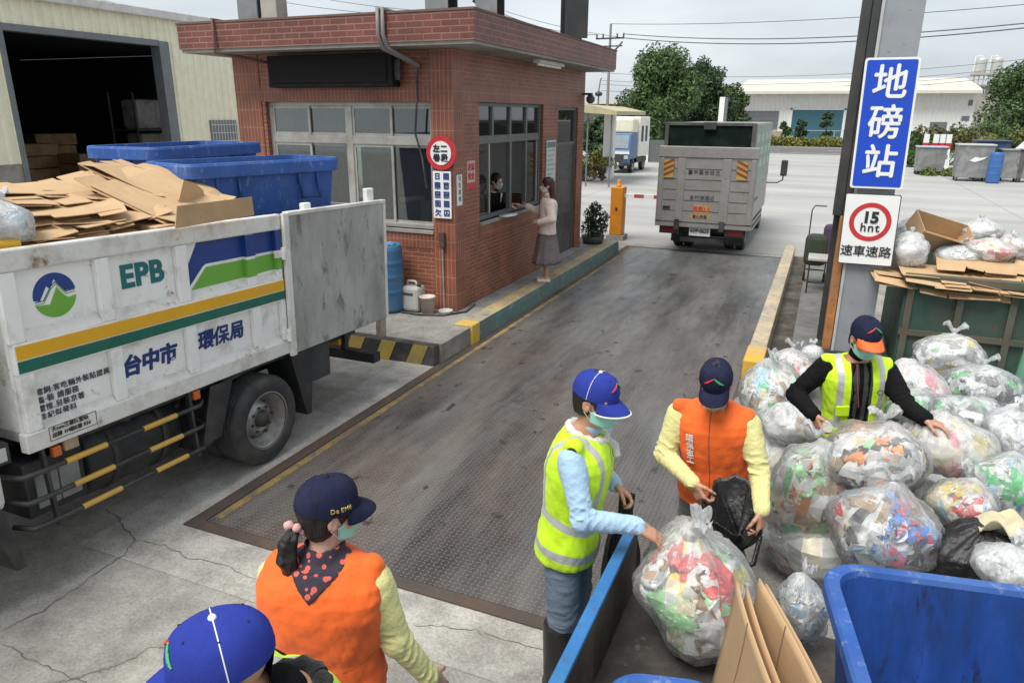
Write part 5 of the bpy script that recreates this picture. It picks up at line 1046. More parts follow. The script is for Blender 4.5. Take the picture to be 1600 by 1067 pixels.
# ------------------------------------------------------------------ load of the refuse truck
M_bin = pm('bin_blue', (.018, .080, .31), .6, var=.18, dirt=(.05, .12, .34), da=.5, ds=3, dirt2=(.16, .21, .34), da2=.40, ds2=16, bump=.06, scale=(1, 1, .5))
M_binin = pm('bin_blue_inside', (.014, .066, .30), .55, var=.18, dirt=(.012, .03, .09), da=.6, ds=3.0, dirt2=(.012, .012, .014), da2=.42, ds2=8, scale=(1.3, 1.3, .35))
def tub(label, c, lx, ly, h, rz, taper=.86, rim=.045, t=.018, r=.09, handles=True, group=None, tilt=0):
    """open rectangular plastic tub: outer wall, inner wall, rolled rim, handles; c is the centre of its base"""
    th = thing('plastic_bin', label, 'bin', c, rz, group)
    def ring(w, d, z, rr, n=6):
        return [(x, y, z) for x, y in rrect(w, d, rr, n)]
    O = [ring(lx*taper, ly*taper, 0, r*.8)]+[ring(lx*(taper+(1-taper)*k), ly*(taper+(1-taper)*k), h*k, r) for k in (.5, .93)]
    mb = MB(); mb.grid(O, cv=True, flip=False, smooth=True); mb.add(O[0], [tuple(reversed(range(len(O[0]))))])
    mb.build('body', M_bin, th, local=True)
    I = [ring(lx*taper-2*t, ly*taper-2*t, t, r*.7)]+[ring(lx*(taper+(1-taper)*k)-2*t, ly*(taper+(1-taper)*k)-2*t, h*k, r*.85) for k in (.3, .6, .97)]
    mi = MB(); mi.grid(I, cv=True, flip=True, smooth=True); mi.add(I[0], [tuple(range(len(I[0])))]); mi.build('inside', M_binin, th, local=True)
    Rr = [ring(lx+.0, ly+.0, h*.915, r), ring(lx+2*rim, ly+2*rim, h*.92, r+rim), ring(lx+2*rim, ly+2*rim, h*.985, r+rim), ring(lx+2*rim-.02, ly+2*rim-.02, h, r+rim-.01), ring(lx-2*t+.012, ly-2*t+.012, h, r), ring(lx-2*t-.004, ly-2*t-.004, h*.96, r*.9)]
    mr = MB(); mr.grid(Rr, cv=True, smooth=False); mr.build('lip', M_bin, th, local=True)
    if handles:
        for s in (-1, 1):
            for yy in (-.27, .27):
                w_ = .10*min(1, ly); hb = MB(); x = s*(lx/2+rim*.6); y0 = yy*ly
                hb.tube([(x-s*.03, y0-w_, h*.91), (x+s*.005, y0-w_, h*.76), (x+s*.005, y0+w_, h*.76), (x-s*.03, y0+w_, h*.91)], .016, 8); hb.build('handle', M_bin, th, local=True)
        for s in (-1, 1):
            hb = MB(); y = s*(ly/2+rim*.6)
            hb.tube([(-.10, y-s*.03, h*.91), (-.10, y, h*.76), (.10, y, h*.76), (.10, y-s*.03, h*.91)], .016, 8); hb.build('handle', M_bin, th, local=True)
    return th
tub('tall blue plastic bin with handles on the refuse truck bed nearest the booth', (-4.84, 5.22, BF+.004), .66, 1.5, 1.44, -.27, .80)
tub('blue plastic bin standing askew on the refuse truck bed behind the cardboard', (-6.24, 5.78, BF+.1), .80, 1.55, 1.43, .08, .84)
M_card = pm('cardboard', (.50, .335, .185), .8, var=.10, vs=3, dirt=(.40, .26, .14), da=.4, ds=2.5, dirt2=(.25, .15, .08), da2=.15, ds2=12, bump=.06)
M_cardd = pm('cardboard_edge', (.27, .165, .09), .85, var=.15)
def sheet_card(label, c, w, d, rot, bend=.0, fold=None, group=None, name='cardboard_sheet', th=.006, seed=0, notch=True, plies=2):
    """a flattened carton: four panels with creases between them, loose end flaps cut apart at the corners, two plies"""
    rng = np.random.default_rng(seed+5); M = Euler(rot).to_matrix().to_4x4(); M.translation = c
    t = bpy.data.objects.new(name, None); t.empty_display_size = .1; _link(t, None, M); t.matrix_world = M; tag(t, label, 'cardboard', group)
    cw = np.array([.30, .20, .30, .20])*rng.uniform(.85, 1.15, 4); cw = cw/cw.sum()*w; xs = np.concatenate([[0], np.cumsum(cw)])-w/2
    for ply in range(plies):
        key = {}; V = []; F = []
        def vid(x, y, z):
            k = (round(x, 4), round(y, 4), round(z, 4))
            if k not in key: key[k] = len(V); V.append((x, y, z))
            return key[k]
        sl = rng.uniform(-.10, .10, 4)+bend*np.array([-.5, -.15, .15, .5]); zl = [0]
        for k in range(4): zl.append(zl[-1]+sl[k]*cw[k])
        z0 = -np.mean(zl)-ply*.016; sh = ply*rng.normal(size=2)*.03; yh = d*.30; ns = 3
        zx = lambda x: z0+np.interp(x, xs, zl)
        warp = lambda x, y: zx(x)+.016*sin(4*x/w+seed)*cos(3*y/d+seed*1.7)+ply*-.006*abs(sin(5*y/d))
        for k in range(4):
            X = np.linspace(xs[k], xs[k+1], ns+1); Y = np.linspace(-yh, yh, 7)
            for i in range(ns):
                for j in range(6): F.append((vid(X[i]+sh[0]*0, Y[j], warp(X[i], Y[j])), vid(X[i+1], Y[j], warp(X[i+1], Y[j])), vid(X[i+1], Y[j+1], warp(X[i+1], Y[j+1])), vid(X[i], Y[j+1], warp(X[i], Y[j+1]))))
            if not notch: continue
            for sd in (-1, 1):
                if rng.random() < .12: continue
                an = rng.uniform(-.35, .25); ln = d*.20*rng.uniform(.75, 1.05); ins = .012; tw = rng.uniform(-.06, .06)
                for i in range(ns):
                    q = []
                    for ii, far in ((i, 0), (i+1, 0), (i+1, 1), (i, 1)):
                        x = X[ii]; y = sd*(yh+ln*far*cos(an)+far*tw*(x-X[0])); z = warp(x, sd*yh)+far*ln*sin(an)
                        if far: x = X[0]+ins+(x-X[0])*(1-2*ins/cw[k])
                        q.append(vid(x, y, z))
                    F.append(tuple(q) if sd > 0 else tuple(reversed(q)))
        MB().add([(x+sh[0], y+sh[1], z) for x, y, z in V], F).build('panel' if ply == 0 else 'lower_ply', M_card, t, local=True, solid=th)
    return t
def carton(label, x0, x1, y0, y1, z0, z1, rz=0, name='carton', openflap=True, cat='box'):
    c = ((x0+x1)/2, (y0+y1)/2, z0); a, b_, h = (x1-x0)/2, (y1-y0)/2, z1-z0
    t = thing(name, label, cat, c, rz); MB().box(-a, a, -b_, b_, 0, h).build('carton_body', M_card, t, local=True, bev=.006)
    MB().box(-.03, .03, -b_-.002, b_+.002, h*.35, h+.002).build('tape', pm('tape_tan', (.36, .25, .15), .3), t, local=True)
    if openflap: MB().prism([(-b_, h), (b_, h), (b_*.92, h+.14), (-b_*.95, h+.15)], (a-.004, 0, 0), (0, 1, 0), (.15, 0, 1), (.008, 0, 0)).build('flap', M_card, t, local=True)
    return t
# cartons under the sheets (they carry the heap), then the sheets themselves
carton('brown carton upright against the truck side rail in front of the blue bin', -4.5, -4.14, 3.55, 4.3, BF+.002, 2.10)
carton('long brown carton at the front corner of the truck bed rail', -4.5, -4.13, 2.45, 3.2, BF+.002, 2.08, openflap=False)
carton('big carton under the cardboard heap in the truck bed middle', -5.5, -4.52, 2.75, 3.45, BF+.002, 2.06, openflap=False)
carton('second big carton under the cardboard heap beside the blue bin', -5.2, -4.52, 3.47, 4.12, BF+.002, 2.08, openflap=False)
carton('carton at the far side of the truck bed with its flap up', -6.15, -5.55, 2.6, 3.3, BF+.002, 2.16)
gp = 'flattened cardboard heaped on the truck bed'
H_ = [(75, 362, -4.50, .95, .5, .06, .05, 1.50, 'lowest flattened carton along the truck bed rail'), (150, 352, -4.55, .9, .5, .10, .02, 1.75, 'flattened carton second from the rail with its flaps toward the tail'), (50, 342, -4.62, 1.0, .7, .08, .04, 1.35, 'flattened carton above the rail near the white plastic bag'),
      (120, 334, -4.55, 1.1, .7, .12, -.03, 1.62, 'wide flattened carton in the middle layer of the truck heap'), (60, 320, -4.65, .9, .62, .10, .06, 1.2, 'flattened carton at the cab end of the middle layer'), (175, 330, -4.60, .8, .5, .16, .0, 1.9, 'narrow flattened carton poking toward the tail door'), (110, 306, -4.80, 1.0, .6, .12, .03, 1.45, 'pale flattened carton in the upper layer of the truck heap'),
      (60, 296, -4.95, .85, .55, .10, .05, 1.7, 'flattened carton at the cab end of the upper layer'), (165, 300, -4.85, .7, .5, .2, -.05, 1.1, 'small creased carton on top of the upper layer'), (120, 285, -5.05, .8, .45, .14, .0, 1.55, 'uppermost small carton of the truck heap'),
      (248, 296, -4.62, 1.0, .8, .42, -.08, 1.95, 'large smooth carton sloping up against the askew blue bin'), (262, 316, -4.68, .95, .6, .28, -.02, 1.7, 'carton tucked below the large sloping one'), (212, 274, -4.95, .8, .55, .45, .0, 2.1, 'carton standing steeply at the peak of the truck heap'), (285, 345, -4.45, .7, .4, .22, .05, 1.45, 'short carton between the heap and the upright carton')]
for i, (px, py, X, w, d, a_, b_, c_, lb) in enumerate(H_): sheet_card(lb, tuple(at(px, py, X=X)), w, d, (a_, b_, c_), .06, group=gp, seed=i)
tc_ = thing('torn_carton', 'torn carton flap standing up against the blue bin corner', 'cardboard', (-4.4, 4.15, 2.1))
MB().prism([(0, 0), (.34, 0), (.30, .16), (.20, .22), (.04, .26), (-.04, .12)], (-4.45, 4.05, 2.10), (-.25, .95, 0), (.1, 0, 1), (.01, .003, 0)).build('flap', M_card, tc_)
yt = thing('yellow_tube', 'short yellow plastic tube on the truck bed rail by the white bag', 'tube', (-4.25, 2.5, 2.1))
MB().tube([(-4.3, 2.48, 2.125), (-4.2, 2.66, 2.125)], .035, 12).build('tube', pm('yellow_plastic', (.7, .42, .03), .4), yt)

# ------------------------------------------------------------------ box truck on the far end of the deck
M_btw = pm('box_alu', (.29, .28, .265), .45, .25, var=.08, dirt=(.24, .22, .19), da=.45, dirt2=(.12, .10, .085), da2=.25, bump=.08)
M_btg = pm('box_side_greenish', (.20, .29, .24), .4, .1, dirt=(.25, .28, .25), da=.4)
M_btd = pm('box_opening_dark', (.006, .013, .010), .7, spec=.1, dirt=(.025, .035, .03), da=.3)
BY = 15.55
bt = thing('box_truck', 'white and green box truck seen from behind, leaving the far end of the weighbridge', 'truck', (-2.25, 17.6, 0))
bx0, bx1 = at(1040, 192, Y=BY).x+.02, at(1183, 192, Y=BY).x
bz1 = at(1115, 193, Y=BY).z; bzb = .62; BL = 4.4
MB().box(bx0, bx1-.012, BY+.06, BY+BL, bzb+.02, bz1).build('box_body', M_btw, bt, bev=.02)
sdm = MB().box(bx1-.012, bx1, BY+.08, BY+BL-.02, bzb+.03, bz1-.03).build('side_panel', M_btg, bt)
M_spg = pm('side_pale_green', (.33, .45, .35), .4)
for i in range(3):
    for j in range(4): MB().box(bx1, bx1+.003, BY+.5+j*1.0, BY+1.1+j*1.0, 1.75-.0+.28*i, 1.92+.28*i).build('side_pattern', M_spg, sdm)
MB().box(bx1, bx1+.004, BY+.1, BY+BL-.05, bzb+.05, 1.4).build('side_skirt_panel', M_btw, sdm)
fz = MB().box(bx0-.02, bx0+.06, BY, BY+.06, bzb, bz1+.01).box(bx1-.075, bx1+.015, BY, BY+.06, bzb, bz1+.01).box(bx0+.06, bx1-.075, BY, BY+.06, bz1-.05, bz1+.015)
fz.build('rear_frame', pm('frame_dark_alu', (.11, .11, .10), .5, .2, dirt=(.05, .05, .045), da=.5), bt, bev=.008)
zg = at(1110, 231, Y=BY).z
MB().box(bx0+.06, bx1-.075, BY+.03, BY+.058, zg+.02, bz1-.05).build('dark_opening_panel', M_btd, bt)  # opening above the gate drawn as a sheet, its shade in the colour
MB().box((bx0+bx1)/2-.12, (bx0+bx1)/2+.12, BY-.05, BY-.001, bz1-.12, bz1+.02).build('latch', M_steel, bt)
lg0, lg1 = at(1030, 245, Y=BY-.06).x, at(1186, 245, Y=BY-.06).x; lz0 = at(1100, 357, Y=BY-.06).z
lgm = MB().box(lg0, lg1, BY-.06, BY-.002, lz0, zg+.02).build('lift_gate', M_btw, bt, bev=.01)
slm = MB(); wq = lg1-lg0
for (u0, u1) in ((.02, .06), (.205, .285), (.66, .745), (.94, .985)): slm.box(lg0+wq*u0, lg0+wq*u1, BY-.078, BY-.0602, lz0+.12, zg-.22)
slm.box(lg0, lg1, BY-.08, BY-.0602, zg-.20, zg+.01).build('gate_rib', M_btw, lgm, bev=.006)
gr_ = MB()
for k in range(1, 6):
    z = lz0+.12+(zg-.34-lz0)*k/6
    for (u0, u1) in ((.065, .20), (.29, .655), (.75, .935)): gr_.box(lg0+wq*u0, lg0+wq*u1, BY-.064, BY-.0605, z, z+.012)
gr_.box(lg0, lg1, BY-.066, BY-.0605, lz0+.10, lz0+.115).build('gate_groove', M_hub, lgm)
for i, (u, sg_) in enumerate(((.06, 1), (.80, -1))):
    x = lg0+wq*u; z0, z1 = zg-.62, zg-.26; p_ = MB().box(x, x+.21, BY-.084, BY-.079, z0, z1).build('reflector_plate', pm('reflector_yellow', (.42, .28, .06), .4), lgm)
    q = MB()
    for k in range(3):
        a = z0+.02+k*.11; q.prism([(0, a), (.21, a+.10*1), (.21, a+.155), (0, a+.055)] if sg_ > 0 else [(0, a+.10), (.21, a), (.21, a+.055), (0, a+.155)], (x, BY-.0845, 0), (1, 0, 0), (0, 0, 1), (0, -.002, 0))
    q.build('stripe', pm('reflector_red', (.22, .05, .03), .4), p_)
xm = lg0+wq*.475
text('臺中區古旧己', .10, (xm, BY-.061, zg-.50), X1, Zv, M_ink, 'lettering', lgm, space=1.2)
text('自行清運日', .10, (xm, BY-.061, zg-1.02), X1, Zv, pm('ink_bluegrey', (.06, .08, .11)), 'lettering', lgm, space=1.1, bold=.0006)
MB().box(xm-.16, xm+.19, BY-.063, BY-.0605, zg-1.33, zg-1.17).box(xm-.22, xm+.19, BY-.063, BY-.0605, zg-1.44, zg-1.37).build('orange_notice', pm('notice_orange', (.46, .24, .08), .5), lgm)
text('限乘3人', .11, (xm+.015, BY-.0632, zg-1.25), X1, Zv, M_red, 'lettering', lgm); text('當心夾傷', .075, (xm-.015, BY-.0632, zg-1.405), X1, Zv, M_ink, 'lettering', lgm)
MB().box(lg0+wq*.075, lg0+wq*.15, BY-.066, BY-.0605, lz0+.36, lz0+.43).build('gate_handle', M_ink, lgm)
hgm = MB()
for u in (.235, .70): hgm.box(lg0+wq*u-.05, lg0+wq*u+.05, BY-.11, BY-.081, lz0-.05, lz0+.16).bar((lg0+wq*u, BY-.05, lz0+.05), (lg0+wq*u, BY+.5, .45), .07)
hgm.build('lift_arm', M_chas, bt)
for x in (bx0, bx1-.42):
    MB().box(x, x+.42, BY+.0, BY+.08, bzb-.20, bzb-.012).build('tail_lamp_housing', M_chas, bt); MB().box(x+.05, x+.36, BY-.012, BY-.001, bzb-.17, bzb-.04).build('tail_lamp', M_lred, bt, bev=.01)
MB().box(bx0+.45, bx1-.45, BY+.05, BY+.2, bzb-.36, bzb-.26).build('bumper', M_chas, bt)
pl = MB().box(xm-.22, xm+.22, BY+.02, BY+.03, bzb-.22, bzb-.02).build('number_plate', M_white, bt); text('KFP-0625', .115, (xm, BY+.019, bzb-.12), X1, Zv, M_ink, 'lettering', pl, off=.002, sx=.85)
MB().box(bx0+.35, bx1-.35, BY+.25, BY+5.6, .45, .66).build('chassis_rail', M_chas, bt)
for x, s in ((bx0+.15, -1), (bx1-.08, 1)):
    wheel(x, BY+1.1, .34, bt, s, True, .19); wheel(x, BY+4.6, .34, bt, s, False, .2)
    MB().box(min(x, x-s*.42), max(x, x-s*.42), BY+.62, BY+.64, .16, .55).build('mud_flap', M_chas, bt)
MB().tube([(bx0+.2, BY+1.1, .34), (bx1-.2, BY+1.1, .34)], .1, 10).build('axle', M_chas, bt)
cab = MB().prism([(BL+.1, .5), (BL+1.75, .5), (BL+1.75, 1.2), (BL+1.45, 2.05), (BL+1.2, 2.15), (BL+.1, 2.15)], (bx0+.1, BY, 0), (0, 1, 0), (0, 0, 1), (bx1-bx0-.2, 0, 0)).build('cab', M_tw, bt, bev=.04)
MB().prism([(BL+.45, 1.3), (BL+1.45, 1.3), (BL+1.25, 1.95), (BL+.45, 1.95)], (bx1-.1, BY, 0), (0, 1, 0), (0, 0, 1), (.006, 0, 0)).build('side_window', M_dark, cab)
MB().prism([(BL+.45, 1.3), (BL+1.45, 1.3), (BL+1.25, 1.95), (BL+.45, 1.95)], (bx0+.094, BY, 0), (0, 1, 0), (0, 0, 1), (.006, 0, 0)).build('side_window', M_dark, cab)
ma = MB().tube([(bx1-.1, BY+BL+1.3, 1.1), (bx1+.2, BY+BL+1.15, 1.12), (bx1+.33, BY+BL+1.1, 1.2), (bx1+.33, BY+BL+1.1, 1.4)], .018, 6).build('mirror_arm', M_blackp, bt)
MB().box(bx1+.25, bx1+.42, BY+BL+1.08, BY+BL+1.14, 1.3, 1.72).build('mirror_head', M_blackp, ma, bev=.03)
MB().box(bx1-.06, bx1-.02, BY+1.7, BY+3.9, .33, .40).box(bx1-.06, bx1-.02, BY+1.7, BY+3.9, .47, .54).build('side_rail', M_btw, bt)
MB().box(bx1+.002, bx1+.012, BY+.9, BY+1.05, 1.05, 1.1).box(bx1+.002, bx1+.012, BY+1.3, BY+1.9, 1.05, 1.1).build('side_marker', M_ink, sdm)

# ------------------------------------------------------------------ small parked truck far away
SY = 36.5; sx0, sx1 = gx(944, SY), gx(984, SY); sw = sx1-sx0
M_cabb = pm('cab_blue', (.05, .14, .30), .4, dirt=(.1, .14, .2), da=.3)
st_ = thing('parked_truck', 'small truck with a blue and white cab and pale box parked by the trees', 'truck', ((sx0+sx1)/2, SY, 0))
def s2(a): return sx0+sw*a
MB().prism([(0, .45), (1.6, .45), (1.6, 1.95), (.35, 1.95), (.12, 1.2), (0, 1.1)], (s2(0), SY, 0), (0, 1, 0), (0, 0, 1), (sw, 0, 0)).build('cab', M_cabb, st_, bev=.04)
MB().prism([(.1, 1.22), (.32, 1.86), (.34, 1.86), (.12, 1.22)], (s2(.08), SY-.02, 0), (0, 1, 0), (0, 0, 1), (sw*.84, 0, 0)).build('windscreen', pm('windscreen', (.25, .29, .33), .1), st_)
MB().box(s2(.0), s2(1), SY-.03, SY-.003, .95, 1.08).build('white_band', M_white, st_); MB().box(s2(.25), s2(.75), SY-.04, SY-.031, .55, .95).build('grille', M_dark, st_)
MB().box(s2(-.02), s2(1.02), SY-.12, SY-.045, .38, .56).build('bumper', M_blackp, st_, bev=.02); MB().box(s2(.4), s2(.62), SY-.13, SY-.122, .42, .54).build('number_plate', M_white, st_)
for a in (.04, .8): MB().box(s2(a), s2(a+.16), SY-.045, SY-.004, .7, .88).build('headlight', M_lclear, st_, bev=.02)
MB().box(s2(-.03), s2(1.06), SY+1.7, SY+3.9, .75, 2.75).build('box_body', pm('box_cream', (.78, .77, .70), .5, dirt=(.45, .42, .35), da=.3), st_, bev=.04)
MB().box(s2(0), s2(1), SY+.5, SY+1.65, 1.96, 2.68).build('air_deflector', pm('deflector_cream', (.72, .69, .55), .5), st_, bev=.1)
pt = MB()
for k in range(2): pt.box(s2(1.06), s2(1.06)+.004, SY+2.0+k*.9, SY+2.5+k*.9, 1.5, 2.3)
pt.build('side_mark', M_ink, st_)
MB().box(s2(.05), s2(1.0), SY+.2, SY+3.8, .45, .7).build('chassis_rail', M_chas, st_)
for a, s in ((.02, -1), (1.02, 1)):
    for dy in (.75, 3.1): wheel(s2(a), SY+dy, .36, st_, s, False, .22)
# ------------------------------------------------------------------ volumes: smooth unions meshed with surface nets
class Vol:
    def __init__(s, lo, hi, h):
        s.lo = np.array(lo, float); s.h = h; s.n = np.ceil((np.array(hi)-s.lo)/h).astype(int)+1
        s.F = np.full(tuple(s.n), 9.0, np.float32)
    def op(s, fn, lo, hi, k=.02, mode='u', pad=None):
        p = (k*1.5 if pad is None else pad)+2*s.h
        a = np.clip(np.floor((np.array(lo)-p-s.lo)/s.h).astype(int), 0, s.n-1); b = np.clip(np.ceil((np.array(hi)+p-s.lo)/s.h).astype(int)+1, 1, s.n)
        if (b <= a).any(): return s
        ax = [(s.lo[i]+np.arange(a[i], b[i])*s.h).astype(np.float32) for i in range(3)]
        P = np.stack(np.meshgrid(*ax, indexing='ij'), -1)
        d = fn(P).astype(np.float32); sl = tuple(slice(a[i], b[i]) for i in range(3)); f = s.F[sl]
        if mode == 'u':
            if k > 0: hh = np.maximum(k-np.abs(f-d), 0)/k; s.F[sl] = np.minimum(f, d)-hh*hh*k*.25
            else: s.F[sl] = np.minimum(f, d)
        else:
            d = -d
            if k > 0: hh = np.maximum(k-np.abs(f-d), 0)/k; s.F[sl] = np.maximum(f, d)+hh*hh*k*.25
            else: s.F[sl] = np.maximum(f, d)
        return s
    def cap(s, a, b, ra, rb=None, k=.02, mode='u'):
        rb = ra if rb is None else rb; a, b = np.array(a, float), np.array(b, float); ab = b-a; L2 = max(1e-9, ab@ab)
        def fn(P):
            t = np.clip(((P-a)@ab)/L2, 0, 1); return np.linalg.norm(P-a-t[..., None]*ab, axis=-1)-(ra+(rb-ra)*t)
        r = max(ra, rb); return s.op(fn, np.minimum(a, b)-r, np.maximum(a, b)+r, k, mode)
    def ell(s, c, R, rad, k=.02, mode='u'):
        c = np.array(c, float); R = np.array(R, float); rad = np.array(rad, float)
        def fn(P):
            q = (P-c)@R.T; k0 = np.linalg.norm(q/rad, axis=-1); k1 = np.linalg.norm(q/rad**2, axis=-1)+1e-9; return k0*(k0-1)/k1
        r = rad.max(); return s.op(fn, c-r, c+r, k, mode)
    def box(s, c, R, hs, rnd=.01, k=.01, mode='u'):
        c = np.array(c, float); R = np.array(R, float); hs = np.array(hs, float)
        def fn(P):
            q = np.abs((P-c)@R.T)-(hs-rnd); return np.linalg.norm(np.maximum(q, 0), axis=-1)+np.minimum(q.max(-1), 0)-rnd
        r = np.linalg.norm(hs); return s.op(fn, c-r, c+r, k, mode)
    def loft(s, o, R, zs, aa, bb, grow=0, ex=2.4, k=.02, mode='u', z0=None, z1=None, fy=None):
        o = np.array(o, float); R = np.array(R, float); lo = zs[0] if z0 is None else z0; hi = zs[-1] if z1 is None else z1
        def fn(P):
            q = (P-o)@R.T; z = np.clip(q[..., 2], zs[0], zs[-1]); a = np.interp(z, zs, aa)+grow; b = np.interp(z, zs, bb)+grow
            y = q[..., 1]-(0 if fy is None else np.interp(z, zs, fy))
            u = (np.abs(q[..., 0]/a)**ex+np.abs(y/b)**ex)**(1/ex); d = (u-1)*np.minimum(a, b)
            dz = np.maximum(lo-q[..., 2], q[..., 2]-hi); return np.where(dz > 0, np.sqrt(np.maximum(d, 0)**2+dz**2)*np.where(d > 0, 1, 1), np.maximum(d, dz))
        r = max(aa)+grow+.02; c0 = o+R[2]*lo; c1 = o+R[2]*hi
        return s.op(fn, np.minimum(c0, c1)-r, np.maximum(c0, c1)+r, k, mode)
    def sleeve(s, a, b, ra, rb, seed, amp=.006, nf=7, at0=.0, at1=1.0, k=.03, wid=.28):
        """a cloth tube from a to b whose creases run round the limb and crowd towards at0 and at1"""
        a, b = np.array(a, float), np.array(b, float); ab = b-a; L2 = max(1e-9, ab@ab); z = ab/np.sqrt(L2); x = np.cross(z, (.3, .5, .81)); x /= np.linalg.norm(x); y = np.cross(z, x)
        rng = np.random.default_rng(seed); h_ = rng.uniform(0, 6.3, 10)
        def fn(P):
            t0 = ((P-a)@ab)/L2; t = np.clip(t0, 0, 1); q = P-a-t[..., None]*ab; ph = np.arctan2(q@y, q@x)
            w_ = np.exp(-((t-at0)/wid)**2)+np.exp(-((t-at1)/wid)**2)+.22
            f = 0
            for i in range(3):
                u = t*nf*(1+.35*i)+.55*np.sin(ph+h_[i])+.3*np.sin(2*ph+h_[i+3]); f = f+(1-np.abs(np.sin(pi*u+h_[i+6])))**1.7*(.5+.5*np.sin(ph*(1+i)+h_[i]))/(1+.5*i)
            return np.linalg.norm(q, axis=-1)-(ra+(rb-ra)*t)-amp*w_*(f-.55)
        r = max(ra, rb)+amp*2; return s.op(fn, np.minimum(a, b)-r, np.maximum(a, b)+r, k)
    def wrinkle(s, amp, freq, seed, stretch=(1, 1, 1), band=.05):
        rng = np.random.default_rng(seed); idx = np.argwhere(np.abs(s.F) < band)
        P = s.lo+idx*s.h; v = np.zeros(len(P))
        for _ in range(9):
            kv = rng.normal(size=3)*freq*np.array(stretch); w = P@kv+rng.uniform(0, 6.3); v += 1-np.abs(np.sin(w+.6*np.sin(P@(rng.normal(size=3)*freq*.6))))*1.6
        s.F[tuple(idx.T)] += (v/9*amp*1.6).astype(np.float32); return s
    def mesh(s, smooth=1):
        F = s.F; S = F < 0; n = np.array(F.shape)-1
        c = [S[i:i+n[0], j:j+n[1], k:k+n[2]] for i in (0, 1) for j in (0, 1) for k in (0, 1)]
        cnt = sum(x.astype(np.int8) for x in c); act = (cnt > 0) & (cnt < 8); idx = np.argwhere(act)
        if not len(idx): return np.zeros((0, 3)), np.zeros((0, 4), int)
        vid = np.full(tuple(n), -1, np.int64); vid[tuple(idx.T)] = np.arange(len(idx))
        acc = np.zeros((len(idx), 3)); w = np.zeros(len(idx))
        co = [np.array((i, j, k)) for i in (0, 1) for j in (0, 1) for k in (0, 1)]
        for a in range(8):
            for b in range(a+1, 8):
                if np.abs(co[a]-co[b]).sum() != 1: continue
                fa = F[tuple((idx+co[a]).T)]; fb = F[tuple((idx+co[b]).T)]; m_ = (fa < 0) != (fb < 0)
                t = np.where(m_, fa/np.where(np.abs(fa-fb) < 1e-9, 1e-9, fa-fb), 0)
                acc += np.where(m_[:, None], co[a]+t[:, None]*(co[b]-co[a]), 0); w += m_
        V = s.lo+(idx+acc/np.maximum(w, 1)[:, None])*s.h; Q = []
        for ax in range(3):
            u, v_ = (ax+1) % 3, (ax+2) % 3; sl0 = [slice(None)]*3; sl1 = [slice(None)]*3; sl0[ax] = slice(0, -1); sl1[ax] = slice(1, None)
            a, b = S[tuple(sl0)], S[tuple(sl1)]; e = np.argwhere(a != b); e = e[(e[:, u] > 0) & (e[:, v_] > 0) & (e[:, u] < n[u]) & (e[:, v_] < n[v_]) & (e[:, ax] < n[ax])]
            ins = a[tuple(e.T)]; du = np.zeros(3, int); du[u] = 1; dv = np.zeros(3, int); dv[v_] = 1
            q = np.stack([vid[tuple((e-du-dv).T)], vid[tuple((e-dv).T)], vid[tuple(e.T)], vid[tuple((e-du).T)]], 1)
            q[~ins] = q[~ins][:, ::-1]; Q.append(q)
        Q = np.concatenate(Q); Q = Q[(Q >= 0).all(1)]
        for _ in range(smooth):
            A = np.zeros_like(V); C = np.zeros(len(V))
            for i in range(4):
                a, b = Q[:, i], Q[:, (i+1) % 4]; np.add.at(A, a, V[b]); np.add.at(A, b, V[a]); np.add.at(C, a, 1); np.add.at(C, b, 1)
            V = V*.5+.5*A/np.maximum(C, 1)[:, None]
        return V, Q
def vol_obj(vol, name, mats, parent, smooth=1, attrs=None, label=None, kind=None):
    V, Q = vol.mesh(smooth); Mi = np.array(WM[parent.name].inverted()) if parent else np.eye(4); VL = V @ Mi[:3, :3].T+Mi[:3, 3]
    me = bpy.data.meshes.new(name); me.vertices.add(len(V)); me.vertices.foreach_set('co', VL.astype(np.float32).ravel())
    me.loops.add(Q.size); me.loops.foreach_set('vertex_index', Q.astype(np.int32).ravel()); me.polygons.add(len(Q)); me.polygons.foreach_set('loop_start', np.arange(0, Q.size, 4, dtype=np.int32))
    me.update(calc_edges=True); me.polygons.foreach_set('use_smooth', [True]*len(Q))
    for mt in (mats if isinstance(mats, (list, tuple)) else [mats]): me.materials.append(mt)
    for an, fn in (attrs or {}).items():
        at_ = me.attributes.new(an, 'FLOAT', 'POINT'); at_.data.foreach_set('value', np.asarray(fn(V), np.float32))
    o = bpy.data.objects.new(name, me); _link(o, parent)
    if label: o['label'] = label
    return o
def nrm(v): v = np.array(v, float); return v/np.linalg.norm(v)
A3 = lambda *v: np.array(v, float)
HH = {}
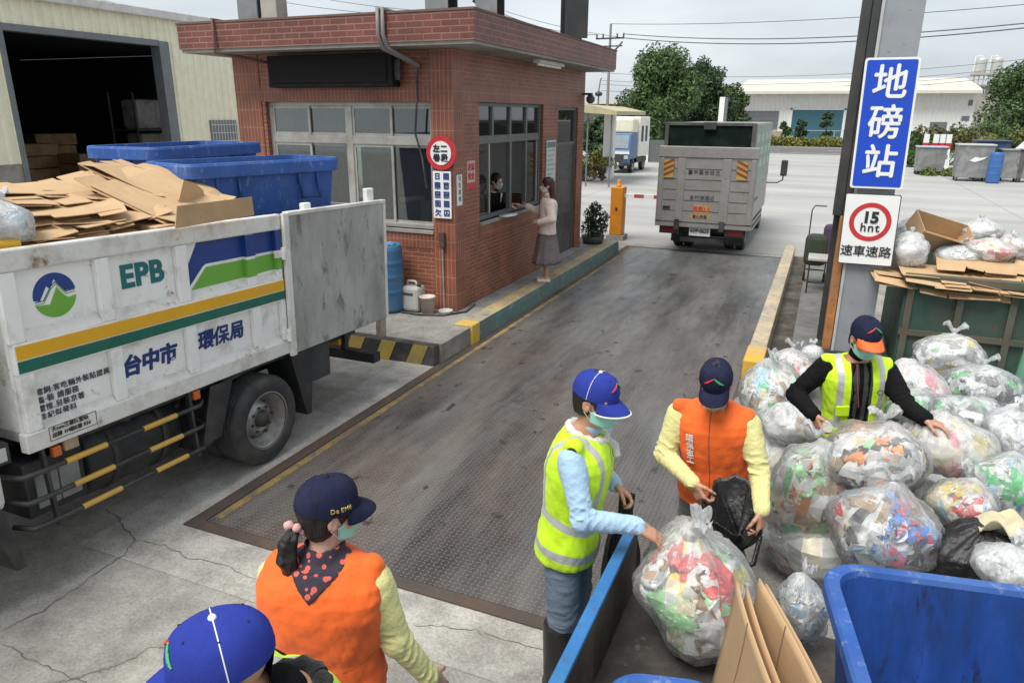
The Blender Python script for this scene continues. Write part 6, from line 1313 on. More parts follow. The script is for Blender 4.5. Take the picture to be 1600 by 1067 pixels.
def hand(vol, w, d, n, th, curl=.5, s=1.0, spread=.10, tcurl=.35, k=.006):
    """w wrist, d towards the fingers, n the way the palm faces, th the side the thumb is on"""
    d = nrm(d); n = nrm(n-d*(np.dot(n, d))); t = nrm(np.cross(d, n)); t = t if np.dot(t, th) > 0 else -t
    R = np.stack([t, n, d]); 
    vol.cap(w-d*.008*s, w+d*.018*s, .023*s, .024*s, k=.012)
    vol.box(w+d*.052*s, R, A3(.041, .014, .048)*s, .013*s, k=.012)
    vol.ell(w+d*.035*s+t*.026*s+n*.008*s, R, A3(.02, .016, .034)*s, k=.012)
    for i, (off, ln, r) in enumerate(((.030, .070, .0092), (.0105, .080, .0096), (-.0095, .074, .0092), (-.029, .058, .0082))):
        p = w+d*.094*s+t*off*s*1.05; a = curl*(.75+.12*i); dirv = nrm(d+t*spread*(off/.03)); r = r*s
        segs = (.45, .31, .27); ang = a*.55
        for j, f in enumerate(segs):
            v = dirv*cos(ang)+n*sin(ang); q = p+v*ln*f*s; vol.cap(p, q, r*(1-.07*j), r*(1-.07*(j+1)), k=k); p = q; ang += a*(.95 if j == 0 else .7)
    p = w+d*.022*s+t*.032*s+n*.004*s; dirs = [nrm(t*.75+d*.72+n*.25), nrm(t*(.45-tcurl*.5)+d*.9+n*(.3+tcurl*.6)), nrm(t*(.2-tcurl)+d*.9+n*(.35+tcurl))]
    for j, (ln, r) in enumerate(((.04, .0125), (.034, .0105), (.028, .0095))):
        q = p+dirs[j]*ln*s; vol.cap(p, q, r*s, r*s*.9, k=.007); p = q
M_skin = masked('skin', (.46, .24, .155), (.02, .016, .014), rough=.5, rough1=.4, var=.10, vs=18, bump=.12, bs=120, c2=(.03, .022, .018))
M_skin2 = masked('skin_pale', (.56, .33, .24), (.02, .016, .014), rough=.5, rough1=.4, var=.08, vs=18, bump=.1, bs=120, c2=(.03, .022, .018))
M_hair = pm('hair_black', (.012, .010, .010), .45, bump=.5, bs=70, scale=(1, 1, .25))
M_hairr = pm('hair_dark_red', (.035, .010, .012), .4, bump=.5, bs=60, scale=(1, 1, .2))
M_mask = pm('mask_green', (.30, .62, .52), .8, var=.04); M_maskw = pm('mask_white', (.62, .63, .62), .8, var=.04)
M_lime = (.52, .80, .012); M_refl = (.42, .43, .42)
M_capnavy = pm('cap_navy', (.016, .019, .045), .9, spec=.12, var=.15, vs=20, bump=.2, bs=150, dirt=(.035, .038, .07), da=.3); M_capblue = pm('cap_blue', (.026, .042, .27), .9, spec=.15, var=.1, vs=20, bump=.2, bs=150); M_caporange = pm('cap_orange', (.80, .13, .02), .7, var=.06)
M_pipe_w = pm('piping_white', (.70, .70, .70), .7); M_logo_r = pm('logo_red', (.55, .04, .05), .6); M_logo_g = pm('logo_green', (.06, .35, .12), .6); M_seam = pm('cap_stitch', (.010, .012, .03), .8); M_gold = pm('gold_thread', (.50, .36, .10), .5)
TZ = np.array([-.16, -.10, -.02, .06, .14, .24, .34, .40, .445, .48, .51, .54])
TA = np.array([.150, .168, .175, .163, .155, .168, .186, .190, .172, .125, .075, .058])
TB = np.array([.105, .120, .120, .108, .104, .118, .122, .116, .100, .082, .066, .060])

class Person:
    """joints in world metres: pelvis P, neck base N, right vector r; everything else hangs from them"""
    def __init__(s, name, label, P, N, r, head, look, S=1.0, up=None, h=.006, group=None, fat=1.0):
        s.P, s.N, s.S, s.h = A3(*P), A3(*N), S, h; u = nrm(s.N-s.P); r = A3(*r); r = nrm(r-u*np.dot(r, u)); f = np.cross(u, r)
        s.R = np.stack([r, f, u]); s.r, s.f, s.u = r, f, u
        s.L = np.linalg.norm(s.N-s.P); s.zs = TZ*(s.L/.52); s.aa = TA*S*fat; s.bb = TB*S*fat
        s.H = A3(*head); hu = nrm(up if up is not None else u*.6+A3(0, 0, 1)*.4); hf = nrm(A3(*look)-hu*np.dot(A3(*look), hu)); hr = np.cross(hf, hu)
        s.HR = np.stack([hr, hf, hu]); s.hr, s.hf, s.hu = hr, hf, hu
        s.t = thing(name, label, 'person', (s.P[0], s.P[1], 0), 0, group)
        s.arms = {}; s.legs = {}
    def T(s, x, y, z): return s.P+s.r*x+s.f*y+s.u*z
    def hd(s, x, y, z): return s.H+(s.hr*x+s.hf*y+s.hu*z)*s.S
    def arm(s, side, sh, el, wr, d, n, th, curl=.5, hs=1.0, **kw): s.arms[side] = dict(sh=A3(*sh), el=A3(*el), wr=A3(*wr), d=A3(*d), n=A3(*n), th=A3(*th), curl=curl, hs=hs, kw=kw); return s
    def leg(s, side, hip, kn, an, toe): s.legs[side] = [A3(*x) for x in (hip, kn, an, toe)]; return s
    def bounds(s, pts, pad): pts = np.array(pts); return pts.min(0)-pad, pts.max(0)+pad
    def allpts(s):
        p = [s.P, s.N, s.H, s.hd(0, 0, .15), s.hd(0, .12, -.12)]
        for a in s.arms.values(): p += [a['sh'], a['el'], a['wr'], a['wr']+nrm(a['d'])*.2]
        for l in s.legs.values(): p += l
        return p
    def body(s, mat, bare_legs=False):
        S = s.S; v = Vol(*s.bounds(s.allpts(), .16), s.h); s.v = v
        v.loft(s.P, s.R, s.zs, s.aa-.006, s.bb-.006, k=.02)
        v.cap(s.N-s.u*.03, s.hd(0, -.018, -.06), .056*S, .052*S, k=.03)
        HR = s.HR
        v.ell(s.hd(0, -.012, .03), HR, A3(.076, .097, .098)*S, k=.01)
        v.ell(s.hd(0, .026, -.05), HR, A3(.060, .066, .075)*S, k=.03)
        v.ell(s.hd(0, .052, -.095), HR, A3(.030, .028, .022)*S, k=.025)
        v.cap(s.hd(0, .083, .012), s.hd(0, .103, -.028), .008*S, .0125*S, k=.012); v.ell(s.hd(0, .098, -.03), HR, A3(.018, .012, .010)*S, k=.008)
        v.cap(s.hd(-.05, .066, .024), s.hd(.05, .066, .024), .014*S, .014*S, k=.02)
        for q in (-1, 1):
            v.ell(s.hd(q*.033, .090, .004), HR, A3(.017, .014, .012)*S, k=.012, mode='s'); v.ell(s.hd(q*.033, .071, .004), HR, A3(.016, .014, .0135)*S, k=.003)
            v.ell(s.hd(q*.048, .058, -.03), HR, A3(.022, .02, .018)*S, k=.025)
            v.ell(s.hd(q*.078, -.012, -.008), HR, A3(.011, .021, .034)*S, k=.008); v.ell(s.hd(q*.088, -.004, -.006), HR, A3(.008, .011, .02)*S, k=.004, mode='s')
        v.ell(s.hd(0, .088, -.066), HR, A3(.022, .01, .008)*S, k=.008)
        for a in s.arms.values():
            v.cap(a['sh'], a['el'], .047*S, .038*S, k=.03); v.cap(a['el'], a['wr'], .038*S, .026*S, k=.02)
            hand(v, a['wr'], a['d'], a['n'], a['th'], a['curl'], a['hs'], **a['kw'])
        for l in s.legs.values():
            v.cap(l[0], l[1], .075*S, .052*S, k=.03); v.cap(l[1], l[2], .050*S, .034*S, k=.02); v.cap(l[2]-A3(0, 0, .03), l[3], .032*S, .028*S, k=.02)
        def eye(V):
            d = -9*np.ones(len(V))
            for q in (-1, 1):
                c = (V-s.hd(q*.033, .085, .004))@HR.T/S; d = np.maximum(d, 1-np.sqrt((c[:, 0]/.0135)**2+(c[:, 1]/.03)**2+((c[:, 2]+.0)/.0052)**2))
            return d
        def brow(V):
            d = -9*np.ones(len(V))
            for q in (-1, 1):
                c = (V-s.hd(q*.034, .085, .024))@HR.T/S; d = np.maximum(d, 1-np.sqrt((c[:, 0]/.020)**2+(c[:, 1]/.03)**2+(c[:, 2]/.0045)**2))
            return d
        o = vol_obj(v, 'body', mat, s.t, 1, {'mask': eye, 'mask2': brow}); s.v = None; return o
    def hair(s, mat, back=-.02, low=-.10, long=None, g=.010):
        S = s.S; pts = [s.hd(0, 0, .15), s.hd(.11, -.14, -.15), s.hd(-.11, .13, -.15)]+([A3(*p) for p in long] if long else [])
        v = Vol(*s.bounds(pts, .08), s.h)
        v.ell(s.hd(0, -.014, .032), s.HR, A3(.076+g, .098+g, .099+g)*S, k=.01); v.ell(s.hd(0, -.045, -.03), s.HR, A3(.068+g, .062, .075)*S, k=.02)
        v.ell(s.hd(0, .115, -.035), s.HR, A3(.075, .085, .105)*S, k=.01, mode='s')
        for q in (-1, 1): v.ell(s.hd(q*.09, .0, -.03), s.HR, A3(.03, .035, .045)*S, k=.008, mode='s')
        v.box(s.hd(0, -.02, low-.1), s.HR, A3(.2, .2, .1), .005, k=.01, mode='s') if not long else None
        if long:
            for a, b_, ra, rb in ((0, 1, .055, .05), (1, 2, .05, .022)):
                v.cap(long[a], long[b_], ra*S, rb*S, k=.03)
        v.wrinkle(.005, 60, 3, (1, 1, .3)); return vol_obj(v, 'hair', mat, s.t, 1)
    def shirt(s, mat, grow=.014, cuff=.0, rs=(.060, .053, .040), seed=1, collar=None, zlo=-.10, wr=.0045, neck=.045):
        S = s.S; v = Vol(*s.bounds([s.T(0, 0, zlo), s.T(.25, 0, .5), s.T(-.25, 0, .5), s.N]+[x for a in s.arms.values() for x in (a['sh'], a['el'], a['wr'])], .14), s.h)
        v.loft(s.P, s.R, s.zs, s.aa, s.bb, grow, k=.02, z0=zlo*S, z1=s.zs[-3]+.02)
        for a in s.arms.values():
            e = a['wr']+(a['wr']-a['el'])*cuff; v.sleeve(a['sh']-s.u*.014, a['el'], rs[0]*S*.93, rs[1]*S, seed, .009, 5, 1.0, 1.0, .045); v.sleeve(a['el'], e, rs[1]*S, rs[2]*S, seed+9, .009, 6, 0, 1.0, .022)
            dd = nrm(e-a['el']); v.cap(e-dd*.04, e-dd*.008, rs[2]*S+.002, rs[2]*S-.001, k=.008)
        if neck: v.cap(s.N-s.u*.02, s.N+s.u*.03+s.f*.02, neck*S+.014, neck*S+.014, k=.01)
        v.wrinkle(wr*.3, 30, seed, (1, 1, 1.2)); v.wrinkle(wr*.5, 13, seed+50, (1, 1, 1)); o = vol_obj(v, 'shirt', mat, s.t, 1)
        return o
    def vest(s, mat, grow=.030, zlo=-.10, hole=(.085, .105, .135), neckr=.072, vneck=0, stripes=None, seed=5, wr=.004, name='vest', zip_=True, open_=None, ho=.088):
        S = s.S; v = Vol(*s.bounds([s.T(-.26, -.2, zlo), s.T(.26, .2, zlo), s.T(.26, .2, .5), s.T(-.26, -.2, .5), s.N], .08), s.h)
        v.loft(s.P, s.R, s.zs, s.aa, s.bb, grow, k=.02, z0=zlo*S, z1=s.zs[-2])
        for a in s.arms.values():
            sd = 1 if np.dot(a['sh']-s.N, s.r) > 0 else -1
            v.cap(s.T(sd*.085, 0, s.L*.93), a['sh']+s.u*.036-s.r*sd*.012, .040*S, .046*S, k=.05)
        for a in s.arms.values():
            sd = 1 if np.dot(a['sh']-s.N, s.r) > 0 else -1; c = a['sh']+s.r*sd*ho*S-s.u*.045
            v.ell(c, s.R, A3(*hole)*S, k=.012, mode='s')
        v.cap(s.N-s.u*.02+s.f*.0, s.N+s.u*.14+s.f*.02, neckr*S, (neckr+.01)*S, k=.008, mode='s')
        if vneck: v.cap(s.T(0, s.bb[6]+.09, s.zs[-1]*.98), s.T(0, s.bb[5]+.07, vneck), .07, .02, k=.01, mode='s')
        if open_: v.box(s.T(0, .25, .2), s.R, A3(open_, .2, .6), .01, k=.01, mode='s')
        v.wrinkle(wr*1.5, 17, seed, (1, 1, .55)); v.wrinkle(wr*.9, 34, seed+3, (1, 1, .6))
        loc = lambda V: (V-s.P)@s.R.T
        def m1(V):
            q = loc(V); d = -9*np.ones(len(V))
            for st in stripes or ():
                if st[0] == 'h': d = np.maximum(d, st[2]/2-np.abs(q[:, 2]-st[1]-(st[3]*q[:, 1] if len(st) > 3 else 0)))
                else: d = np.maximum(d, np.minimum(st[2]/2-np.abs(np.abs(q[:, 0])-st[1]), q[:, 2]-st[3]))
            return d
        def m2(V):
            q = loc(V); d = (zlo+.009)*1.0-q[:, 2]
            if zip_ and not open_: d = np.maximum(d, np.minimum(.0035-np.abs(q[:, 0]), q[:, 1]))
            for a in s.arms.values():
                sd = 1 if np.dot(a['sh']-s.N, s.r) > 0 else -1; c = (V-(a['sh']+s.r*sd*ho*S-s.u*.045))@s.R.T/(A3(*hole)*S); d = np.maximum(d, (1.008-np.linalg.norm(c, axis=1))*.1)
            if not zip_: d = np.maximum(d, np.minimum(.0022-np.abs(q[:, 2]-(.10+1.2*q[:, 0]**2)), -q[:, 1]))
            if open_: d = np.maximum(d, np.minimum(open_+.010-np.abs(q[:, 0]), q[:, 1]))
            return d
        return vol_obj(v, name, mat, s.t, 1, {'mask': m1, 'mask2': m2})
    def trousers(s, mat, rr=(.098, .076, .062), zhi=.07, seed=9, boots=None, low=0.0, wr=.006):
        S = s.S; pts = [s.T(.2, .15, zhi), s.T(-.2, -.15, zhi)]+[x for l in s.legs.values() for x in l[:3]]
        v = Vol(*s.bounds(pts, .14), s.h); v.loft(s.P, s.R, s.zs, s.aa, s.bb, .008, k=.03, z0=-.12, z1=zhi)
        for l in s.legs.values():
            e = l[1]+(l[2]-l[1])*(1-low); v.sleeve(l[0], l[1], rr[0]*S, rr[1]*S, seed, .008, 6, 1.0, 0.0, .04); v.sleeve(l[1], e, rr[1]*S, rr[2]*S, seed+3, .012, 7, 1.0, .0, .02)
        v.wrinkle(wr*.6, 20, seed, (1, 1, 1.4)); return vol_obj(v, 'trousers', mat, s.t, 1)
    def footwear(s, mat, top=.05, r=.056, name='boot', sole=None):
        for l in s.legs.values():
            an, toe = l[2], l[3]; d = nrm(toe-an-A3(0, 0, (toe-an)[2])); v = Vol(*s.bounds([an+A3(0, 0, top), toe, an-d*.08, A3(an[0], an[1], 0)], .10), s.h)
            if top > .08: v.cap(an-A3(0, 0, .03), an+A3(0, 0, top), r*.92, r*1.05, k=.02)
            v.cap(A3(an[0], an[1], .045)-d*.035, A3(toe[0], toe[1], .038), .045, .042, k=.03); v.cap(A3(an[0], an[1], .06), A3(an[0], an[1], .10), .048, .046, k=.03)
            zb = l[3][2]-.045 if l[3][2] > .1 else .004
            if l[3][2] > .1:
                v.F[:] = 9; v.cap(an-A3(0, 0, .01)-d*.03, toe, .034, .030, k=.02)
            v.box(A3(an[0], an[1], zb-.1), np.eye(3), A3(.5, .5, .1), .002, k=.004, mode='s'); vol_obj(v, name, mat, s.t, 1)
    def mask(s, mat):
        S = s.S; n, m_ = 21, 11; P = []
        for i in range(n):
            az = radians(-80+160*i/(n-1)); row = []
            for j in range(m_):
                t = j/(m_-1); z = -.012-.105*t; z += .022*(abs(az)/1.4)**2*(1-t)*-1+.03*(abs(az)/1.4)**1.5*t
                bul = cos(az)**3 if abs(az) < 1.57 else 0
                ry = .098+bul*(.022*math.exp(-((t-.22)/.3)**2)+.004)-.028*max(0, t-.55)*2*bul; rx = .073
                y = ry*cos(az)+.002; x = rx*sin(az)*(1-.10*t); y += .0015*(1 if j % 3 == 0 else -1)*bul
                row.append(s.hd(x, y-.01*(1-abs(cos(az))), z))
            P.append(row)
        o = MB().grid(P).build('face_mask', mat, s.t, solid=.003)
        for q, i in ((-1, 0), (1, n-1)):
            st = MB()
            for j in (1, m_-2):
                a = P[i][j]; st.tube([a, (a+s.hd(q*.084, -.02, .012 if j == 1 else -.03))/2+s.hr*q*.003, s.hd(q*.083, -.02, .014 if j == 1 else -.035)], .0016, 5)
            st.tube([P[i][1], P[i][m_-2]], .0016, 5); st.build('strap', M_maskw, o)
    def cap(s, crown, brim, tilt=-.10, piping=None, edge=None, g=.013, lift=.0, bill=.075, wid=62):
        S = s.S; c0 = Vector(s.hd(0, -.010, .038+lift)); R = Matrix([list(s.hr), list(s.hf), list(s.hu)]).transposed() @ Matrix.Rotation(tilt, 3, 'X')
        rx, ry, rz = (.076+g)*S, (.100+g)*S, (.088+g)*S; hq = np.random.default_rng(int(abs(s.H[0])*1000)).uniform(0, 6.3, 4)
        def pt(az, el, k=1.0):   # az 0 = front
            e = el; hx = rx*cos(e)**.80*sin(az); hy = ry*cos(e)**.80*cos(az); hz = rz*sin(e)**.92 if e > 0 else rz*sin(e)
            fr = max(0, cos(az))**2*sin(min(pi/2, max(0, e)*1.0))*cos(max(0, e)); hz += .022*fr*S
            seam = 1-.012*abs(cos(3*az))**14+.010*sin(5*az+hq[0])*sin(4*el+hq[1])+.006*sin(9*az+hq[2])*sin(7*el+hq[3])
            return c0+R @ Vector((hx*k*seam, hy*k*seam, hz*k))
        nu, nv = 48, 13; P = [[pt(2*pi*i/nu, -.12+(pi/2+.12)*j/(nv-1)) for j in range(nv)] for i in range(nu)]
        cp = MB(); cp.grid(P, cu=True); cp.grid([[pt(2*pi*i/nu, -.12), pt(2*pi*i/nu, -.12, .96), pt(2*pi*i/nu, .3, .96)] for i in range(nu)], cu=True, flip=True)
        o = cp.build('cap', crown, s.t)
        b_ = MB(); nb = 21; P = []; Q = []
        for i in range(nb):
            a = radians(-wid+2*wid*i/(nb-1)); base = pt(a, -.10, .985); u = cos(a*90/wid)
            w = bill*S*(max(0, u)**.55); row = []
            for j in range(6):
                t = j/5; p = base+R @ Vector((sin(a)*w*t*.35, w*t*(1.0), -.020*S*t*t*1.0-.030*S*(abs(a)/radians(wid))**2*.9*t-.010*S*t)); row.append(p)
            P.append(row)
        b_.grid(P); b_.build('brim', brim, o, solid=.005, sub=1)
        if edge:
            MB().tube([r_[-1] for r_ in P], .0045, 6).build('brim_edge', edge, o)
        MB().lathe([(0, .008), (.007, .007), (.010, .002), (.010, -.002)], pt(0, pi/2), 10, M=R).build('button', piping or crown, o)
        if not piping:
            for a in (0, 60, 120, 180, 240, 300): MB().tube([pt(radians(a), -.1+(pi/2+.08)*j/14, 1.0025) for j in range(15)], .0012, 4).build('seam', M_seam, o)
        for a in (30, 90, 150, 210, 270, 330): MB().lathe([(0, .0012), (.003, .0012), (.0042, -.001)], pt(radians(a), .95, 1.004), 8, M=Matrix([list(s.hr), list(s.hf), list(s.hu)]).transposed()).build('eyelet', M_seam, o)
        if piping:
            for k, a in enumerate((radians(90), radians(-90))): MB().tube([pt(a, -.1+(pi/2+.08)*j/14, 1.004) for j in range(15)], .0018, 6).build('piping', piping, o)
        s.cap_pt = pt; s.cap_R = R; return o
    def cap_logo(s, cap, sc=1.0, small=False, dz=.0):
        """two slanted strokes meeting like a roof, one green and one red, laid on the crown front"""
        def on(u, v): return s.cap_pt(u/.105, v/.105, 1.018)
        for mt, q in ((M_logo_g, -1), (M_logo_r, 1)):
            mb = MB()
            for k in range(3):
                o_ = .009*k*sc; pts = [on(q*(.002+(.030*t+o_*.75)*sc), .066+dz+.010*sc-(.024*t+o_*.35)*sc) for t in (np.linspace(0, 1, 6) if k < 2 else np.linspace(.15, .9, 5))]
                mb.tube(pts, .0024*sc, 5)
            mb.build('logo', mt, cap)
# ------------------------------------------------------------------ the workers
def cloth(name, col, var=.12, bump=.55, bs=26, sheen=.15, vs=7): return pm(name, col, .9, 0, var, vs, bump=bump, bs=bs, sheen=sheen, spec=.15)
M_skyblue = cloth('sweater_sky_blue', (.36, .52, .68)); M_lemon = cloth('sweater_lemon', (.68, .64, .28)); M_blackj = cloth('jacket_black', (.007, .007, .008), sheen=0); M_denim = pm('denim', (.115, .155, .205), .85, 0, .22, 5, dirt=(.15, .19, .23), da=.45, ds=3, bump=.3, bs=120)
M_greytr = cloth('trousers_grey', (.10, .10, .10)); M_darktr = cloth('trousers_dark', (.02, .022, .028)); M_boot = pm('boot_rubber', (.016, .016, .017), .4, dirt=(.09, .08, .07), da=.35); M_towel = cloth('towel_white', (.68, .67, .62), bump=.6, bs=90)
M_vlime = masked('vest_lime', M_lime, M_refl, c2=(.03, .05, .03), rough=.8, rough1=.35, bump=.3, bs=30, var=.06, sheen=.1)
M_vor = masked('vest_orange', (.80, .125, .012), M_refl, c2=(.30, .05, .01), rough=.8, bump=.35, bs=26, var=.08, sheen=.1)
M_green_in = cloth('jacket_green_grey', (.045, .055, .05))

# man in the lime vest leaning over the trailer side
p = Person('person', 'man in a lime reflective vest and blue cap reaching over the trailer side', (-.945, 2.98, .90), (-.89, 2.98, 1.44), (.08, -1, 0), (-.835, 2.97, 1.60), (.92, -.18, -.34), 1.0, h=.0055)
p.arm('r', (-.89, 2.785, 1.385), (-.80, 2.70, 1.135), (-.575, 2.80, 1.105), (.80, .25, -.50), (-.2, .1, -1), (.3, .9, .1), .45, 1.0, spread=.14, tcurl=.1)
p.arm('l', (-.87, 3.17, 1.385), (-.95, 3.27, 1.15), (-.79, 3.22, 1.05), (.8, -.1, -.45), (0, -.5, -.8), (.3, -.8, .3), 1.2)
p.leg('r', (-.945, 2.89, .84), (-.93, 2.87, .46), (-.945, 2.86, .09), (-.78, 2.84, .045)); p.leg('l', (-.945, 3.07, .84), (-.94, 3.11, .46), (-.96, 3.13, .09), (-.80, 3.14, .045))
p.body(M_skin); p.hair(M_hair, low=-.07); p.shirt(M_skyblue, .016, rs=(.064, .054, .041), seed=2, wr=.006)
p.vest(M_vlime, .034, zlo=-.13, hole=(.085, .10, .15), stripes=(('h', -.045, .048, -.1), ('h', .115, .045, -.25), ('v', .128, .036, .115)), vneck=.30)
p.trousers(M_denim, (.100, .080, .070), low=.28, seed=4); p.footwear(M_boot, top=.30, r=.079); p.mask(M_mask)
c = p.cap(M_capblue, M_capblue, -.14, M_pipe_w, M_pipe_w); p.cap_logo(c, 1.2)
tw = MB(); ring = [p.T(.082*cos(a), .012+.088*sin(a), p.L*.985+.018*sin(a)*-1) for a in np.linspace(-.55*pi, 1.35*pi, 22)]
tw.tube(ring, [.02+.006*sin(3*k) for k in range(22)], 10); tw.tube([ring[-2], p.T(-.05, .15, p.L*.86), p.T(-.045, .165, p.L*.78)], [.026, .024, .018], 8); tw.build('neck_towel', M_towel, p.t)
YM = p

# man in the orange vest holding a black sack open
p = Person('person', 'man in an orange vest and navy cap holding open a black sack', (-.375, 3.95, .80), (-.41, 3.88, 1.31), (-1, .04, 0), (-.405, 3.80, 1.455), (.03, -.80, -.60), 1.0, up=(0, -.42, .9), h=.0055)
p.arm('r', (-.605, 3.87, 1.235), (-.655, 3.82, .97), (-.455, 3.63, .925), (.55, -.25, -.7), (.6, .3, -.3), (.3, -.8, .2), 1.25)
p.arm('l', (-.215, 3.87, 1.235), (-.125, 3.80, .975), (-.085, 3.62, .85), (.05, -.25, -.95), (-.8, .3, 0), (-.3, -.9, 0), .9)
p.leg('r', (-.47, 3.95, .76), (-.49, 3.93, .42), (-.49, 3.98, .08), (-.52, 3.83, .045)); p.leg('l', (-.28, 3.95, .76), (-.27, 3.93, .42), (-.26, 3.98, .08), (-.24, 3.83, .045))
p.body(M_skin); p.hair(M_hair, low=-.07); p.shirt(M_lemon, .020, rs=(.070, .058, .042), seed=3, wr=.007, zlo=-.13)
p.vest(M_vor, .036, zlo=-.105, hole=(.075, .10, .15), neckr=.070, seed=8); p.trousers(M_greytr, seed=5); p.footwear(M_boot, top=.2); p.mask(M_mask)
c = p.cap(M_capnavy, M_capnavy, -.05); p.cap_logo(c, 1.35)
for k, s in enumerate('環保志工'): text(s, .047, p.T(.105, .156-.004*k, .365-.050*k), -Vector(p.r)+Vector(p.f)*.25, p.u, M_pipe_w, 'lettering', p.t, ext=.003)

# man in the black jacket among the bags
p = Person('person', 'man in a black jacket and lime vest with an orange brimmed cap among the bags', (.37, 5.05, .84), (.345, 4.99, 1.35), (-.96, -.26, 0), (.37, 4.92, 1.495), (.38, -.80, -.34), 1.0, up=(.06, -.18, .95), h=.0055)
p.arm('r', (.155, 4.95, 1.275), (.0, 4.93, 1.05), (.125, 4.72, 1.005), (.45, -.25, -.75), (.7, .2, -.3), (.4, -.8, .2), .8)
p.arm('l', (.535, 5.03, 1.275), (.655, 4.86, 1.10), (.735, 4.62, 1.125), (.9, -.3, -.20), (0, -.1, -1), (-.3, -.9, .1), .55)
p.leg('r', (.28, 5.03, .80), (.26, 5.0, .44), (.26, 5.05, .08), (.24, 4.9, .045)); p.leg('l', (.46, 5.08, .80), (.48, 5.05, .44), (.5, 5.1, .08), (.54, 4.95, .045))
p.body(M_skin); p.hair(M_hair, low=-.07); p.shirt(M_blackj, .022, rs=(.074, .062, .046), seed=6, wr=.008)
inn = Vol(*p.bounds([p.T(-.1, -.1, -.05), p.T(.1, .25, .55)], .08), .006); inn.loft(p.P, p.R, p.zs, p.aa*.62, p.bb+.027, 0, k=.01, z0=-.08, z1=p.zs[-2]); inn.box(p.T(0, .3, .2), p.R, A3(.012, .3, .6), .004, k=.006, mode='s'); inn.cap(p.N-p.u*.03+p.f*.02, p.N+p.u*.1+p.f*.03, .062, .075, k=.006, mode='s')
vol_obj(inn, 'open_jacket', M_green_in, p.t)
p.vest(M_vlime, .037, zlo=-.12, hole=(.085, .10, .15), stripes=(('h', .075, .045, .0), ('h', -.06, .045, 0), ('v', .125, .040, .08)), open_=.055, neckr=.085, seed=12)
pk = MB().obox(p.T(.105, p.bb[4]+.046, .19), (.085, .012, .075), Matrix([list(p.r), list(p.f), list(p.u)]).transposed()).build('chest_pocket', pm('pocket_lime', M_lime, .8), p.t, bev=.005)
MB().lathe([(.014, 0), (.018, 0), (.018, .003), (.014, .003), (.014, 0)], p.T(-.105, p.bb[6]+.052, .335), 14, M=Matrix([list(p.r), list(p.u), list(p.f)]).transposed()).build('round_badge', M_ink, p.t)
MB().tube([p.T(.03, .10, .5), p.T(.03, .155, .38), p.T(.01, .16, .22)], .004, 5).build('lanyard', pm('lanyard_red', (.25, .04, .04)), p.t)
p.trousers(M_darktr, seed=7); p.footwear(M_boot, top=.2); p.mask(M_mask)
c = p.cap(M_capnavy, M_caporange, -.06, lift=.004); p.cap_logo(c, 1.3)

# woman seen from behind
p = Person('person', 'woman in an orange vest with a ponytail and navy cap, seen from behind', (-1.52, 1.79, .82), (-1.50, 1.80, 1.325), (.95, .30, 0), (-1.487, 1.835, 1.485), (.60, .80, -.16), .97, h=.0055, fat=1.14)
p.arm('r', (-1.325, 1.86, 1.245), (-1.262, 1.885, .965), (-1.185, 1.985, .735), (.25, .45, -.85), (-.7, .3, -.2), (.2, .5, .8), .8)
p.arm('l', (-1.675, 1.745, 1.245), (-1.755, 1.79, .98), (-1.69, 1.95, .80), (.2, .7, -.6), (.8, 0, -.1), (-.1, .5, .8), .8)
p.leg('r', (-1.435, 1.82, .78), (-1.42, 1.85, .42), (-1.42, 1.81, .08), (-1.44, 1.95, .045)); p.leg('l', (-1.60, 1.76, .78), (-1.60, 1.79, .42), (-1.60, 1.75, .08), (-1.63, 1.89, .045))
p.body(M_skin2)
p.hair(M_hair, low=-.10)
pt_ = Vol(A3(-1.8, 1.5, 1.0), A3(-1.25, 1.95, 1.65), .0055); a0 = p.hd(-.015, -.122, -.035); bk_ = -A3(*p.f)
pts = [a0, a0+bk_*.045+A3(-.015, 0, -.04), a0+bk_*.055+A3(-.02, 0, -.11), a0+bk_*.05+A3(-.005, 0, -.175), a0+bk_*.045+A3(.022, 0, -.20)]
rng_ = np.random.default_rng(12)
for k in range(26):
    o_ = rng_.normal(size=3); o_ /= np.linalg.norm(o_); sp = (.006, .024, .030, .022, .016); ln = rng_.uniform(.85, 1.12)
    q = [a0+(pts[i]-a0)*(1 if i < 3 else ln)+o_*sp[i]*rng_.uniform(.5, 1.1)+rng_.normal(size=3)*.004 for i in range(5)]
    for i in range(4): pt_.cap(q[i], q[i+1], (.008, .011, .011, .008)[i], (.011, .011, .008, .0035)[i], k=.004)
pt_.wrinkle(.004, 120, 9, (1, 1, .15)); vol_obj(pt_, 'ponytail', M_hair, p.t)
sc = MB(); ax_ = nrm(pts[1]-pts[0]); e1 = nrm(np.cross(ax_, A3(0, 0, 1))); e2 = np.cross(ax_, e1)
sc.tube([a0+ax_*.008+(e1*cos(a)+e2*sin(a))*(.026+.004*sin(7*a)) for a in np.linspace(0, 2*pi, 40)], [.013+.005*sin(5.3*k) for k in range(40)], 8); sc.build('scrunchie', cloth('scrunchie_pink', (.62, .36, .34), bump=.5), p.t)
p.shirt(M_lemon, .018, rs=(.068, .057, .043), seed=13, wr=.006)
p.vest(M_vor, .036, zlo=-.14, hole=(.072, .10, .16), neckr=.075, seed=14, zip_=False, wr=.005, ho=.118)
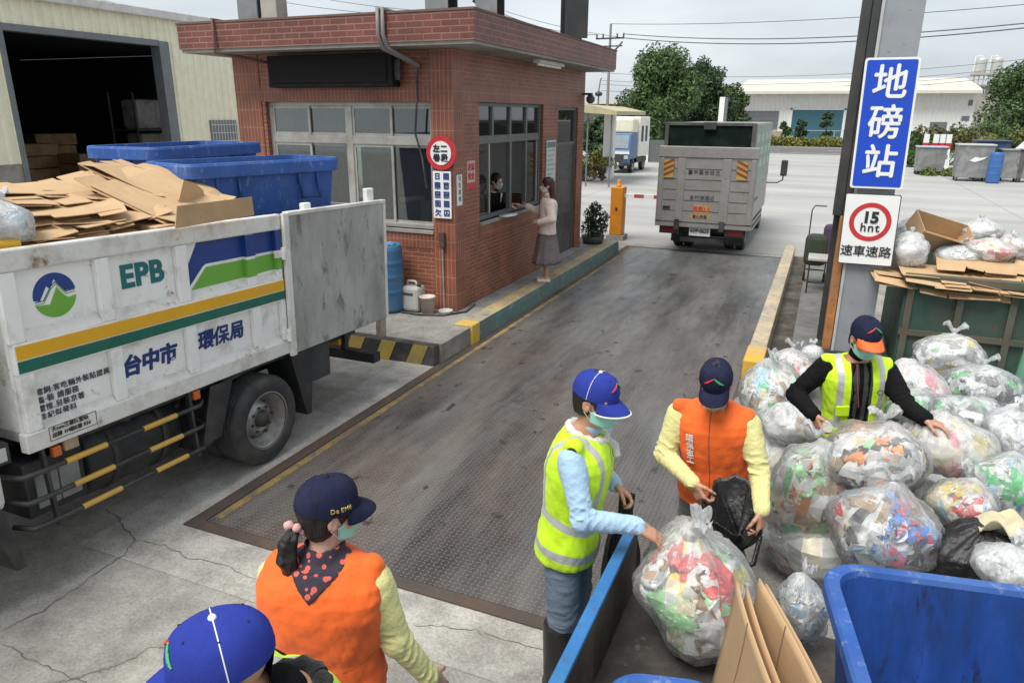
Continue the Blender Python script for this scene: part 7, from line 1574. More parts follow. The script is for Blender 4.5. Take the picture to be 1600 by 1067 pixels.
def flower_scarf():
    mt, nt, b = nodes_of('flower_scarf'); N = nt.nodes.new; L = nt.links.new; tc = N('ShaderNodeTexCoord'); v = N('ShaderNodeTexVoronoi'); v.inputs['Scale'].default_value = 34; L(tc.outputs['Object'], v.inputs['Vector'])
    r = N('ShaderNodeValToRGB'); r.color_ramp.interpolation = 'CONSTANT'; e = r.color_ramp.elements; e[0].color = (.55, .10, .07, 1); e[1].position = .36; e[1].color = (.025, .018, .035, 1); L(v.outputs['Distance'], r.inputs[0]); L(r.outputs[0], b.inputs['Base Color']); b.inputs['Roughness'].default_value = .8; return mt
sv = Vol(*p.bounds([p.T(-.2, -.2, .3), p.T(.2, .2, .3), p.T(.2, .2, .58), p.T(-.2, -.2, .58)], .06), .005)
sv.loft(p.P, p.R, p.zs, p.aa, p.bb, .044, k=.02, z0=.2, z1=p.zs[-2])
for q in (-1, 1): sv.cap(p.T(q*.085, 0, p.L*.93), p.T(q*.16, 0, p.L*.90), .046, .048, k=.05)
sv.cap(p.T(0, -.005, p.L*.93), p.T(0, .012, p.L*1.05), .088, .074, k=.02)
_ax = [sv.lo[i]+np.arange(sv.n[i])*sv.h for i in range(3)]; _q = (np.stack(np.meshgrid(*_ax, indexing='ij'), -1)-p.P)@p.R.T
_x, _y, _z = _q[..., 0], _q[..., 1], _q[..., 2]; tri = np.maximum(np.maximum(np.abs(_x)*.72+(p.L*.95-_z)*.69-.052, _y-.01), _z-p.L*1.06); colr = np.maximum(p.L*.955-.02*_y*8*0-_z, np.hypot(_x, _y)-.10)
sv.F = np.maximum(sv.F, np.minimum(tri, colr)).astype(np.float32); sv.wrinkle(.0025, 30, 6, (1, 1, 1)); sv.cap(p.N-p.u*.05, p.N+p.u*.12+p.f*.015, .060, .066, k=.006, mode='s')
vol_obj(sv, 'neck_scarf', flower_scarf(), p.t)
p.trousers(M_darktr, seed=15); p.footwear(M_boot, top=.05); p.mask(M_mask)
c = p.cap(M_capnavy, M_capnavy, -.06, g=.018)
for k, s in enumerate('DaEMé'):
    az = radians(92-8.5*k); q = p.cap_pt(az, .10, 1.012); t1 = (p.cap_pt(az-.06, .10)-p.cap_pt(az+.06, .10)); text(s, .024, q, t1, p.hu, M_gold, 'lettering', c, ext=.002)
MB().tube([p.cap_pt(radians(170+20*k/8), .02, 1.0) for k in range(9)], .003, 5).build('cap_strap', M_capnavy, c)

# man with the blue cap at the bottom edge
p = Person('person', 'man in a bright blue cap with white piping, only his head and shoulder in view', (-1.10, 1.17, .90), (-1.09, 1.13, 1.44), (-.86, .5, 0), (-1.17, 1.00, 1.595), (-.55, -.72, -.34), 1.06, h=.0055)
p.arm('r', (-1.27, 1.22, 1.37), (-1.36, 1.22, 1.1), (-1.42, 1.05, .92), (-.3, -.8, -.5), (.7, -.3, 0), (0, -.5, .8), .7)
p.arm('l', (-.925, 1.04, 1.37), (-.86, .98, 1.1), (-.95, .83, .92), (-.4, -.8, -.4), (-.7, .3, 0), (0, -.4, .8), .7)
p.leg('r', (-1.18, 1.22, .84), (-1.2, 1.2, .45), (-1.2, 1.24, .08), (-1.28, 1.11, .045)); p.leg('l', (-1.02, 1.12, .84), (-1.03, 1.1, .45), (-1.03, 1.14, .08), (-1.11, 1.01, .045))
p.body(M_skin); p.hair(M_hair, low=-.09); p.shirt(M_blackj, .02, rs=(.076, .064, .048), seed=16)
p.vest(M_vlime, .036, zlo=-.12, stripes=(('h', -.04, .048), ('h', .12, .045), ('v', .125, .038, .12)), vneck=.30, seed=17)
MB().tube([p.T(.088*cos(a), .004+.090*sin(a), p.L*1.0-.01*sin(a)) for a in np.linspace(-pi/2, 1.5*pi, 26)], [.024+.005*sin(2.7*k) for k in range(26)], 10).build('neck_warmer', cloth('fleece_black', (.015, .015, .016), bump=.6, bs=80), p.t)
p.trousers(M_darktr, seed=18); p.footwear(M_boot, top=.05); p.mask(M_mask)
c = p.cap(M_capblue, M_capblue, -.05, M_pipe_w, M_pipe_w, g=.016); p.cap_logo(c, 1.2)

# customer at the booth window and the clerk behind it
p = Person('person', 'woman with long dark red hair in a cream jacket at the booth window', (-3.955, 10.72, 1.10), (-3.94, 10.72, 1.62), (-.42, .90, 0), (-3.965, 10.71, 1.785), (-1, -.42, -.12), .95, h=.009)
p.arm('r', (-4.015, 10.88, 1.54), (-4.11, 10.88, 1.33), (-4.32, 10.78, 1.44), (-.95, -.2, .1), (0, 0, 1), (0, .3, 1), .4)
p.arm('l', (-3.865, 10.56, 1.54), (-3.80, 10.50, 1.30), (-4.00, 10.47, 1.25), (-.95, .1, 0), (0, .6, -.7), (0, .2, 1), 1.0)
for k, dx, dy in (('r', -.035, .08), ('l', .035, -.08)): p.leg(k, (-3.955+dx, 10.72+dy, 1.05), (-3.965+dx, 10.72+dy, .70), (-3.955+dx, 10.72+dy, .345), (-4.07+dx, 10.67+dy, .29))
p.body(M_skin2); p.hair(M_hairr, long=[p.hd(-.03, -.07, -.03), p.hd(-.05, -.10, -.20), p.hd(-.05, -.06, -.36)], g=.014); p.mask(M_maskw)
p.shirt(cloth('jacket_cream', (.74, .62, .55)), .030, rs=(.078, .072, .05), zlo=-.06, seed=21, wr=.008)
dr = pm('dress_floral', (.15, .125, .125), .85, 0, .3, 3, dirt=(.34, .30, .29), da=.3, ds=40, bump=.2)
prof = [(.150, 1.17), (.155, 1.10), (.185, .98), (.22, .80), (.255, .62), (.265, .57)]
n = 60; V = [[(p.P[0]+r*(1+.07*sin(9*a)*((1.17-z)/.6))*cos(a)*.82, p.P[1]+r*(1+.07*sin(9*a)*((1.17-z)/.6))*sin(a), z) for a in np.linspace(0, 2*pi, n, endpoint=False)] for r, z in prof]
MB().grid(V, cv=True).build('skirt', dr, p.t, solid=.006)
fr_ = Vol(*p.bounds([p.T(-.1, .0, 0), p.T(.1, .25, .5)], .06), .009); fr_.loft(p.P, p.R, p.zs, p.aa*.45, p.bb+.034, 0, k=.01, z0=-.02, z1=p.zs[-4]); fr_.box(p.T(0, -.15, .2), p.R, A3(.4, .19, .6), .01, k=.01, mode='s'); vol_obj(fr_, 'dress_top', dr, p.t)
for q in ('r', 'l'):
    an, toe = p.legs[q][2], p.legs[q][3]; sv = Vol(an-A3(.2, .1, .1), an+A3(.12, .1, .06), .007); sv.cap(an+A3(.03, 0, -.055), toe+A3(.0, 0, 0), .036, .034, k=.02); sv.box(A3(an[0], an[1], PZ+.012-.1), np.eye(3), A3(.5, .5, .1), .002, k=.004, mode='s'); vol_obj(sv, 'shoe', pm('shoe_cream', (.66, .62, .55), .5), p.t)
hc = at(776, 284, X=-4.86); hy = hc.y
p = Person('person', 'clerk in a dark jacket leaning at the open booth window', (-5.0, hy+.02, 1.14), (-4.92, hy, 1.66), (.05, -1, 0), (-4.86, hy-.01, 1.81), (.9, -.15, -.4), 1.0, h=.009)
p.arm('r', (-4.92, hy-.19, 1.58), (-4.84, hy-.22, 1.42), (-4.62, hy-.15, 1.45), (.9, .2, -.1), (0, 0, -1), (0, 1, 0), .5)
p.arm('l', (-4.92, hy+.19, 1.58), (-4.86, hy+.24, 1.36), (-4.66, hy+.14, 1.44), (.9, -.1, .1), (0, 0, -1), (0, -1, 0), .5)
for k, dy in (('r', -.09), ('l', .09)): p.leg(k, (-5.0, hy+dy, 1.08), (-5.0, hy+dy, .70), (-5.02, hy+dy, .34), (-4.88, hy+dy, .305))
p.body(M_skin2); p.hair(M_hair, low=-.06); p.mask(M_maskw); p.shirt(M_blackj, .022, seed=25); p.trousers(M_darktr, zhi=.06); p.footwear(M_boot)
MB().prism([(-.035, .05), (.035, .05), (.0, -.10)], p.T(0, p.bb[6]+.02, .46), Vector(p.r), Vector(p.u), Vector(p.f)*.012).build('white_collar', M_maskw, p.t)
# ------------------------------------------------------------------ translucent rubbish bags
def film(name, col, op=.30, rough=.22):
    mt, nt, b = nodes_of(name); nt.nodes.remove(b); N = nt.nodes.new; L = nt.links.new
    tc = N('ShaderNodeTexCoord'); n = N('ShaderNodeTexNoise'); n.inputs['Scale'].default_value = 9; n.inputs['Detail'].default_value = 9; n.inputs['Roughness'].default_value = .72; n.inputs['Distortion'].default_value = 1.2; L(tc.outputs['Object'], n.inputs[0])
    r = N('ShaderNodeValToRGB'); e = r.color_ramp.elements; e[0].position = .38; e[1].position = .70; e[0].color = (op*.55,)*3+(1,); e[1].color = (min(1, op*2.1),)*3+(1,); L(n.outputs[0], r.inputs[0])
    at_ = N('ShaderNodeAttribute'); at_.attribute_name = 'thick'; ad = N('ShaderNodeMath'); ad.operation = 'ADD'; ad.use_clamp = True; L(r.outputs[0], ad.inputs[0]); L(at_.outputs['Fac'], ad.inputs[1])
    lw = N('ShaderNodeLayerWeight'); lw.inputs[0].default_value = .35; a2 = N('ShaderNodeMath'); a2.operation = 'MULTIPLY_ADD'; a2.use_clamp = True; L(lw.outputs['Facing'], a2.inputs[0]); a2.inputs[1].default_value = .26; L(ad.outputs[0], a2.inputs[2])
    bp = N('ShaderNodeBump'); bp.inputs['Strength'].default_value = 1.0; bp.inputs['Distance'].default_value = .028
    n2 = N('ShaderNodeTexNoise'); n2.inputs['Scale'].default_value = 11; n2.inputs['Detail'].default_value = 5; n2.inputs['Distortion'].default_value = 3.0; L(tc.outputs['Object'], n2.inputs[0]); L(n2.outputs[0], bp.inputs['Height'])
    t = N('ShaderNodeBsdfTransparent'); t.inputs[0].default_value = (.95, .96, .96, 1)
    d = N('ShaderNodeBsdfDiffuse'); d.inputs[0].default_value = (*col, 1); tl = N('ShaderNodeBsdfTranslucent'); tl.inputs[0].default_value = (*col, 1); m0 = N('ShaderNodeMixShader'); m0.inputs[0].default_value = .35; L(d.outputs[0], m0.inputs[1]); L(tl.outputs[0], m0.inputs[2])
    m1 = N('ShaderNodeMixShader'); L(a2.outputs[0], m1.inputs[0]); L(t.outputs[0], m1.inputs[1]); L(m0.outputs[0], m1.inputs[2])
    g = N('ShaderNodeBsdfGlossy'); g.inputs[0].default_value = (.9, .92, .95, 1); g.inputs['Roughness'].default_value = rough; L(bp.outputs[0], g.inputs['Normal'])
    fr = N('ShaderNodeFresnel'); fr.inputs[0].default_value = 1.5; L(bp.outputs[0], fr.inputs['Normal']); fm = N('ShaderNodeMath'); fm.operation = 'MULTIPLY_ADD'; fm.inputs[1].default_value = .8; fm.inputs[2].default_value = .02; fm.use_clamp = True; L(fr.outputs[0], fm.inputs[0])
    m2 = N('ShaderNodeMixShader'); L(fm.outputs[0], m2.inputs[0]); L(m1.outputs[0], m2.inputs[1]); L(g.outputs[0], m2.inputs[2]); L(m2.outputs[0], nt.nodes['Material Output'].inputs[0]); return mt
M_film = film('clear_film', (.86, .87, .87), .09, .15); M_filmw = film('milky_film', (.88, .89, .89), .26, .17); M_filmg = film('greyish_film', (.82, .83, .83), .11, .15)
M_bagblk = pm('black_film', (.012, .012, .013), .28, var=.2, bump=.7, bs=14)
def jm(n, c, r=.4): return pm('rubbish_'+n, c, r, var=.1)
JUNK = [jm('white', (.88, .88, .87)), jm('cream', (.80, .72, .52)), jm('brown', (.45, .29, .16), .8), jm('green', (.10, .62, .20)), jm('pale_green', (.42, .82, .40)), jm('pink', (.88, .18, .28)), jm('blue', (.05, .26, .78)), jm('sky', (.42, .68, .88)), jm('grey', (.42, .42, .42)), jm('dark', (.07, .07, .075)), jm('orange', (.85, .30, .06)), jm('yellow', (.90, .72, .10)), jm('lightgrey', (.70, .71, .71)), jm('red', (.75, .05, .05))]
JN = 'white cream brown green pale_green pink blue sky grey dark orange yellow lightgrey red'.split()
def junk(mb, p, s, rng, pal):
    R = Euler(rng.uniform(0, 6.3, 3)).to_matrix(); m_ = JN.index(pal[rng.integers(len(pal))]); k = rng.integers(5); p = Vector(p)
    if k == 0: mb.obox(p, (s*rng.uniform(.8, 1.6), s*rng.uniform(.6, 1), s*rng.uniform(.3, .8)), R, m_)
    elif k == 1: mb.lathe([(0, 0), (s*.35, 0), (s*.42, s*.3), (s*.42, s*1.0), (s*.16, s*1.25), (s*.16, s*1.4), (0, s*1.4)], p-R @ Vector((0, 0, s*.7)), 12, m_, R)
    elif k == 2: mb.lathe([(0, 0), (s*.45, 0), (s*.65, s*.5), (s*.68, s*.5), (s*.62, s*.42), (s*.42, s*.04), (0, s*.04)], p, 14, m_, R)
    else:
        n = 7; P = [[p+R @ Vector(((i/(n-1)-.5)*s*1.8, (j/(n-1)-.5)*s*1.5, rng.normal()*s*.16+.25*s*sin(i*.9+k)*cos(j*.8))) for j in range(n)] for i in range(n)]; mb.grid(P, m_, True)
def bag(label, c, rx, rz, ry=None, pal=('white', 'cream', 'green', 'grey', 'lightgrey'), n=36, seed=0, mat=None, knot=True, tilt=(0, 0), group=None, ears=2, js=.085, name='rubbish_bag', flat=.35, core=True, top=None):
    """a tied film bag: lumpy belly, pleats that gather into the knot, two ears, and rubbish inside against the film"""
    pal = tuple(pal)+('white', 'white', 'white', 'lightgrey'); rng = np.random.default_rng(seed+100); ry = ry or rx; mat = mat or M_film; M = Euler((tilt[0], tilt[1], rng.uniform(0, 6.3))).to_matrix().to_4x4(); M.translation = c
    t = bpy.data.objects.new(name, None); _link(t, None, M); t.matrix_world = M; tag(t, label, 'rubbish bag', group)
    nu, nv = 96, 44; hs = rng.uniform(0, 6.3, 12); lump = [(nrm(rng.normal(size=3)), rng.uniform(.05, .15)*rng.choice((1, 1, -.6)), rng.uniform(6, 30)) for _ in range(34)]; shr = rng.normal(size=2)*.13; cr_ = [(rng.normal(size=3)*7, rng.uniform(0, 6.3), rng.normal(size=3)*3) for _ in range(5)]
    kn = 1.12 if top is None else top
    def shape(th, ph, inner=1.0):
        # th 0 bottom .. 1 top
        a = th*pi; rr = sin(a)**.75 if th < .5 else sin(a)**1.42; z = -cos(a)*(1 if th < .5 else 1.06)
        if th > .5: z = z**1.0; 
        z = max(z, -1+flat*.55)+ (0 if z > -1+flat*.55 else (z+1-flat*.55)*.12)
        d = np.array((rr*cos(ph), rr*sin(ph), z)); dn = d/max(1e-6, np.linalg.norm(d)); k = 1.0
        for l, am, sh in lump: k += am*math.exp(-(1-dn@l)*sh)
        k -= .05
        for kv, p0, k2v in cr_: k += .020*(.45-abs(sin(dn@kv+p0+.9*sin(dn@k2v*2))))
        pl = 0
        if th > .45:
            w = ((th-.45)/.55); pl = w**.8*(abs(sin(ph*6.5+hs[0]+.8*sin(ph*2+hs[1])))*.55+abs(sin(ph*11+hs[2]+sin(3*ph)))*.45-.4)*.26
        k2 = k+pl
        zz = z*k+(max(0, th-.72)/.28)**2*(kn-1)*1.0
        return np.array(((d[0]*k2+shr[0]*zz)*rx*inner, (d[1]*k2+shr[1]*zz)*ry*inner, zz*rz*inner))
    P = np.array([[shape(.004+.975*j/(nv-1), 2*pi*i/nu) for j in range(nv)] for i in range(nu)])
    th = np.array([[  .45*max(0, (j/(nv-1)-.72)/.28)**1.3+.34*max(0, (abs(sin(2*pi*i/nu*6.5+hs[0]+.8*sin(4*pi*i/nu+hs[1])))-.55))*max(0, j/(nv-1)-.4) for j in range(nv)] for i in range(nu)])
    mb = MB(); mb.grid(P, cu=True); o = mb.build('film', mat, t, local=True)
    a_ = o.data.attributes.new('thick', 'FLOAT', 'POINT'); a_.data.foreach_set('value', th.ravel().astype(np.float32))
    if knot:
        kb = MB(); zt = float(P[:, -1, 2].max()); s = min(rx, .34)
        kb.lathe([(.016, -.02), (.024, .0), (.030, .012), (.022, .03), (.012, .036)], (0, 0, zt), 10)
        for e in range(ears):
            a0 = hs[5]+e*(pi*.85); u = Vector((cos(a0), sin(a0), 0)); w = Vector((-sin(a0), cos(a0), 0)); E = []
            for i in range(9):
                q = i/8; wd = (.014+.075*s/.3*sin(pi*min(1, q*.85+.05))**.8)
                ct = Vector((0, 0, zt+.015))+u*(.015+.085*q)*s/.3+Vector((0, 0, .055*sin(q*2.4)*s/.3))
                E.append([ct+w*wd*v+Vector((0, 0, .02*sin(v*7+q*5+e))) for v in np.linspace(-.6, .6, 7)])
            kb.grid(E)
        ko = kb.build('knot', mat, t, local=True); ka = ko.data.attributes.new('thick', 'FLOAT', 'POINT'); ka.data.foreach_set('value', np.full(len(ko.data.vertices), .22, np.float32))
    if n:
        jb = MB()
        ax, ay = 22, 13
        cm = [JN.index(pal[rng.integers(len(pal))]) for _ in range(ax*ay)]
        for i in range(ax*ay):
            if i % ay and rng.random() < .35: cm[i] = cm[i-1]
            elif i >= ay and rng.random() < .3: cm[i] = cm[i-ay]
        CP = [[tuple(shape(.02+.88*j/ay, 2*pi*i/ax, .80+.16*rng.random())) for j in range(ay+1)] for i in range(ax)]; f0 = len(jb.mi); jb.grid(CP, 0, False, cu=True); jb.mi[f0:] = cm
        for _ in range(int(n*1.1)): junk(jb, shape(rng.uniform(.12, .84)**.9, rng.uniform(0, 6.3), rng.uniform(.84, .97)), js*rng.uniform(.8, 1.75), rng, pal)
        # everything inside is pressed flat against the film
        sc_ = np.array((rx, ry, rz)); Q = P.reshape(-1, 3)/sc_; qr = np.linalg.norm(Q, axis=1); ti = np.clip(((Q[:, 2]/np.maximum(qr, 1e-6)+1)*9).astype(int), 0, 17); pi_ = ((np.arctan2(Q[:, 1], Q[:, 0])/(2*pi)) % 1*24).astype(int) % 24
        tab = np.full((18, 24), 9.0); np.minimum.at(tab, (ti, pi_), qr); tab[tab > 5] = .8
        J = np.array(jb.v)/sc_; jr = np.linalg.norm(J, axis=1); tj = np.clip(((J[:, 2]/np.maximum(jr, 1e-6)+1)*9).astype(int), 0, 17); pj = ((np.arctan2(J[:, 1], J[:, 0])/(2*pi)) % 1*24).astype(int) % 24
        lim = tab[tj, pj]*(.955-.03*rng.random(len(jr))); jb.v = [tuple(v) for v in (J*np.minimum(1, lim/np.maximum(jr, 1e-6))[:, None]*sc_)]
        jb.build('rubbish', JUNK, t, local=True, kind='stuff')
    return t
def bagp(label, px, py, Y, wpx, hpx, **k):
    c = at(px, py, Y=Y); dd = (c-Vector((0, 0, CAM_H))).dot(_fw); rx = wpx/2*dd/FPX; rz = hpx/2*dd/FPX*1.02
    return bag(label, c, rx, rz, **k)
GB = 'tied rubbish bags heaped by the green skip'
# the big one on the trailer bed
bagp('large clear rubbish bag on the trailer bed, under the workers\' hands', 1090, 922, 2.84, 186, 190, pal=('white', 'lightgrey', 'cream', 'pale_green', 'grey', 'white', 'brown', 'pale_green', 'red', 'yellow'), n=70, seed=1, js=.085, tilt=(.06, -.05))
bagp('tall bulging clear bag beside the man in the orange vest, green wrapping near its top', 1262, 778, 4.45, 128, 190, pal=('pale_green', 'white', 'brown', 'grey', 'cream', 'green', 'orange'), n=70, seed=2, js=.09)
bagp('wide clear bag in front of the black jacketed man with a cream bowl showing', 1368, 716, 4.45, 150, 118, pal=('pale_green', 'white', 'cream', 'brown', 'dark', 'orange', 'white'), n=56, seed=3, js=.085)
bagp('clear bag with a pink side under the black jacketed man\'s outstretched hand', 1480, 698, 4.7, 122, 104, pal=('cream', 'white', 'pink', 'yellow', 'white', 'lightgrey'), n=46, seed=4, mat=M_filmw)
bagp('round clear bag full of blue and red rubbish directly behind the large blue bin', 1381, 826, 4.0, 160, 138, pal=('blue', 'sky', 'white', 'red', 'grey', 'cream', 'pink', 'blue', 'dark', 'brown'), n=70, seed=5, js=.08)
bagp('low clear bag with white lids between the blue filled bag and the black one', 1502, 790, 4.35, 108, 96, pal=('white', 'red', 'yellow', 'cream', 'sky'), n=40, seed=6, mat=M_filmg)
bagp('clear bag with blue bottles at the frame edge above the black bag', 1572, 762, 4.5, 116, 110, pal=('sky', 'blue', 'white', 'green', 'lightgrey'), n=46, seed=7)
bagp('shiny black rubbish bag behind the far rim of the large blue bin', 1512, 858, 4.0, 112, 84, n=0, seed=8, mat=M_bagblk, knot=False)
bagp('milky white crumpled bag beside the black bag behind the blue bin', 1578, 890, 3.75, 106, 84, pal=('white', 'lightgrey', 'white'), n=30, seed=9, mat=M_filmw)
bagp('bag with a white carton leaning high against the green skip', 1484, 556, 7.3, 104, 72, pal=('pale_green', 'white', 'cream', 'yellow', 'grey'), n=44, seed=10, group=None, js=.12)
bagp('dark filled bag with a green streak beside the carton bag at the skip', 1530, 606, 6.6, 112, 76, pal=('dark', 'grey', 'green', 'dark', 'white'), n=44, seed=11, mat=M_filmg, js=.11)
bagp('bag with pink patches right behind the black jacketed man\'s arm', 1432, 608, 6.2, 92, 80, pal=('pink', 'white', 'white', 'cream', 'lightgrey', 'pink'), n=40, seed=12, mat=M_filmw, js=.1)
bagp('flat bag with green and navy rubbish below the dark filled bag', 1508, 660, 5.7, 118, 82, pal=('green', 'sky', 'white', 'dark', 'blue', 'white'), n=44, seed=13, js=.1)
bagp('milky bag at the frame edge below the dark filled bag', 1588, 682, 5.4, 90, 92, pal=('white', 'dark', 'lightgrey'), n=28, seed=14, mat=M_filmw)
bagp('dusty clear bag of pale bottles behind the orange vested man\'s shoulder', 1204, 622, 6.6, 104, 98, pal=('cream', 'white', 'green', 'brown', 'cream', 'sky'), n=46, seed=15, mat=M_filmg, js=.11)
bagp('small clear bag with a pink wrapper behind the dusty bag of bottles', 1236, 578, 7.4, 84, 62, pal=('pink', 'white', 'cream', 'orange', 'white'), n=36, seed=16, js=.1)
bagp('crumpled milky bag at the black jacketed man\'s right elbow', 1236, 668, 5.5, 88, 72, pal=('white', 'white', 'brown'), n=26, seed=17, mat=M_filmw)
bagp('small milky bag on top of the back row near the walkway', 1268, 554, 7.9, 36, 30, pal=('white', 'lightgrey'), n=16, seed=18, mat=M_filmw)
bagp('green filled bag at the black jacketed man\'s waist', 1404, 648, 5.25, 80, 70, pal=('green', 'green', 'dark', 'white'), n=34, seed=19, js=.1)
bagp('small clear bag of blue plastic wedged between the cardboard and the large blue bin', 1254, 952, 2.98, 76, 110, pal=('sky', 'white', 'lightgrey', 'white', 'sky'), n=40, seed=20, js=.06)
# bags underneath that carry the visible ones
for i, (x, y, r, h) in enumerate(((.25, 4.55, .42, .33), (.78, 4.6, .44, .36), (1.28, 4.55, .44, .36), (.75, 4.15, .36, .26), (.78, 5.9, .44, .34), (1.3, 5.7, .44, .36), (1.72, 5.2, .40, .34), (1.55, 6.6, .45, .36), (1.0, 6.6, .42, .36), (1.5, 7.5, .42, .38), (-.25, 6.6, .38, .2), (.0, 5.6, .34, .3), (1.15, 4.1, .34, .3), (1.55, 4.4, .36, .3))):
    bag('half hidden milky bag at the bottom of the heap by the green skip', (x, y, h*.80), r, h, pal=('white', 'lightgrey', 'brown', 'cream', 'grey'), n=22, seed=40+i, mat=M_filmw if i % 2 else M_filmg, group='bags at the bottom of the heap', js=.12, knot=False)
ct = thing('cloth_rag', 'cream cloth rag lying on the shiny black bag', 'rag', tuple(at(1570, 822, Y=4.0)))
q = at(1572, 826, Y=4.0); rng = np.random.default_rng(3)
MB().grid([[q+Vector((.13*(i/8-.5)*2, .10*(j/8-.5)*2+.0, .05*sin(i*.9)*cos(j*1.1)+.012*rng.normal()+.04*(1-((i-4)/4)**2))) for j in range(9)] for i in range(9)]).build('cloth', cloth('rag_cream', (.55, .50, .33)), ct, solid=.006, sub=1)

# ------------------------------------------------------------------ black sacks in the workers' hands
def sack(label, pts_top, bottom, r0, seed, name='black_sack'):
    rng = np.random.default_rng(seed); c = Vector(bottom); t = thing(name, label, 'sack', tuple(c)); n = 40; hs = rng.uniform(0, 6, 6)
    top = [Vector(p) for p in pts_top]; m_ = len(top); P = []
    for j in range(22):
        u = j/21; row = []
        for i in range(n):
            f = i/n*m_; a, b_ = top[int(f) % m_], top[(int(f)+1) % m_]; w = f-int(f); tp = a.lerp(b_, w*w*(3-2*w)); ph = 2*pi*i/n
            bt_ = c+Vector((cos(ph+.4), sin(ph+.4), 0))*r0*(.75+.25*sin(u*pi)); k = u**.8
            q = bt_.lerp(tp, k); ctr = c.lerp(sum(top, Vector())/m_, k); d = q-ctr; q = ctr+d*(1+.30*sin(pi*u)*(.6+.4*sin(3*ph+hs[0]))+.06*sin(9*ph+hs[1]+u*5)+.05*sin(15*ph+hs[2]-u*8)); row.append(q)
        P.append(row)
    mb = MB(); mb.grid(P, cv=True); mb.add([P[0][i] for i in range(n)], [tuple(reversed(range(n)))]); mb.build('film', M_bagblk, t, solid=.003); return t
hR, hL = Vector((-.40, 3.57, .855)), Vector((-.075, 3.57, .755))
sk1 = sack('black sack held open at waist height by the man in the orange vest', [hR, (-.30, 3.48, .80), (-.16, 3.46, .76), hL, (-.10, 3.70, .88), (-.20, 3.78, .95), (-.33, 3.75, .93)], (-.20, 3.62, .30), .20, 4)
MB().tube([hR+Vector((.0, 0, -.02)), (-.34, 3.50, .72), (-.26, 3.47, .62), (-.17, 3.45, .57), (-.09, 3.49, .60), hL+Vector((0, -.01, -.02))], [.012, .014, .016, .016, .014, .012], 8).build('pull_strap', M_bagblk, sk1)
hB = Vector((-.715, 3.20, 1.015))
sack('black sack hanging from the left hand of the man in the lime vest', [hB, hB+Vector((.03, .03, .0)), hB+Vector((-.02, .05, -.01)), hB+Vector((-.05, .02, 0))], (-.76, 3.30, .40), .13, 6)

# ------------------------------------------------------------------ trailer under the camera
M_trb = pm('trailer_blue', (.025, .14, .36), .5, var=.15, dirt=(.05, .20, .40), da=.5, dirt2=(.10, .08, .06), da2=.35, ds2=14, bump=.15)
M_trd = pm('trailer_inside', (.040, .036, .034), .6, var=.3, vs=3, dirt=(.11, .085, .07), da=.5, ds=3, dirt2=(.16, .15, .14), da2=.3, ds2=9, bump=.25, bs=35)
tl = thing('flatbed_trailer', 'low blue rimmed trailer with a worn dark bed carrying bins, cardboard and a bag', 'trailer', (.4, 1.9, 0))
BZ, RZ = .545, .93; TX0, TX1, TY0, TY1 = -.665, 1.55, .55, 3.12
MB().box(TX0+.03, TX1-.03, TY0, TY1-.002, BZ-.05, BZ).build('bed_floor', M_trd, tl)
sd_ = MB().box(TX0, TX0+.03, TY0, TY1, BZ-.08, RZ-.015).build('side_board', M_trd, tl); MB().box(TX0-.012, TX0+.042, TY0, TY1+.004, RZ-.015, RZ+.012).build('blue_rim', M_trb, sd_, bev=.006)
MB().box(TX0-.014, TX0-.002, TY0, TY1, BZ-.09, RZ-.016).build('outer_skin', M_trb, sd_)
sd2 = MB().box(TX1-.03, TX1, TY0, TY1, BZ-.08, RZ-.015).build('side_board', M_trd, tl); MB().box(TX1-.042, TX1+.012, TY0, TY1+.004, RZ-.015, RZ+.012).build('blue_rim', M_trb, sd2, bev=.006)
MB().box(TX0+.031, TX1-.031, TY0, TY0+.03, BZ+.001, RZ).build('front_board', M_trd, tl)
MB().box(TX0+.031, TX1-.031, TY1-.03, TY1+.01, BZ-.1, BZ-.051).build('tail_beam', M_trb, tl)
MB().box(-.2, -.1, TY0, TY1, BZ-.18, BZ-.051).box(1.0, 1.1, TY0, TY1, BZ-.18, BZ-.051).build('chassis_rail', M_chas, tl)
for x, s in ((TX0+.28, -1), (TX1-.28, 1)): wheel(x, 1.6, .25, tl, s, False, .18)
tub('large empty blue plastic bin with a wide rim on the trailer bed', (.80, 2.235, BZ+.004), 1.02, 1.06, .655, .176, .86, rim=.04, r=.12, handles=False)
_L, _R = at(948, 1040, Z=1.06), at(1135, 1062, Z=1.06); _d = (_R-_L).normalized(); _w = (_R-_L).length-.07; _c = (_L+_R)/2+Vector((_d.y, -_d.x, 0))*.32
tub('blue plastic bin at the near end of the trailer, only its rim in view', (_c.x, _c.y, BZ+.004), _w, .56, .51, atan2(_d.y, _d.x), .86, rim=.035, r=.09, handles=False)
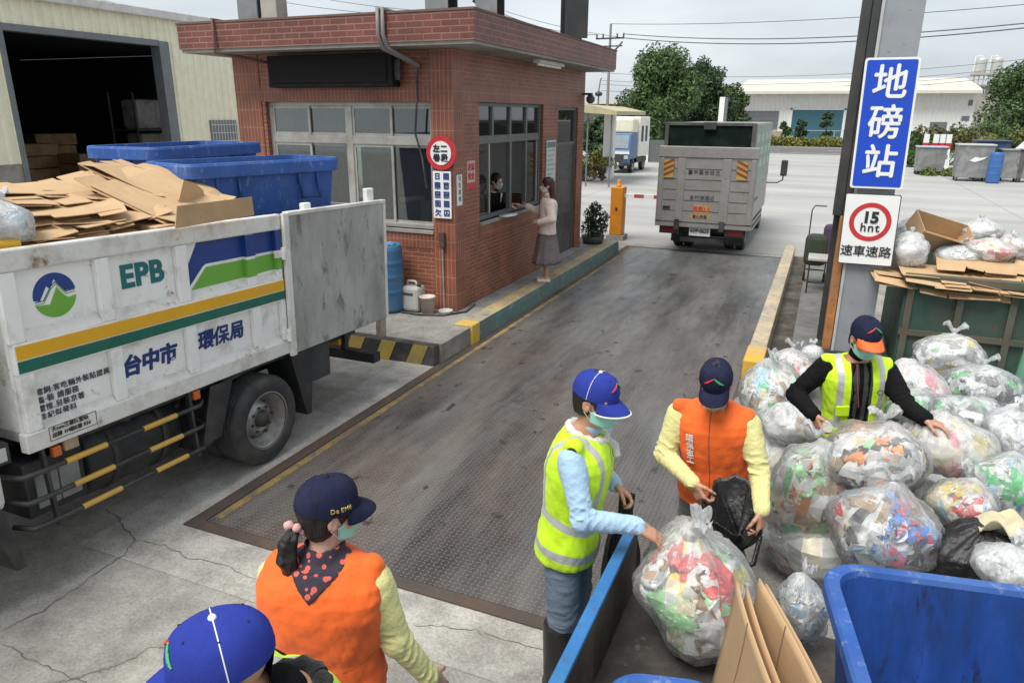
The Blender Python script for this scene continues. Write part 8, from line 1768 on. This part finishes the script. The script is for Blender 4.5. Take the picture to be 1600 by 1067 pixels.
# upright flattened cartons wedged in front of the big bin
def card_up(label, pts, thick, seed, mark=False):
    """a flattened carton standing on its edge: outline in its own plane, slightly bowed, with a second ply behind"""
    t = thing('cardboard_sheet', label, 'cardboard', pts[0], group=None); a, b_, c = Vector(pts[0]), Vector(pts[1]), Vector(pts[2]); uy, ux = b_-a, c-a; nz_ = ux.cross(uy).normalized(); rng = np.random.default_rng(seed)
    for k, off in enumerate((0, -thick)):
        P = [[a+ux*(i/14)+uy*(j/14*(1-.04*k))+nz_*(off+.018*sin(2.6*i/14+seed)+.012*sin(3*j/14+seed*2)+(k*.012*sin(5*j/14))) for j in range(15)] for i in range(15)]
        MB().grid(P).build('panel', M_card, t, solid=.006)
    cr = MB(); i = 5; cr.tube([a+ux*(i/14)+uy*(j/14)+nz_*(.0045+.018*sin(2.6*i/14+seed)+.012*sin(3*j/14+seed*2)) for j in range(15)], .0025, 5); cr.build('crease', M_cardd, t)
    if mark:
        nz_ = -nz_ if nz_.x > 0 else nz_; o_ = a+ux*.35+uy*.45+nz_*.032
        xd = uy.cross(nz_); text('回收', .05, o_, xd, uy, M_cardd, 'lettering', t, ext=.004); text('此面朝上', .03, o_-uy.normalized()*.08, xd, uy, M_cardd, 'lettering', t, ext=.004)
    return t
def zt(px, py, z): return tuple(at(px, py, Z=z))
a0, a1, b0 = Vector(zt(1163, 1082, .56)), Vector(zt(1190, 903, 1.16)), Vector(zt(1278, 1085, 1.16))
card_up('broad flattened carton with printed marks leaning on the large blue bin', (a0, a1, a0+(b0-a1)*1.3), .016, 3, True)
a0, a1, b0 = Vector(zt(1120, 1082, .57)), Vector(zt(1153, 906, 1.14)), Vector(zt(1205, 1085, 1.14))
card_up('folded brown carton standing upright on the trailer bed nearest the clear bag', (a0, a1, a0+(b0-a1)*1.2), .03, 1)
# ------------------------------------------------------------------ green skip with its load
M_skip = pm('skip_green', (.028, .080, .060), .6, var=.35, vs=2.5, dirt=(.05, .06, .045), da=.6, ds=2.2, dirt2=(.11, .06, .04), da2=.34, ds2=6, bump=.2)
M_skipr = pm('skip_rib_rust', (.075, .085, .06), .7, var=.3, dirt=(.12, .07, .045), da=.5, bump=.3)
sk_ = thing('waste_skip', 'rusty dark green steel skip heaped with cardboard and bags behind the workers', 'skip', (2.3, 9.6, 0))
SKX0, SKX1, SKY0, SKY1, SKZ = .98, 3.5, 8.85, 11.0, 1.18
MB().box(SKX0, SKX1, SKY0, SKY0+.03, .08, SKZ).build('front_panel', M_skip, sk_); MB().box(SKX0, SKX0+.03, SKY0+.031, SKY1, .08, SKZ).build('side_panel', M_skip, sk_); MB().box(SKX1-.03, SKX1, SKY0+.031, SKY1, .08, SKZ).build('side_panel', M_skip, sk_); MB().box(SKX0+.031, SKX1-.031, SKY1-.03, SKY1, .08, SKZ).build('rear_panel', M_skip, sk_)
MB().box(SKX0+.031, SKX1-.031, SKY0+.031, SKY1-.031, .08, .95).build('packed_load', M_card, sk_)
for k in range(6): x = SKX0+.02+(SKX1-SKX0-.09)*k/5; MB().box(x, x+.07, SKY0-.05, SKY0-.001, .08, SKZ-.06).build('rib', M_skipr, sk_, bev=.006)
MB().box(SKX0-.03, SKX1+.03, SKY0-.06, SKY0+.035, SKZ-.059, SKZ+.03).build('top_rail', M_skipr, sk_, bev=.01); MB().box(SKX0, SKX1, SKY0-.045, SKY0-.002, .52, .58).build('cross_rail', M_skipr, sk_)
MB().box(SKX0-.035, SKX0+.035, SKY0+.04, SKY1, SKZ-.059, SKZ+.03).build('top_rail', M_skipr, sk_, bev=.01)
for x in (SKX0+.15, SKX1-.15): MB().lathe([(0, -.06), (.08, -.06), (.08, .06), (0, .06)], (x, SKY0+.2, .08), 12, M=Matrix.Rotation(pi/2, 3, 'Y')).build('roller', M_chas, sk_)
gpl = thing('green_pole', 'pale green steel pole standing at the frame edge in front of the skip', 'pole', tuple(at(1588, 600, Y=8.4))[:2]+(0,)); q = at(1588, 600, Y=8.4); MB().tube([(q.x, q.y, 0), (q.x+.08, q.y, 1.15)], .05, 10).build('shaft', pm('pole_green', (.12, .30, .20), .5), gpl); MB().box(q.x-.1, q.x+.1, q.y-.1, q.y+.1, 0, .02).build('foot_plate', M_skip, gpl)
gs = 'flattened cardboard on the green skip'
for i, (px, py, Y, w, d, rot, lb) in enumerate(((1480, 440, 9.1, 1.5, .7, (.06, .03, -.02), 'long flattened carton lying along the skip rim'), (1560, 445, 9.0, 1.3, .6, (.12, .05, .05), 'flattened carton drooping over the skip rim near the frame edge'), (1440, 428, 9.2, 1.0, .6, (.06, .02, .1), 'flattened carton on the skip beside the grey sign column'), (1540, 415, 9.2, .95, .5, (.16, .08, -.06), 'upper creased carton on the skip nearest the frame edge'), (1500, 432, 9.05, 1.2, .6, (.09, .06, .03), 'flattened carton in the second layer on the skip rim'), (1585, 430, 9.15, .9, .6, (.1, .02, .12), 'flattened carton on the skip half outside the frame'), (1548, 462, 8.85, .5, .22, (.9, .05, 0), 'small torn carton piece hanging over the skip front'))):
    sheet_card(lb, tuple(at(px, py, Y=Y)), w, d, rot, .0, group=None, seed=30+i, notch=i < 6)
ob = thing('open_carton', 'open brown carton tipped on its side on top of the skip load', 'box', tuple(at(1470, 370, Y=9.8)))
c = at(1470, 368, Y=9.8); Rm = Euler((.5, .28, .35)).to_matrix()
bxm = MB()
for off, size in (((0, .0, -.11), (.66, .42, .01)), ((0, .21, 0), (.66, .01, .23)), ((0, -.21, 0), (.66, .01, .23)), ((-.325, 0, 0), (.01, .41, .23)), ((.325, 0, 0), (.01, .41, .23))): bxm.obox(c+Rm @ Vector(off), size, Rm)
bxm.build('carton_body', M_card, ob)
fl = MB(); fl.obox(c+Rm @ Vector((0, -.28, .14)), (.64, .16, .008), Rm @ Matrix.Rotation(-.5, 3, 'X')).build('flap', M_card, ob)
for i, (px, py, Y, w, h, lb, mt, pal) in enumerate(((1420, 385, 9.3, 70, 70, 'milky bag on the skip beside the grey sign column', M_filmw, ('white', 'lightgrey')), (1440, 352, 10.3, 80, 48, 'white bag behind the tipped carton on the skip', M_filmw, ('white', 'sky')), (1530, 356, 10.2, 80, 46, 'shiny white bag on the far side of the skip load', M_filmw, ('white', 'lightgrey')), (1500, 392, 9.5, 90, 44, 'clear bag under the open mouth of the tipped carton', M_film, ('white', 'sky', 'lightgrey')), (1548, 386, 9.5, 84, 50, 'bag with a yellow packet on the skip load', M_filmw, ('white', 'yellow', 'red')), (1582, 384, 9.7, 54, 50, 'white bag at the frame edge of the skip load', M_filmw, ('white', 'red', 'brown')))):
    bagp(lb, px, py+6, Y, w*.84, h*.78, pal=pal, n=22, seed=70+i, mat=mt, js=.11, ears=i % 2)
# white bag on the refuse truck load
bag('crumpled white plastic bag at the cab end of the refuse truck load', tuple(at(8, 350, X=-4.30)), .15, .13, pal=('white', 'sky', 'lightgrey'), n=20, seed=90, mat=M_filmw, js=.06)
